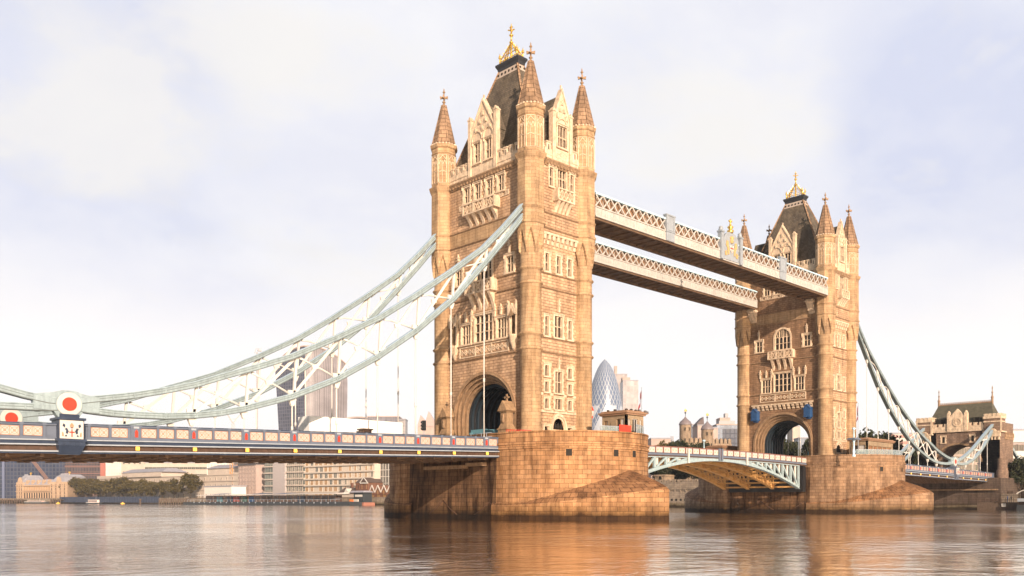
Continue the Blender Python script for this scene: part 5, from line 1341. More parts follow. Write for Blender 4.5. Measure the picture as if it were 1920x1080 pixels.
cabin((76.5, 14.2, 10.6), 12.5, 3.6, 3.3, 'flat roofed canopy cabin on the far side of the farther pier', True)
def glass_fence(name, label, pts, zb, h, group):
    o = Vector((*pts[0], zb)); T = thing(name, o, label, 'railing', group); g = MB()
    for (x0, y0), (x1, y1) in zip(pts[:-1], pts[1:]): g.bar((x0-o.x, y0-o.y, h/2+.05), (x1-o.x, y1-o.y, h/2+.05), .04, h-.1)
    link('panels', g.mesh('rail_panels', [skyglass]), T); g = MB()
    for (x0, y0), (x1, y1) in zip(pts[:-1], pts[1:]):
        g.bar((x0-o.x, y0-o.y, h), (x1-o.x, y1-o.y, h), .08, .07); g.box(x0-o.x-.04, x0-o.x+.04, y0-o.y-.04, y0-o.y+.04, 0, h)
    link('frame', g.mesh('rail_frame', [greyp]), T); return T
arc = lambda cx, a0, a1, n, r=10.7: [(cx+r*cos(radians(a0+(a1-a0)*k/n)), -10.5+r*sin(radians(a0+(a1-a0)*k/n))) for k in range(n+1)]
glass_fence('glass_railing', 'clear glass railing at the right edge of the nearer pier', arc(0, -76, -30, 6), 10.6, 1.75, 'glass railings round the pier tops')
f = glass_fence('glass_railing', 'low railing under the cabin windows on the nearer pier', arc(0, -112, -86, 4), 10.6, 1.25, 'glass railings round the pier tops')
glass_fence('glass_railing', 'pale blue railing along the front of the farther pier', arc(82.3, -142, -40, 14), 10.6, 1.55, 'glass railings round the pier tops')
p = arc(0, -97, -85, 1, 10.85)
g = MB(); g.bar((*p[0], 11.6), (*p[1], 11.6), .05, 1.0); link('red_banner', g.mesh('red_banner', [redp]), label='red banner hung on the railing below the near cabin', cat='banner')
def flagpole(x, y, zb, h, label, flagcol, grp='flagpoles on the piers', flag=True):
    T = thing('flagpole', (x, y, zb), label, 'flagpole', grp)
    g = MB(); g.tube([(0, 0, 0), (0, 0, h*.5), (0, 0, h)], [.09, .07, .04], 8); g.lathe([(.02, h), (.1, h+.08), (.02, h+.18)], 8); link('pole', g.mesh('pole', [greyp]), T)
    if flag:
        g = MB(); n = 12; v = []
        for k in range(n+1):
            q = k/n
            for s in (0, 1): v.append((-.06-q*1.0-.12*sin(q*9)*q, -.25*q+.12*sin(q*7), h-.3-2.9*q-s*(1.2-.7*q) + .0))
        g.add(v, [(2*k, 2*k+1, 2*k+3, 2*k+2) for k in range(n)], 0, True)
        me = g.mesh('flag', [flagcol]); link('flag', me, T)
flagm = plain('flag_cloth', (.16, .035, .04), .8, var=.6, scale=1.2)
pf = onY(1203, -8.0); flagpole(pf.x, -8.0, 10.6, 9.2, 'tall flagpole with limp dark red flag behind the near cabin', flagm)
pf = onY(1609, -16.0); flagpole(pf.x, -16.0, 10.6, 10.5, 'thin flagpole with drooping flag right of the farther tower', flagm)
def floodlight(x, y, zb, label):
    T = thing('light_mast', (x, y, zb), label, 'light mast')
    g = MB(); g.tube([(0, 0, 0), (0, 0, 4.6)], .07, 8); g.bar((-.5, 0, 4.6), (1.6, 0, 4.5), .08, .08); g.bar((.0, 0, 3.6), (1.5, 0, 3.6), .06, .06); link('mast', g.mesh('mast', [cyanp]), T)
    for dx, dz in ((-.3, 4.7), (1.1, 4.65), (1.5, 4.55)): q = MB(); q.hexa([(-.22,-.2,0), (.22,-.2,0), (.22,.2,0), (-.22,.2,0)], [(-.16,-.14,.35), (.16,-.14,.35), (.16,.14,.35), (-.16,.14,.35)]); link('lamp_head', q.mesh('lamp_head', [plain('lamp_dark', (.12, .1, .09), .5)]), T, (dx, 0, dz))
pp = onY(1201, -13.0); floodlight(pp.x, -13.0, 10.6, 'small mast with floodlights right of the near cabin roof')
def blue_mast(x, y, zb, label):
    T = thing('signal_mast', (x, y, zb), label, 'signal mast', 'pale blue signal masts on the farther pier')
    g = MB(); g.lathe([(.3, 0), (.3, .25), (.2, .5), (.28, .9), (.16, 1.5), (.13, 2.6), (.3, 3.0), (.12, 3.2), (.1, 4.9), (.34, 5.1), (.34, 5.25), (.1, 5.4)], 12); link('column', g.mesh('column', [cyanp]), T)
    g = MB(); g.box(-1.3, 1.3, -.8, .8, 3.1, 3.3); g.box(-1.1, 1.1, -.6, .6, 3.3, 3.42); link('canopy', g.mesh('canopy', [bluep]), T)
pm_ = onY(1601, -18.6); blue_mast(pm_.x, -18.6, 10.6, 'pale blue signal mast before the amber windowed cabin')
pm_ = onY(1320, 19.5); blue_mast(pm_.x, 19.5, 10.6, 'pale blue signal mast behind the centre of the lowered road')
def lantern():
    p = onY(1110, -9.0); T = thing('street_lamp', (p.x, -9.0, 10.6), 'red and white lantern on a pole at the right edge of the nearer tower', 'street lamp')
    g = MB(); g.tube([(0, 0, 0), (0, 0, 4.0)], .07, 8); link('post', g.mesh('lamp_post', [bluep]), T)
    g = MB(); g.lathe([(.12, 4.0), (.26, 4.2), (.3, 4.75)], 8, m=1); g.lathe([(.34, 4.75), (.2, 5.05), (.05, 5.4)], 8, m=0); g.lathe([(.14, 3.7), (.16, 4.0)], 8, m=0); link('lantern', g.mesh('lantern', [redp, creamp]), T)
lantern()
def van():
    p = onX(1441, 73.5); T = thing('van', (p.x, p.y, 9.75), 'white van driving out of the farther road arch', 'van')
    L = 5.0; g = MB(); g.prism([(-L/2, .4), (L/2, .4), (L/2, 2.1), (-L/2+1.2, 2.15), (-L/2+.45, 1.35), (-L/2, 1.15)], -.95, .95)
    link('body', g.mesh('van_body', [whitep]), T); g = MB(); g.quad((-L/2+.47, -.82, 1.4), (-L/2+1.16, -.78, 2.08), (-L/2+1.16, .78, 2.08), (-L/2+.47, .82, 1.4)); g.box(-L/2+1.2, -L/2+2.1, -.97, -.95, 1.35, 1.95); link('window', g.mesh('van_window', [glass]), T)
    for x in (-1.6, 1.5):
        for y in (-.9, .9):
            q = MB(); q.prism([(.36*cos(2*pi*k/16), .36*sin(2*pi*k/16)) for k in range(16)], -.1, .1); link('wheel', cached('vanwheel', lambda: q.mesh('wheel', [blackp])), T, (x, y, .36))
    g = MB(); g.box(-.3, .3, -.3, .3, 2.15, 2.3); link('roof_light', g.mesh('roof_light', [orangep]), T)
van()

# ------------------------------------------------------------------ the far bank and the city
def facade_mat(name, col, glasscol, bw, bh, frac=0.3, rough=0.5, spec=0.5):
    """cladding with a regular grid of panes (panels are a surface pattern of far-off towers)"""
    m, t, b = newmat(name); tc = N(t, 'ShaderNodeTexCoord')
    br = N(t, 'ShaderNodeTexBrick', Scale=1.0); br.offset = 0.0
    br.inputs['Color1'].default_value = (*glasscol, 1); br.inputs['Color2'].default_value = (*[c*1.5+.01 for c in glasscol], 1); br.inputs['Mortar'].default_value = (*col, 1)
    br.inputs['Mortar Size'].default_value = min(bw, bh)*frac/2; br.inputs['Mortar Smooth'].default_value = 0.0
    br.inputs['Brick Width'].default_value = bw; br.inputs['Row Height'].default_value = bh
    t.links.new(tc.outputs['UV'], br.inputs['Vector'])
    n = N(t, 'ShaderNodeTexNoise', Scale=.08, Detail=4.0); t.links.new(tc.outputs['UV'], n.inputs['Vector'])
    c = mixc(t, 1.0, br.outputs['Color'], ramp(t, n.outputs[0], [(.3, (.8,)*3), (.7, (1.15,)*3)]), 'MULTIPLY')
    t.links.new(c, b.inputs['Base Color']); t.links.new(ramp(t, br.outputs['Fac'], [(0, (.25,)*3), (1, (.7,)*3)]), b.inputs['Roughness'])
    b.inputs['Specular IOR Level'].default_value = spec
    return m
def ztop(y, d): return CZ+(938.35-y)*d/F
def depth(p): return (p[0]-CX)*_s+(p[1]-CY)*_c
class Site:
    """a building front from p0 (left) to p1 (right) as seen from the river; local x along the front, y away, z up from base"""
    def __init__(s, name, label, cat, p0, p1, base, group=None):
        s.p0 = Vector((p0[0], p0[1], base)); d = Vector((p1[0]-p0[0], p1[1]-p0[1])); s.w = d.length; s.rz = atan2(d.y, d.x); s.base = base
        s.T = thing(name, s.p0, label, cat, group, s.rz); s.d = depth(((p0[0]+p1[0])/2, (p0[1]+p1[1])/2))
        s.pxm = None
    def h(s, ypx): return ztop(ypx, s.d)-s.base
    def part(s, name, g, mats, loc=(0,0,0), parent=None): return link(name, g.mesh(name, mats), parent or s.T, loc)
def pxsite(name, label, cat, x0, x1, d, base, group=None, d1=None):
    return Site(name, label, cat, onD(x0, d), onD(x1, d1 or d), base, group)
def bankpt(x, off=0.0):   # where the pixel column meets the river bank, set back by off
    lo, hi = -30.0, 1400.0
    f = lambda Y: (lambda q: q)(bankx(Y)+off-(CX+(Y-CY)*ray(x)[0]/ray(x)[1]))
    for _ in range(60):
        mid = (lo+hi)/2
        if f(mid) > 0: lo = mid
        else: hi = mid
    return Vector((bankx(lo)+off, lo))
def wnd(w, h, key, frame, pane, arch=False, dp=.3):
    def mk():
        g = MB(); g.quad((-w/2, .06, 0), (w/2, .06, 0), (w/2, .06, h), (-w/2, .06, h), m=1)
        if arch:
            n = 8; pts = [(-w/2*cos(pi*k/n), h-w/2+w/2*sin(pi*k/n)) for k in range(n+1)]
            g.m[-1] = 1; g.v = []; g.f = []; g.m = []; g.sm = []
            g.add([(-w/2, -.03, 0), (w/2, -.03, 0)]+[(x, -.03, z) for x, z in pts[::-1]], [tuple(range(n+3))], 1)
            for p, q in zip(pts[:-1], pts[1:]): g.prism([p, q, (q[0]*1.25, h-w/2+(q[1]-h+w/2)*1.25), (p[0]*1.25, h-w/2+(p[1]-h+w/2)*1.25)], -.25, .02, 'y', 0)
            g.box(-w*.63, -w/2, -.2, .02, 0, h-w/2, 0); g.box(w/2, w*.63, -.2, .02, 0, h-w/2, 0)
        else:
            g.v = []; g.f = []; g.m = []; g.sm = []
            g.quad((-w/2, -.03, 0), (w/2, -.03, 0), (w/2, -.03, h), (-w/2, -.03, h), m=1)
            g.box(-w/2-.15, -w/2, -dp*.7, .02, -.1, h+.15, 0); g.box(w/2, w/2+.15, -dp*.7, .02, -.1, h+.15, 0); g.box(-w/2-.15, w/2+.15, -dp, .02, h, h+.2, 0); g.box(-w/2-.15, w/2+.15, -dp, .02, -.2, 0, 0)
            g.box(-.04, .04, -.1, -.03, 0, h, 0)
        return g.mesh('window', [frame, pane])
    return cached(('wnd', key, w, h, arch), mk)
buff = plain('buff_stone', (.44, .31, .21), .85, var=.15, scale=.3, streak=.15)
cream = plain('cream_render', (.50, .42, .355), .85, var=.1, scale=.2, streak=.12)
pinkst = plain('pinkish_stone', (.42, .32, .28), .85, var=.12, scale=.2)
paleroof = plain('pale_slate', (.30, .29, .32), .7, var=.15, scale=.4)
brick = stone('red_brick', (.26, .12, .075), (.20, .085, .055), (.16, .11, .08), .45, .16, .02, .3, .2)
redroof = plain('dark_roof', (.10, .07, .06), .8)
timber = plain('dark_timber', (.09, .06, .042), .85, var=.3)
hullm = plain('hull_dark', (.03, .035, .04), .6)
glasswarm = plain('amber_panes', (.34, .19, .075), .3, var=.5, scale=.35, spec=.6)
glassgrey = plain('grey_green_panes', (.10, .105, .09), .15, var=.6, scale=.4, spec=.8)

# old fish market: two pavilions, arcade, mansard
def market():
    s = Site('market_hall', 'old buff stone market hall with dark arcade and two pavilions, far left bank', 'market hall', bankpt(32, 3), bankpt(127, 3), 3.4)
    W = s.w; H = s.h(909); k = W/95.0
    g = MB(); g.box(0, W, 0, 22, 0, H); s.part('wall', g, [buff])
    for x0, x1 in ((0, 13*k), (64*k, W)):
        g = MB(); g.box(x0, x1, -.8, 20, 0, H+2.2); pv = s.part('pavilion', g, [buff])
        g = MB(); m = (x0+x1)/2; hw = (x1-x0)/2; zt = s.h(890)
        P = lambda f, z: [(m-hw*f, 10-10*f, z), (m+hw*f, 10-10*f, z), (m+hw*f, 10+10*f, z), (m-hw*f, 10+10*f, z)]
        g.hexa(P(1, H+2.2), P(.72, H+2.2+(zt-H-2.2)*.65)); g.hexa(P(.76, H+2.2+(zt-H-2.2)*.65), P(.5, zt)); g.box(m-hw*.5, m+hw*.5, 4.9, 5.1, zt, zt+.8, 0)
        s.part('roof', g, [paleroof], parent=pv)
        g = MB(); g.lathe([(.5, zt), (.3, zt+.9), (.9, zt+1.5), (1.1, zt+2.0), (.2, zt+2.4)], 8, m, 9); s.part('finial', g, [gold], parent=pv)
        g = MB(); g.prism([(m-2.5, H+2.2), (m+2.5, H+2.2), (m+1.2, H+5.5), (m, H+6.3), (m-1.2, H+5.5)], -1.0, .5); s.part('gable', g, [buff], parent=pv)
        for r in range(4):
            for c in range(3 if x0 == 0 else 4):
                n = 3 if x0 == 0 else 4; x = x0+(c+.5)*(x1-x0)/n; link('window', wnd(1.3, 2.3, 'mk', buff, dark), pv, (x, -.82, 1+r*(H/4.0)))
    g = MB(); x0, x1 = 13*k, 64*k; g.hexa([(x0, 0, H), (x1, 0, H), (x1, 20, H), (x0, 20, H)], [(x0, 4, s.h(899)), (x1, 4, s.h(899)), (x1, 16, s.h(899)), (x0, 16, s.h(899))]); rf = s.part('roof', g, [paleroof])
    for i in range(5):
        x = x0+(i+.5)*(x1-x0)/5; g = MB(); g.box(x-1.1, x+1.1, .4, 3, H, H+2.2); g.prism([(x-1.4, H+2.2), (x+1.4, H+2.2), (x, H+4)], .2, 3); s.part('dormer', g, [buff], parent=rf)
    n = 11
    for i in range(n):
        x = x0+(i+.5)*(x1-x0)/n; link('arch', wnd((x1-x0)/n*.56, H*.46, 'mkA', buff, dark, True), s.T, (x, -.02, .1)); link('window', wnd((x1-x0)/n*.42, H*.26, 'mkB', buff, glasswarm, False), s.T, (x, -.02, H*.62))
    g = MB()
    for z in (H*.54, H*.93): g.box(-.3, W+.3, -1.3, 0, z, z+.5)
    s.part('string_course', g, [buff])
market()
def block(name, label, cat, x0, x1, ytop, off=None, d=None, base=3.4, mat=None, deep=18, group=None, roofm=None, win=None, cap=None):
    s = Site(name, label, cat, bankpt(x0, off), bankpt(x1, off), base, group) if off is not None else pxsite(name, label, cat, x0, x1, d, base, group)
    H = s.h(ytop); g = MB(); g.box(0, s.w, 0, deep, 0, H); s.part('wall', g, [mat or cream])
    g = MB(); g.box(-.3, s.w+.3, -.3, deep+.3, H, H+.8); 
    if cap: g.box(s.w*.2, s.w*.7, deep*.2, deep*.8, H+.8, H+.8+cap)
    s.part('roof', g, [roofm or paleroof])
    if win:
        nb, nf, ww, wh, key, fm, pm = win
        for r in range(nf):
            for c in range(nb): link('window', wnd(ww, wh, key, fm, pm), s.T, ((c+.5)*s.w/nb, 0, .8+(r+.12)*(H-.8)/nf))
    return s, H
darkglass = facade_mat('dark_blue_glazing', (.05, .055, .08), (.018, .026, .055), 3.2, 3.6, .25)
s, H = block('office_block', 'huge dark blue glass office behind the buff market hall', 'office', -60, 122, 826, d=800, mat=darkglass, deep=40)
for x in (.28, .36): g = MB(); g.box(s.w*x, s.w*(x+.025), -1.5, 0, 0, H*.72); s.part('stair_shaft', g, [plain('shaft_blue', (.12, .14, .22), .4)])
bandm = facade_mat('brown_banded_glazing', (.13, .075, .06), (.03, .032, .045), 1.4, 3.6, .3)
s, H = block('office_block', 'brown banded office above the left end of the plane trees', 'office', 122, 188, 840, d=790, mat=bandm, deep=30)
for r in range(7): g = MB(); g.box(-.2, s.w+.2, -.5, .0, H-4-r*6.4, H-3.2-r*6.4); s.part('floor_band', g, [plain('band_brown', (.22, .12, .10), .7)] if r == 0 else [MATS['band_brown']])
block('stair_tower', 'narrow red brick stair tower beside the brown banded office', 'tower', 188, 197, 845, d=785, mat=plain('dull_red', (.36, .13, .10), .8), deep=12)
dot = facade_mat('dotted_cladding', (.62, .55, .50), (.22, .19, .18), 2.2, 3.0, .9)
block('office_block', 'white office with diamond dotted cladding behind the trees', 'office', 198, 227, 850, d=760, mat=dot, deep=20)
block('office_block', 'plain cream office with few small windows right of the dotted one', 'office', 227, 278, 852, d=750, mat=cream, deep=20, win=(5, 4, 1.5, 3, 'co', cream, glassgrey))
s, H = block('office_block', 'long pale office with ribbon windows above the domed customs roof', 'office', 272, 388, 868, d=700, mat=cream, deep=20, win=(16, 5, 3.0, 1.6, 'rib', cream, glassgrey))
block('office_block', 'white gridded office behind the slim orange crane mast', 'office', 388, 436, 853, d=660, mat=facade_mat('white_grid', (.66, .57, .52), (.25, .17, .15), 2.4, 5.5, .9), deep=20)
def customs():
    s = Site('customs_house', 'long cream customs house behind the row of plane trees', 'public building', bankpt(182, 24), bankpt(487, 24), 3.4); W = s.w; H = s.h(893)
    g = MB(); g.box(0, W, 0, 20, 0, H); s.part('wall', g, [cream])
    [(lambda q: (q.box(*b_), s.part('attic', q, [cream])))(MB()) for b_ in ((W*.2, W*.46, -1.5, 18, H, s.h(884)), (0, W*.18, 0, 18, H, s.h(888)), (W*.72, W, 1, 18, H, s.h(882)))]
    g = MB(); g.hexa([(-.5,-.5,H), (W*.18,-.5,H), (W*.18,20,H), (-.5,20,H)], [(1,3,H+.2), (W*.17,3,H+.2), (W*.17,17,H+.2), (1,17,H+.2)]); z = s.h(884)
    g.hexa([(W*.19,-2,z), (W*.47,-2,z), (W*.47,19,z), (W*.19,19,z)], [(W*.21,5,z+3), (W*.45,5,z+3), (W*.45,12,z+3), (W*.21,12,z+3)]); z = s.h(882)
    g.hexa([(W*.71,0,z), (W+.5,0,z), (W+.5,19,z), (W*.71,19,z)], [(W*.74,6,z+2.6), (W-2,6,z+2.6), (W-2,13,z+2.6), (W*.74,13,z+2.6)]); s.part('roof', g, [paleroof])
    g = MB()
    for zz in (H*.36, H*.72, H-.5): g.box(-.3, W+.3, -.6, 0, zz, zz+.45)
    s.part('cornice', g, [cream])
    for c in range(33):
        x = (c+.5)*W/33
        for z, hh in ((1.0, 2.6), (H*.42, 3.0), (H*.78, 1.6)): link('window', wnd(1.3, hh, 'cu', cream, glassgrey), s.T, (x, -.02, z))
    for c in range(10): g = MB(); g.lathe([(.45, H*.42), (.38, H*.72)], 8, W*.3+c*W*.013, -1.0); s.part('column', g, [cream])
customs()
s, H = block('warehouse', 'small white riverside building with three dark openings near the trees', 'warehouse', 383, 434, 913, off=6, mat=plain('white_render', (.74, .68, .62), .8), deep=10, win=(6, 1, 1.0, 1.3, 'sm', cream, dark))
def crane_mast(x, d, y0, y1, label, mat, w=2.4, group=None):
    p = onD(x, d); z0, z1 = max(3.4, ztop(y0, d)), ztop(y1, d); T = thing('tower_crane', (p.x, p.y, z0), label, 'crane', group); h = z1-z0; g = MB()
    for a, b in ((-1,-1), (1,-1), (1,1), (-1,1)): g.box(a*w/2-.15, a*w/2+.15, b*w/2-.15, b*w/2+.15, 0, h)
    n = int(h/w)
    for k in range(n):
        z = k*h/n; zz = (k+1)*h/n; g.bar((-w/2,-w/2,z), (w/2,-w/2,zz), .16); g.bar((-w/2,-w/2,z), (-w/2,w/2,zz), .16); g.bar((-w/2,-w/2,z), (w/2,-w/2,z), .16)
    link('mast', g.mesh('mast', [mat]), T); return T, h
crane_mast(438, 585, 938, 862, 'slim orange lattice mast before the white gridded office', plain('crane_orange', (.62, .30, .10), .6), 3.4)
T, h = crane_mast(482, 1000, 812, 660, 'faint tower crane left of the tall curved glass tower', plain('crane_grey', (.45, .42, .42), .6), 1.2)
g = MB(); g.bar((-3, 0, h-2), (-1, 0, h+4), .6); g.bar((-1, 0, h+4), (6, 0, h+5), .5); g.box(1, 5, -1, 1, h+1, h+3); link('jib', g.mesh('jib', [MATS['crane_grey']]), T)
T, h = crane_mast(437, 900, 812, 794, 'low folded jib crane just above the left span parapet', plain('crane_pale', (.55, .50, .46), .6), 2.5)
g = MB(); g.bar((-6, 0, h+9), (0, 0, h), .8); g.bar((0, 0, h), (7, 0, h+9), .8); g.bar((-4, 0, h+4), (4, 0, h+5), .5); link('jib', g.mesh('jib', [MATS['crane_pale']]), T)
a, b = onD(60, 760, 862), onD(88, 735, 898)
T = thing('derrick', (b.x, b.y, b.z-6), 'brown crane jib leaning above the market hall roof', 'crane'); g = MB(); o = T.location
for dx in (-.8, .8):
    for dz in (-.8, .8): g.bar((a.x-o.x+dx, a.y-o.y, a.z-o.z+dz), (b.x-o.x+dx, b.y-o.y, b.z-o.z+dz), .45)
for k in range(14): q = k/14; p = a.lerp(b, q)-o; r = a.lerp(b, q+1/14)-o; g.bar((p.x-.8, p.y, p.z-.8), (r.x+.8, r.y, r.z+.8), .3); g.bar((p.x+.8, p.y, p.z+.8), (r.x-.8, r.y, r.z-.8), .3)
link('jib', g.mesh('jib', [plain('jib_brown', (.25, .15, .12), .7)]), T)
g = MB(); g.box(-2, 3, -2, 2, -1, 6); link('housing', g.mesh('housing', [MATS['jib_brown']]), T)
# residential and hotel blocks
def flats():
    s, H = block('tower_block', 'slab block with a dark cap standing left of the round ended flats', 'tower block', 447, 480, 872, off=18, mat=pinkst, deep=14, win=(6, 8, 1.1, 1.6, 'tb', pinkst, glassgrey))
    g = MB(); g.box(-2, s.w+2, -2, 16, H+.8, H+5); s.part('cap', g, [plain('cap_grey', (.20, .17, .15), .8)])
    # curved flats
    a = bankpt(485, 10); c = bankpt(572, 10)
    s = Site('apartment_block', 'round ended grey green glass flats with white floor bands', 'apartment block', a, c, 3.4); W = s.w; H = s.h(850)
    def plan(r, x0, x1, n=10): return [(x0+r-r*sin(pi/2-pi/2*k/n*1) , r-r*cos(pi/2*k/n)*0-r*sin(pi/2*k/n)) for k in range(n+1)]
    r = W*.18
    front = [(r-r*cos(pi/2*k/8), r-r*sin(pi/2*k/8)) for k in range(9)]+[(W, 0)]
    g = MB(); P = front+[(W, 20), (0, 20)]
    g.prism(P, 0, H, 'z'); s.part('wall', g, [facade_mat('flat_glazing', (.30, .28, .24), (.12, .13, .11), 2.6, 5.2, .18)])
    nf = 7
    for k in range(nf+1):
        z = k*H/nf; g = MB(); Q = [(x-(1.0 if i < 9 else 0)*(.7), y-.9) for i, (x, y) in enumerate(front)]; g.prism(Q[:-1]+[(W, -.9), (W, 3), (0, 6)], z-.3, z+.5, 'z'); s.part('floor_band', g, [cream])
    g = MB(); g.box(W*.36, W*.62, -1.3, 8, 0, H+.5); s.part('core', g, [plain('core_grey', (.42, .37, .36), .7)])
    for k in range(nf):
        for x in (.66, .74, .82, .9): link('balcony_door', wnd(2.2, 2.6, 'fl', cream, glassgrey), s.T, (W*x+1.5, -.1, k*H/nf+.7))
    s = Site('apartment_block', 'white flats with amber lit windows left of the brick engine house', 'apartment block', bankpt(572, 10), bankpt(702, 10), 3.4); W = s.w; H = s.h(848)
    g = MB(); g.box(0, W, 0, 18, 0, H); s.part('wall', g, [plain('white_flats', (.52, .45, .38), .8)])
    nf = 7
    for k in range(nf+1): z = k*H/nf; g = MB(); g.box(-.3, W+.2, -.9 if k < nf else -1.2, 0, z-.25, z+.45); s.part('floor_band', g, [MATS['white_flats']])
    for k in range(nf):
        for c in range(14):
            x = (c+.5)*W/14+rnd.uniform(-.5, .5); q = rnd.random()
            if q < .08: continue
            w = (2.4 if c < 8 else 1.5); link('window', wnd(w*1.15, H/nf*.68, 'wf%d' % (q < .68), MATS['white_flats'], glasswarm if q < .68 else glassgrey), s.T, (x, 0, k*H/nf+.6))
    s, H = block('office_block', 'white framed block with dark windows next to the pier edge', 'office', 703, 745, 845, off=14, mat=plain('white_frame', (.74, .70, .68), .7), deep=16, win=(8, 7, 2.4, 3.4, 'of', whitep, dark))
flats()
# brick engine house and neighbours
def brickwork():
    s = Site('engine_house', 'tall narrow brick engine house with white pediment', 'brick building', bankpt(667, 4), bankpt(690, 4), 3.4); W = s.w; H = s.h(905)
    g = MB(); g.box(0, W, 0, 12, 0, H); s.part('wall', g, [brick])
    g = MB(); x = W*.42; g.prism([(x-.3, H), (W+.4, H), ((x+W)/2, H+2.6)], -.4, 12); g.hexa([(-.3,-.3,H), (x,-.3,H), (x,12.3,H), (-.3,12.3,H)], [(x*.6,1,H+2.2), (x,1,H+2.2), (x,11,H+2.2), (x*.6,11,H+2.2)]); s.part('roof', g, [redroof])
    g = MB(); m = (x+W)/2
    for sg in (-1, 1): g.bar((m+sg*(W-x)*.55, -.5, H-.1), (m, -.5, H+2.7), .35, .3, (0, 1, 0))
    g.box(x, W+.2, -.6, 0, H-.5, H); g.box(0, W, -.4, 0, 3.4, 3.9); s.part('trim', g, [whitep])
    for xx in (x+1.1, W-1.1): link('window', wnd(.9, 2.6, 'eh', brick, glasswarm, True), s.T, (xx, -.02, 5)); link('window', wnd(1.1, 2.2, 'eh2', whitep, dark, True), s.T, (xx, -.02, .6))
    link('window', wnd(.9, 2.2, 'eh3', brick, dark), s.T, (x*.6, -.02, 5))
    s = Site('arched_warehouse', 'low red brick building with four white edged gables by the pier', 'brick building', bankpt(691, 5), bankpt(742, 5), 3.4); W = s.w; H = s.h(922)
    g = MB(); g.box(0, W, 0, 12, 0, H); s.part('wall', g, [brick])
    g = MB(); g.prism([(0, H), (12, H), (6, H+3.8)], 0, W, 'x') if 0 else g.hexa([(0,.8,H), (W,.8,H), (W,12,H), (0,12,H)], [(0,5,H+3.6), (W,5,H+3.6), (W,7,H+3.6), (0,7,H+3.6)]); s.part('roof', g, [redroof])
    for k in range(4):
        m = W*.16+k*W*.22; gb = MB(); gb.prism([(m-W*.1, H-1.5), (m+W*.1, H-1.5), (m+W*.1, H), (m, H+3.2), (m-W*.1, H)], -.5, 3); q = s.part('gable', gb, [brick])
        t = MB()
        for sg in (-1, 1): t.bar((m+sg*W*.105, -.6, H-.3), (m, -.6, H+3.4), .4, .3, (0, 1, 0))
        s.part('barge_board', t, [whitep], parent=q); link('window', wnd(1.4, 2.4, 'aw', brick, glasswarm, True), q, (m, -.52, H-1.4)); link('arch', wnd(2.6, 3.6, 'aw2', brick, dark if k % 2 else glasswarm, True), s.T, (m, -.02, .4))
    s = Site('cottage', 'low dark roofed cottage with a white gable beside the engine house', 'cottage', bankpt(632, 4), bankpt(666, 4), 3.4); W = s.w; H = s.h(926)
    g = MB(); g.box(0, W, 0, 9, 0, H); s.part('wall', g, [cream]); g = MB(); g.hexa([(-.4,-.4,H), (W+.4,-.4,H), (W+.4,9.4,H), (-.4,9.4,H)], [(1.5,4,H+3.4), (W-1.5,4,H+3.4), (W-1.5,5,H+3.4), (1.5,5,H+3.4)]); s.part('roof', g, [redroof])
    g = MB(); m = W*.55; g.prism([(m-2.6, H-.2), (m+2.6, H-.2), (m, H+2.9)], -.6, 3); s.part('gable', g, [whitep]); g = MB(); g.box(W*.42, W*.5, 4, 5, H+2, s.h(905)); s.part('chimney', g, [brick])
brickwork()
# river side furniture
def pontoon():
    a, b = bankpt(352, -22), bankpt(664, -14); s = Site('passenger_pontoon', 'long dark landing pontoon with pale canopy below the flats', 'pontoon', a, b, 0); W = s.w
    g = MB(); g.prism([(0, -.3), (1.5, -.6), (W-.5, -.6), (W, .2), (W, 1.7), (W-1, 1.9), (0, 1.5)], -3, 6); s.part('hull', g, [hullm])
    g = MB(); x0 = W*.1; g.hexa([(x0,-3.4,5.3), (W*.93,-3.4,5.9), (W*.93,6.4,5.9), (x0,6.4,5.3)], [(x0,-3.4,5.6), (W*.93,-3.4,6.2), (W*.93,6.4,6.5), (x0,6.4,5.9)]); s.part('canopy', g, [plain('canopy_pale', (.60, .55, .52), .6)])
    n = 22
    for k in range(n):
        x = W*.1+k*W*.83/n; g = MB(); g.box(x-.12, x+.12, -2.9, -2.7, 1.6, 5.4); s.part('canopy_post', g, [timber])
    g = MB(); g.box(W*.12, W*.9, 1, 5, 1.6, 5.2); s.part('cabin', g, [facade_mat('kiosk_front', (.10, .09, .09), (.10, .06, .045), 3.0, 3.4, .2)])
    cols = [tealp, navyp, plain('kiosk_red', (.3, .05, .04), .6), plain('kiosk_green', (.05, .12, .10), .6), bluebox, brownp, navyp]
    for k, (x, m) in enumerate(zip((.2, .27, .31, .36, .41, .5, .7), cols)): g = MB(); g.box(W*x, W*(x+.035), .6, 1, 1.8, 4.6); s.part('shutter', g, [m])
    for x in (.21, .46, .6): g = MB(); g.hexa([(W*x,-3.5,5.9), (W*(x+.07),-3.5,6.0), (W*(x+.07),3,6.5), (W*x,3,6.4)], [(W*x,-3.5,6.0), (W*(x+.07),-3.5,6.1), (W*(x+.07),3,6.6), (W*x,3,6.5)]); s.part('awning', g, [bluebox])
    g = MB()
    g.bar((W*.03, -2.8, 2.9), (W*.95, -2.8, 3.0), .12)
    for k in range(40): x = W*.03+k*W*.023; g.box(x-.06, x+.06, -2.86, -2.74, 1.6, 2.95)
    s.part('railing', g, [greyp])
    for k in range(24): x = W*.08+k*W*.037; g = MB(); g.lathe([(.42, -.12), (.42, .12)], 10, 0, 0) if 0 else g.box(x-.35, x+.35, -3.15, -3.0, 1.0, 1.6); s.part('fender', g, [greyp])
    return s
pontoon()
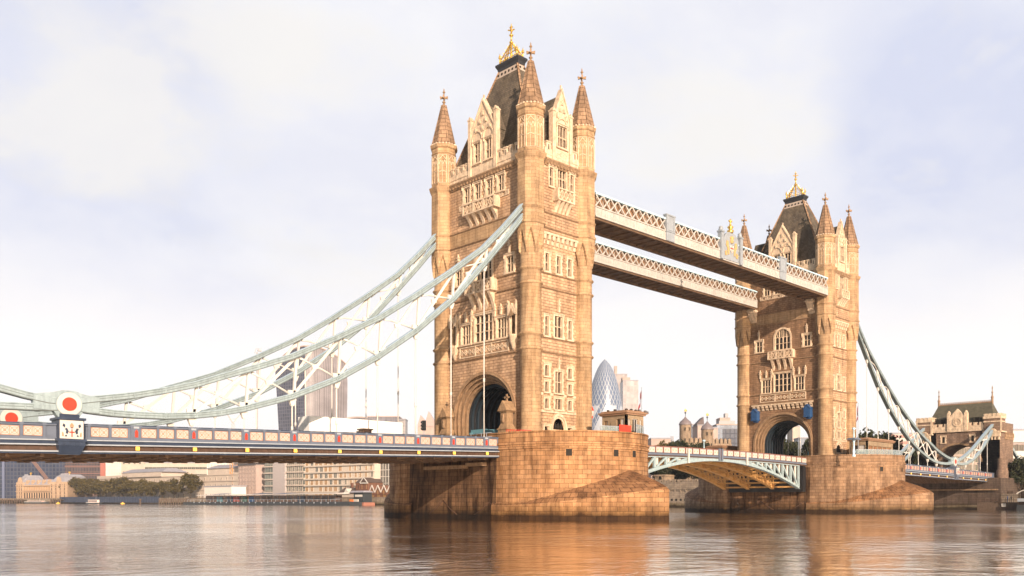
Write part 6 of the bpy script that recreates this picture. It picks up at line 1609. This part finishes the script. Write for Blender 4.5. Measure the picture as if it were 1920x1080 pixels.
def pier_house():
    a, b = bankpt(655, -9), bankpt(682, -9); s = Site('pier_kiosk', 'dark pier kiosk with lit sign band at the right end of the pontoon', 'kiosk', a, b, 0); W = s.w
    g = MB(); g.box(0, W, 0, 7, -.5, 1.5); s.part('float', g, [plain('float_red', (.30, .13, .09), .7)]); g = MB(); g.box(W*.25, W*.9, .5, 6, 1.5, 6.5); s.part('cabin', g, [hullm])
    g = MB(); g.box(W*.35, W*.85, .4, .5, 4.3, 5.4); s.part('sign_band', g, [creamp]); g = MB(); g.box(W*.03, W*.28, -.2, 1.2, 1.5, 3.0); s.part('life_raft', g, [plain('raft_orange', (.75, .22, .06), .6)]); g = MB(); g.box(W*.3, W*.6, .0, .5, 1.5, 3.1); s.part('door', g, [creamp])
    g = MB(); g.hexa([(0,-.5,6.5), (W,-.5,6.5), (W,6.5,6.5), (0,6.5,6.5)], [(1,1,7.4), (W-1,1,7.4), (W-1,5,7.4), (1,5,7.4)]); s.part('roof', g, [paleroof])
pier_house()
s = Site('hoarding', 'blue construction hoarding along the bank under the plane trees', 'fence', bankpt(112, -1), bankpt(298, -1), 3.6)
g = MB(); g.box(0, s.w, 0, .3, -2.6, 1.6); s.part('panels', g, [plain('hoarding_blue', (.035, .045, .075), .7, var=.25)])
g = MB()
for k in range(40): x = k*s.w/40; g.box(x-.1, x+.1, -.15, 0, -2.6, 1.7)
s.part('posts', g, [navyp])
def jetty(x0, x1, off, label):
    s = Site('jetty', label, 'jetty', bankpt(x0, off), bankpt(x1, off), 0, 'timber jetties on the left bank'); g = MB(); g.box(0, s.w, 0, 4, 2.6, 3.1); s.part('deck', g, [timber])
    n = max(5, int((x1-x0)/4.5)); m = cached('pile', lambda: (lambda q: (q.tube([(0, 0, -1), (0, 0, 3.9)], .42, 8), q.mesh('pile', [timber]))[1])(MB()))
    for k in range(n): link('pile', m, s.T, (s.w*(k+.5)/n, -.2, 0))
jetty(-25, 44, -4, 'dark timber jetty at the far left edge below the blue office')
jetty(94, 116, -4, 'short timber jetty right of the moored boat by the market')
jetty(297, 356, -8, 'timber jetty left of the long landing pontoon')
def boat(x0, x1, off, label, tall, col):
    a, b = bankpt(x0, off), bankpt(x1, off); s = Site('river_boat', label, 'boat', a, b, 0); W = s.w; k = W
    g = MB(); P = [(0, 0), (W*.06, -W*.045), (W*.8, -W*.05), (W, 0), (W*.8, W*.05), (W*.06, W*.045)]; Q = [(W*.02, 0), (W*.07, -W*.035), (W*.76, -W*.04), (W*.93, 0), (W*.76, W*.04), (W*.07, W*.035)]
    n = len(P); g.add([(x, y, -.3) for x, y in Q]+[(x, y, W*.035+(.5 if x > W*.9 else 0)) for x, y in P], [tuple(range(n)), tuple(range(2*n-1, n-1, -1))]+[(i, (i+1)%n, n+(i+1)%n, n+i) for i in range(n)]); s.part('hull', g, [hullm])
    z = W*.035; g = MB(); g.box(W*.05, W*.85, -W*.042, W*.042, z, z+W*.012); s.part('gunwale', g, [whitep])
    g = MB(); g.box(W*.18, W*.75, -W*.03, W*.03, z, z+tall); cb = s.part('cabin', g, [col]); g = MB(); g.box(W*.16, W*.77, -W*.034, W*.034, z+tall, z+tall+.2); s.part('roof', g, [whitep], parent=cb); g = MB(); g.box(W*.2, W*.73, -W*.031, W*.031, z+tall*.4, z+tall*.8); s.part('window', g, [glass], parent=cb)
    g = MB(); g.tube([(W*.6, 0, z+tall), (W*.6, 0, z+tall+2.5)], .08, 6); s.part('mast', g, [greyp]); return s
boat(46, 93, -12, 'long low white topped boat moored below the market arcade', 1.0, plain('boat_rose', (.5, .25, .2), .6))
boat(162, 192, -16, 'small white and red boat off the blue hoarding', 2.0, plain('boat_white', (.7, .55, .5), .6))
for x, lab in ((109, 'yellow buoy floating right of the long low boat'), (230, 'yellow buoy floating off the middle of the plane trees'), (263, 'brown mooring post buoy left of the jetty')):
    p = bankpt(x, -14); T = thing('mooring_buoy', (p.x, p.y, 0), lab, 'buoy', 'mooring buoys on the river'); g = MB(); g.lathe([(.2, -.5), (1.3, -.1), (1.5, .35), (1.0, .8), (.3, 1.0), (.2, 1.4)] if x != 263 else [(.3, -.5), (.6, .2), (.6, 2.6), (.9, 2.8), (.9, 3.3), (.3, 3.6)], 12); link('float', g.mesh('float', [plain('buoy_yellow', (.75, .45, .08), .5) if x != 263 else timber]), T)

# trees
leafm = {}
def leaf_mat(name, c1, c2):
    m, t, b = newmat(name); oi = N(t, 'ShaderNodeTexCoord'); n = N(t, 'ShaderNodeTexNoise', Scale=.9, Detail=4.0); t.links.new(oi.outputs['Object'], n.inputs['Vector'])
    t.links.new(ramp(t, n.outputs[0], [(.3, c1), (.7, c2)]), b.inputs['Base Color']); b.inputs['Roughness'].default_value = .7; b.inputs['Specular IOR Level'].default_value = .2
    return m
leafA = leaf_mat('plane_leaves', (.045, .04, .013), (.13, .095, .03)); leafB = leaf_mat('dark_leaves', (.02, .028, .012), (.045, .045, .018)); bark = plain('bark', (.07, .05, .035), .9)
def tree_meshes(seed, h, rx, trunk, nl, ls, mat):
    r = random.Random(seed); g = MB(); blobs = []
    tz = h*trunk
    g.tube([(0, 0, -.3), (r.uniform(-.2, .2), 0, tz*.6), (r.uniform(-.3, .3), r.uniform(-.3, .3), tz*1.15)], [h*.028, h*.02, h*.014], 7)
    for k in range(7):
        a = 2*pi*k/7+r.uniform(-.3, .3); q = Vector((cos(a)*rx*r.uniform(.4, .75), sin(a)*rx*r.uniform(.4, .75), tz+(h-tz)*r.uniform(.25, .7))); g.tube([(0, 0, tz*.85), q*.5+Vector((0, 0, tz*.5)), q], [h*.012, h*.008, h*.003], 5)
    for k in range(26):
        a = r.uniform(0, 2*pi); rr = rx*sqrt(r.random())*.8; zz = r.uniform(0, 1); w = (1-(2*zz-.9)**2*.55)
        blobs.append((Vector((cos(a)*rr*w, sin(a)*rr*w, tz+(h-tz)*(.12+.76*zz))), rx*r.uniform(.2, .38)))
    c = MB()
    for k in range(nl):
        b, br = r.choice(blobs); d = Vector((r.gauss(0, 1), r.gauss(0, 1), r.gauss(0, .8))); d.normalize(); p = b+d*br*(r.random()**.4)
        u = Vector((r.gauss(0, 1), r.gauss(0, 1), r.gauss(0, .7))).normalized(); v = u.cross(Vector((r.gauss(0, 1), r.gauss(0, 1), r.gauss(0, 1)))).normalized(); s = ls*r.uniform(.6, 1.3)
        c.add([p-u*s*.5, p+v*s*.35, p+u*s*.5, p-v*s*.35], [(0, 1, 2, 3)])
    return g.mesh('trunk', [bark]), c.mesh('crown', [mat])
TP = [tree_meshes(i, 10, 4.2, .24, 3000, .62, leafA) for i in range(3)]; TD = [tree_meshes(10+i, 10, 4.4, .16, 3000, .6, leafB) for i in range(3)]
ORD = ['first', 'second', 'third', 'fourth', 'fifth', 'sixth', 'seventh', 'eighth', 'ninth', 'tenth', 'eleventh', 'twelfth']
def tree(x, y, zb, h, label, group, dark_=False, i=0, wide=1.0):
    tr, cr = (TD if dark_ else TP)[i % 3]; s = h/10; T = thing('plane_tree' if not dark_ else 'dark_tree', (x, y, zb), label, 'tree', group, rz=i*1.3, scale=(s*wide, s*wide, s)); link('trunk', tr, T); link('crown', cr, T)
xs = [131, 146, 162, 178, 194, 211, 229, 247, 266, 285, 305, 328]
for i, x in enumerate(xs):
    p = bankpt(x, 10); d = depth(p); h = (938-[896, 894, 897, 896, 899, 897, 893, 899, 898, 902, 900, 897][i])*d/F+CZ-3.4
    tree(p.x, p.y, 3.4, h, ORD[i]+' plane tree from the left in the bank row before the customs house', 'plane trees along the left bank', i=i, wide=1.2)
p = bankpt(357, 10); tree(p.x, p.y, 3.4, (938-886)*depth(p)/F-.9, 'tallest and roundest plane tree, right end of the bank row', 'plane trees along the left bank', i=1, wide=1.1)

# city towers
def curved_tower():
    d = 900; dirx = Vector((_c, -_s, 0)); diry = Vector((_s, _c, 0)); c = onD(573, d); T = thing('curved_tower', (c.x, c.y, 3.4), 'top heavy curved glass tower seen through the near chains', 'skyscraper'); k = d/F
    finm = facade_mat('pink_fins', (.25, .225, .235), (.17, .155, .165), 2.0, 40.0, .55); gl = facade_mat('tower_glass', (.11, .115, .15), (.06, .065, .095), 3.0, 3.6, .25)
    H = 160
    def L(px, zf, back): q = dirx*(px-573)*k*1.0+diry*back; return (q.x, q.y, zf)
    def edge(z):   # px of left edge, corner, right edge by height
        q = z/150; 
        lx = 516-13*min(1, q*1.05)**1.3; cx_ = 574-2*q; rx = 634+7*sin(min(1, q/.9)*pi/2)-(4*max(0, q-.86)/.14); return lx, cx_, rx
    top = lambda f: 157-18*abs(f-.08)**2.6*(1 if f > 0 else .8)   # f from -1 (left) to 1 (right)
    zs = [k_/16 for k_ in range(17)]
    for name, side, m in (('glass_front', 'L', gl), ('finned_front', 'R', finm)):
        g = MB(); cols = []; n = 10
        for i in range(n+1):
            f = i/n; col = []
            for q in zs:
                ff = -1+f if side == 'L' else f; zt = top(ff); z = q*zt; lx, cxx, rx = edge(z); px = lx+(cxx-lx)*f if side == 'L' else cxx+(rx-cxx)*f
                bk = 26*(1-f) if side == 'L' else 26*f*f+4*f
                if side == 'L': bk = 24*(1-f)-5*sin(pi*f)*0
                col.append((L(px, z, bk), z))
            cols.append(col)
        for i in range(n):
            for j in range(16): g.add([cols[i][j][0], cols[i+1][j][0], cols[i+1][j+1][0], cols[i][j+1][0]], [(0,1,2,3)], 0, False, [[(i*3.6, cols[i][j][1]), (i*3.6+3.6, cols[i+1][j][1]), (i*3.6+3.6, cols[i+1][j+1][1]), (i*3.6, cols[i][j+1][1])]])
        link(name, g.mesh(name, [m]), T)
    g = MB(); n = 20; F_ = [(-1+2*i/n) for i in range(n+1)]
    pts = []
    for f in F_:
        z = top(f); lx, cxx, rx = edge(z); px = cxx+(cxx-lx)*f if f < 0 else cxx+(rx-cxx)*f; bk = 24*(-f) if f < 0 else 26*f*f+4*f; pts.append((px, z, bk))
    for (p, z, b), (p2, z2, b2) in zip(pts[:-1], pts[1:]): g.quad(L(p, z, b), L(p2, z2, b2), L(p2, z2, 60), L(p, z, 60)); g.bar(L(p, z+.4, b-.3), L(p2, z2+.4, b2-.3), 1.4, 1.2)
    link('roof', g.mesh('tower_roof', [pinkst]), T)
    g = MB(); g.hexa([L(516, 0, 24), L(574, 0, 0.4), L(634, 0, 30), L(575, 0, 62)], [L(506, 134, 24), L(573, 134, .4), L(639, 134, 30), L(572, 134, 62)]); link('core', g.mesh('tower_core', [gl]), T)
    lx = edge(0)
    g = MB(); g.bar(L(574.5, 0, -.4), L(572.5, 140, -.4), 1.2, 1.2); link('corner_fin', g.mesh('corner_fin', [creamp]), T)
curved_tower()
def egg_tower():
    d = 1060; c = onD(1134, d); k = d/F; H = 180*d/1127.; T = thing('egg_tower', (c.x, c.y, 3.4), 'rounded bullet shaped glass tower with spiral bands right of the near turret', 'skyscraper')
    ztp = ztop(674, d)-3.4; R = 36*k
    prof = [(R*.84, 0)]; n = 30
    for i in range(1, n+1):
        q = i/n; r = R*(.84+.16*sin(min(1, q/.42)*pi/2)) if q < .42 else R*max(.004, (1-((q-.42)/.58)**2.2))**.66
        prof.append((max(.3, r), q*ztp))
    m, t, b = newmat('diamond_glazing'); tc = N(t, 'ShaderNodeTexCoord'); sp = N(t, 'ShaderNodeSeparateXYZ'); t.links.new(tc.outputs['UV'], sp.inputs[0])
    u = mth(t, 'MULTIPLY', sp.outputs[0], 18/(2*pi)); v = mth(t, 'MULTIPLY', sp.outputs[1], 26*1.0/ztp)
    p1 = mth(t, 'ADD', u, mth(t, 'MULTIPLY', v, .42)); p2 = mth(t, 'SUBTRACT', u, mth(t, 'MULTIPLY', v, .42))
    def line(a, s, w): f = mth(t, 'FRACT', mth(t, 'MULTIPLY', a, s)); return mth(t, 'LESS_THAN', f, w)
    lines = mth(t, 'MAXIMUM', line(p1, 1.4, .15), line(p2, 1.4, .15))
    band = mth(t, 'MAXIMUM', line(p2, 1/3.0, .3), mth(t, 'GREATER_THAN', sp.outputs[1], ztp*.66))
    col = mixc(t, band, (.42, .46, .53), (.11, .15, .24)); col = mixc(t, lines, col, (.42, .44, .47))
    t.links.new(col, b.inputs['Base Color']); b.inputs['Roughness'].default_value = .35
    g = MB(); g.lathe(prof, 48, uscale=1.0); link('shell', g.mesh('shell', [m]), T)
egg_tower()
gr1 = facade_mat('pale_office', (.33, .285, .28), (.22, .20, .21), 3.0, 3.6, .5)
s, H = block('skyscraper', 'pale stepped office tower just right of the bullet shaped tower', 'skyscraper', 1150, 1176, 702, d=1180, mat=gr1, deep=30); g = MB(); g.box(s.w*.1, s.w*.3, 4, 10, H, H+12); s.part('mast_box', g, [pinkst])
s, H = block('skyscraper', 'pale white gridded slab between bullet tower and flagpole', 'skyscraper', 1168, 1197, 714, d=1100, mat=facade_mat('pale_office_grid', (.38, .33, .33), (.27, .24, .25), 4.5, 7.5, .25), deep=30)
g = MB(); g.box(0, s.w*.5, 5, 20, H, H+5); s.part('plant_room', g, [pinkst])
grey = facade_mat('grey_office', (.19, .18, .20), (.11, .11, .135), 2.2, 3.4, .3)
def arched_block():
    s = pxsite('office_block', 'low grey office with gently arched roof right of the curved tower', 'office', 636, 706, 820, 3.4); W = s.w; n = 12
    g = MB(); pts = [(W*k/n, s.h(788)+(s.h(783)-s.h(788))*sin(pi*k/n)) for k in range(n+1)]; g.prism([(0, 0), (W, 0)]+pts[::-1], 0, 20); s.part('wall', g, [grey]); g = MB()
    for p, q in zip(pts[:-1], pts[1:]): g.prism([p, q, (q[0], q[1]+1), (p[0], p[1]+1)], -.5, 20.5)
    s.part('roof', g, [pinkst])
arched_block()
block('office_block', 'flat grey office behind the right end of the white box trailer', 'office', 689, 748, 782, d=780, mat=grey, deep=20, roofm=pinkst)
block('office_block', 'small grey office with ribbed side left of the traffic light', 'office', 746, 760, 787, d=760, mat=facade_mat('ribbed_grey', (.34, .31, .31), (.2, .19, .2), 6, 2.4, .4), deep=16)
def gabled():
    s = pxsite('gabled_office', 'pinkish office with steep pointed glass gables beside the traffic light', 'office', 783, 826, 560, 3.4); W = s.w; H = s.h(800)
    g = MB(); g.box(0, W, 0, 16, 0, H); s.part('wall', g, [pinkst])
    for x0, x1, ap, y in ((0, W*.45, .28, 778), (W*.3, W*.8, .36, 771), (W*.62, W*1.1, .8, 779)):
        g = MB(); g.prism([(x0, H), (x1, H), (x1, H+2), (x0+(x1-x0)*ap, s.h(y)), (x0, H+1)], -.3-.2*x0/W, 12); s.part('glass_gable', g, [plain('rosy_glass', (.42, .31, .29), .3) if 'rosy_glass' not in MATS else MATS['rosy_glass']])
gabled()

# castle and what stands round it
castle = stone('castle_stone', (.44, .33, .23), (.35, .26, .18), (.25, .18, .12), .9, .5, .04, .5, .25, patch=.35)
def keep():
    s = Site('castle_keep', 'castle keep with two lead capped corner turrets, left of the farther tower', 'castle', onX(1277, 300), onX(1372, 330), 9); W = s.w; D = s.d; H = s.h(831)
    g = MB(); g.box(0, W, 0, 28, 0, H); s.part('wall', g, [castle])
    n = 12
    for k in range(n): g = MB(); x = (k+.5)*W/n; g.box(x-W/n*.32, x+W/n*.32, -.1, 1.2, H, H+2.2); g.prism([(x-W/n*.32, H+2.2), (x+W/n*.32, H+2.2), (x, H+2.9)], 0, 1.1); s.part('merlon', g, [castle])
    for px, yb, yt, rpx, yy in ((1285, 797, 766, 11, 2), (1326, 806, 774, 11, 16)):
        p = onX(px, 300+yy); o = Vector((p.x, p.y, 9))-s.p0; cr, sr = cos(-s.rz), sin(-s.rz); lx, ly = o.x*cr-o.y*sr, o.x*sr+o.y*cr
        d = depth(p); r = rpx*d/F; zc = ztop(yb, d)-9; zt = ztop(yt, d)-9; zd = zc+(zt-zc)*.52
        g = MB(); g.lathe([(r, 0), (r, zc)], 12); t = s.part('turret', g, [castle], (lx, ly, 0))
        g = MB(); g.lathe([(r*1.1, zc), (r*1.12, zc+.4), (r*1.02, zc+(zd-zc)*.22), (r*.86, zc+(zd-zc)*.42), (r*.5, zc+(zd-zc)*.62), (r*.24, zc+(zd-zc)*.8), (.12, zd)], 12); s.part('cupola', g, [plain('lead_cap', (.20, .165, .17), .5)] if 'lead_cap' not in MATS else [MATS['lead_cap']], parent=t)
        g = MB(); g.lathe([(.15, zd), (.15, zd+1.3), (.55, zd+1.9), (.15, zd+2.5), (.1, zt-1.8)], 8); g.box(-.6, .9, -.06, .06, zt-1.6, zt-.6, 1); g.lathe([(.1, zt-1.8), (.3, zt-.4), (.03, zt)], 6, m=1); s.part('weather_vane', g, [lead, gold], parent=t)
        for a in (-2.2, -1.4):
            for z in (zc-3.2, zc-9):
                q = wnd(.8, 1.7, 'kp', castle, dark); aa = a-s.rz*0; link('window', q, t, (r*cos(aa)*.99, r*sin(aa)*.99, z), aa+pi/2)
keep()
def wharf():
    T = thing('wharf_wall', (166.5, 18, 0), 'crenellated stone wharf wall below the castle trees, seen under the bridge', 'wall'); g = MB(); L = 190
    g.box(0, 3, 0, L, -1, 9.0); g.box(-.5, 0, 0, L, -1, 3.4); 
    for k in range(90): y = k*L/90; g.box(-.1, 1.0, y, y+L/90*.55, 9.0, 9.9)
    for k in range(80): y = k*L/80; g.box(-.35, 0, y, y+.45, 5.6, 6.3)
    g.box(-.45, 0, 0, L, 6.3, 6.7); w = link('wall', g.mesh('wharf', [bankst]), T)
    g = MB()
    for k in range(100): y = k*L/100+.3; g.box(-.53, -.5, y, y+.9, 2.3, 3.1)
    link('drain_holes', g.mesh('drain_holes', [dark]), T); T2 = g
    link('wharf_ground', (lambda q: (q.box(170, 300, 18, 208, 3.0, 8.6), q.mesh('wharf_ground', [MATS['bank_earth']]))[1])(MB()), kind='structure')
wharf()
s = Site('gatehouse', 'small stone house with arched window above the wharf wall', 'house', onX(1228, 176), onX(1246, 176), 8.6); H = s.h(893); g = MB(); g.box(0, s.w, 0, 6, 0, H); s.part('wall', g, [castle]); g = MB(); g.box(-.3, s.w+.3, -.3, 6.3, H, H+.6); s.part('roof', g, [castle]); link('window', wnd(1.6, 2.4, 'gh', castle, dark, True), s.T, (s.w*.55, -.02, .6))
for i, (px, X, ytop_, yb) in enumerate([(1238, 190, 868, 0), (1252, 184, 862, 0), (1268, 188, 858, 0), (1284, 184, 864, 0), (1299, 182, 858, 0), (1312, 186, 862, 0)]):
    p = onX(px, X); d = depth(p); tree(p.x, p.y, 8.6, max(5, ztop(ytop_, d)-8.6), ORD[i]+' dark leafy tree from the left behind the crenellated wharf wall', 'dark trees on the castle wharf', True, i, 1.15)
for i, (px, X, yt) in enumerate([(1238, 270, 834), (1250, 260, 826), (1268, 240, 824), (1275, 236, 822), (1300, 250, 834), (1310, 230, 828), (1318, 236, 826)]):
    p = onX(px, X); d = depth(p); tree(p.x, p.y, 8.6, ztop(yt, d)-8.6, ORD[i]+' tree top from the left above the lowered road by the castle keep', 'tree tops round the castle keep', i > 1, i, .8)
block('office_block', 'pale far office on the skyline left of the castle turret', 'office', 1221, 1257, 823, d=620, mat=pinkst, deep=20, base=8)
crane_mast(1260, 640, 840, 818, 'tiny grey crane post left of the castle keep', MATS['crane_grey'], 1.4)
blueg = facade_mat('blue_office', (.20, .22, .27), (.13, .16, .22), 2.6, 3.6, .25)
block('office_block', 'blue grey glass slab between the two castle turrets', 'office', 1297, 1313, 797, d=640, mat=blueg, deep=20, base=8)
s, H = block('office_block', 'office with slanted dark roof behind the castle turrets', 'office', 1308, 1326, 798, d=600, mat=pinkst, deep=18, base=8); g = MB(); g.prism([(-1, H+.8), (s.w*.6, H+6), (s.w*.66, H+.8)], -.6, 12); s.part('sloped_roof', g, [plain('roof_rust', (.10, .07, .07), .6)])
block('office_block', 'low pinkish office right of the second castle turret', 'office', 1333, 1346, 803, d=620, mat=pinkst, deep=18, base=8)
s, H = block('office_block', 'blue glass office with pale roof plant left of the farther tower', 'office', 1344, 1384, 797, d=640, mat=blueg, deep=20, base=8, cap=5, roofm=pinkst); g = MB(); g.box(s.w*.28, s.w*.98, -.6, 0, 4, H-3); s.part('dark_glazing', g, [darkglass]); g = MB(); g.box(s.w*.45, s.w*.6, 4, 9, H+5, H+9); g.box(s.w*.15, s.w*.9, 3, 12, H, H+3.4); s.part('roof_plant', g, [plain('plant_grey', (.34, .33, .34), .6)])
block('office_block', 'pale slim office seen through the farther road arch', 'office', 1486, 1500, 800, d=700, mat=cream, deep=14, base=8)
block('office_block', 'grey blue office seen low through the farther road arch', 'office', 1500, 1522, 822, d=640, mat=blueg, deep=14, base=8)
for i, (px, X, yt) in enumerate([(1476, 200, 818), (1484, 196, 830), (1517, 192, 828), (1523, 186, 815)]):
    p = onX(px, X); d = depth(p); tree(p.x, p.y, 6, ztop(yt, d)-6, ORD[i]+' dark tree from the left framed by the farther road arch', 'trees seen through the farther arch', True, i, .75)
pf = onX(1497, 150); flagpole(150, pf.y, 9, 22, 'white pole standing in the road view through the farther arch', flagm, None, False)
# right bank
for i, (px, X, yt) in enumerate([(1618, 196, 828), (1631, 190, 808), (1645, 194, 816), (1655, 186, 806), (1668, 190, 815), (1678, 186, 826), (1692, 200, 842), (1705, 204, 838), (1718, 208, 842)]):
    p = onX(px, X); d = depth(p); tree(p.x, p.y, 3.4, ztop(yt, d)-3.4, ORD[i]+' dark tree from the left behind the amber windowed cabin', 'dark trees right of the farther tower', True, i, .8)
block('office_block', 'far red brown building behind the falling right chain', 'office', 1672, 1726, 814, d=480, mat=facade_mat('redbrown_grid', (.40, .22, .19), (.42, .35, .32), 9, 3.4, .5), deep=18)
s, H = block('office_block', 'beige windowed building seen through the gate tower arch', 'office', 1775, 1832, 838, d=330, mat=pinkst, deep=18, win=(9, 6, 1.6, 2.2, 'gt', cream, glassgrey))
s, H = block('office_block', 'white banded office right of the gate tower', 'office', 1888, 1990, 808, d=350, mat=plain('band_office', (.34, .29, .28), .7), deep=24, win=(11, 6, 2.6, 2.6, 'rt', pinkst, glassgrey)); g = MB(); g.box(-.4, s.w, -.5, 0, H-4.5, H); g.box(-.4, s.w, -.5, 0, H-11, H-8); s.part('white_band', g, [whitep])
for i, (px, X, yt) in enumerate([(1906, 186, 868), (1916, 182, 858), (1930, 186, 862)]):
    p = onX(px, X); d = depth(p); tree(p.x, p.y, 3.4, ztop(yt, d)-3.4, ORD[i]+' very dark tree from the left below the banded office at the right edge', 'dark trees at the right edge', True, i, 1.0)
def abut():
    T = thing('abutment', (168, 0, -2), 'dark stone abutment wall under the right end of the bridge', 'wall'); g = MB(); g.box(-.6, 30, -13, 13, 0, 10.6); g.box(4.5, 26, -14.5, -13, 0, 7); link('wall', g.mesh('abutment', [stone('abutment_stone', (.14, .10, .075), (.10, .07, .055), (.05, .04, .03), 1.4, .6, .03, .5, .4, tide=True)]), T)
    g = MB(); g.bar((-1.2, -12.5, 7.4), (-1.2, 13, 7.4), .35); link('ledge_pipe', g.mesh('ledge_pipe', [dress2]), T)
abut()
def landing():
    a, b = onX(1832, 161.0), onX(1932, 161.0); s = Site('landing_stage', 'dark timber landing stage with railing at lower right', 'landing stage', a, b, 0); W = s.w
    g = MB(); g.box(0, W, 0, 4, -.5, 2.0); s.part('hull', g, [timber]); g = MB()
    for z in (2.6, 3.2): g.bar((-3, .1, z), (W, .1, z), .09)
    for k in range(14): x = k*W/13; g.box(x-.05, x+.05, .05, .15, 2.0, 3.2)
    s.part('railing', g, [brownp])
    g = MB(); g.box(W*.47, W*.55, -.1, 0, .9, 1.7); s.part('notice_board', g, [whitep])
landing()
def launch():
    a, b = onX(1906, 158.0), onX(1950, 158.0); s = Site('launch', 'dark launch with curved white canopy at the right frame edge', 'boat', a, b, 0); W = s.w
    g = MB(); g.prism([(0, -.3), (W, -.3), (W, 1.4), (0, 1.4)], 0, 3); s.part('hull', g, [hullm]); n = 8; g = MB(); pts = [(.0+2.0*k/n, 4.1+.9*sin(pi/2*k/n)) for k in range(n+1)]+[(W, 5.0)]
    for p, q in zip(pts[:-1], pts[1:]): g.prism([p, q, (q[0], q[1]+.2), (p[0], p[1]+.2)], -.2, 3.2)
    s.part('canopy', g, [whitep]); g = MB(); g.box(.4, W, .3, 2.7, 1.4, 2.5); g.box(.4, .6, .2, .4, 1.4, 4.3); g.box(.8, W, .4, 2.6, 3.0, 4.6); s.part('cabin', g, [glass]); g = MB(); g.box(.2, W, -.02, .1, 2.2, 3.0); s.part('side_panel', g, [greyp])
launch()
def person(x, X, z, label, col):
    p = onX(x, X); T = thing('person', (X, p.y, z), label, 'person', 'people on the landing stage'); me = bpy.data.meshes.new('body')
    V = [(0,0,.95), (0,0,1.2), (0,0,1.42), (0,0,1.52), (0,0,1.66), (.1,0,.9), (.12,.02,.5), (.12,0,.08), (.12,-.12,.03), (-.1,0,.9), (-.13,-.05,.5), (-.13,.03,.08), (-.13,-.1,.03), (.19,0,1.4), (.25,0,1.12), (.22,-.12,.9), (-.19,0,1.4), (-.25,0,1.12), (-.22,-.1,.9)]
    E_ = [(0,1), (1,2), (2,3), (3,4), (0,5), (5,6), (6,7), (7,8), (0,9), (9,10), (10,11), (11,12), (2,13), (13,14), (14,15), (2,16), (16,17), (17,18)]
    Rr = [.15, .15, .14, .06, .11, .11, .075, .05, .04, .11, .075, .05, .04, .07, .05, .035, .07, .05, .035]
    me.from_pydata(V, E_, []); b = link('body', me, T); me.materials.append(col); md = b.modifiers.new('skin', 'SKIN')
    for i, v in enumerate(me.skin_vertices[0].data): v.radius = (Rr[i], Rr[i]); v.use_root = i == 0
    b.modifiers.new('sub', 'SUBSURF').levels = 1; b.modifiers['sub'].render_levels = 1
cl = plain('coat_blue', (.05, .08, .2), .8); person(1889, 163.5, 2.0, 'person in blue coat standing on the landing stage beside the notice board', cl)
person(1896, 163.5, 2.0, 'person in dark coat standing on the landing stage near the canopy boat', blackp)

# ------------------------------------------------------------------ air
def haze():
    m = bpy.data.materials.new('haze_air'); m.use_nodes = True; t = m.node_tree; t.nodes.clear(); o = N(t, 'ShaderNodeOutputMaterial'); v = N(t, 'ShaderNodeVolumePrincipled'); v.inputs['Color'].default_value = (.80, .87, 1.0, 1); v.inputs['Density'].default_value = HAZE; v.inputs['Anisotropy'].default_value = 0.0
    t.links.new(v.outputs[0], o.inputs['Volume']); g = MB(); g.box(-2600, 2800, -2600, 2800, -4, 215); link('haze', g.mesh('haze', [m]), kind='stuff')
HAZE = 0.00008
haze()
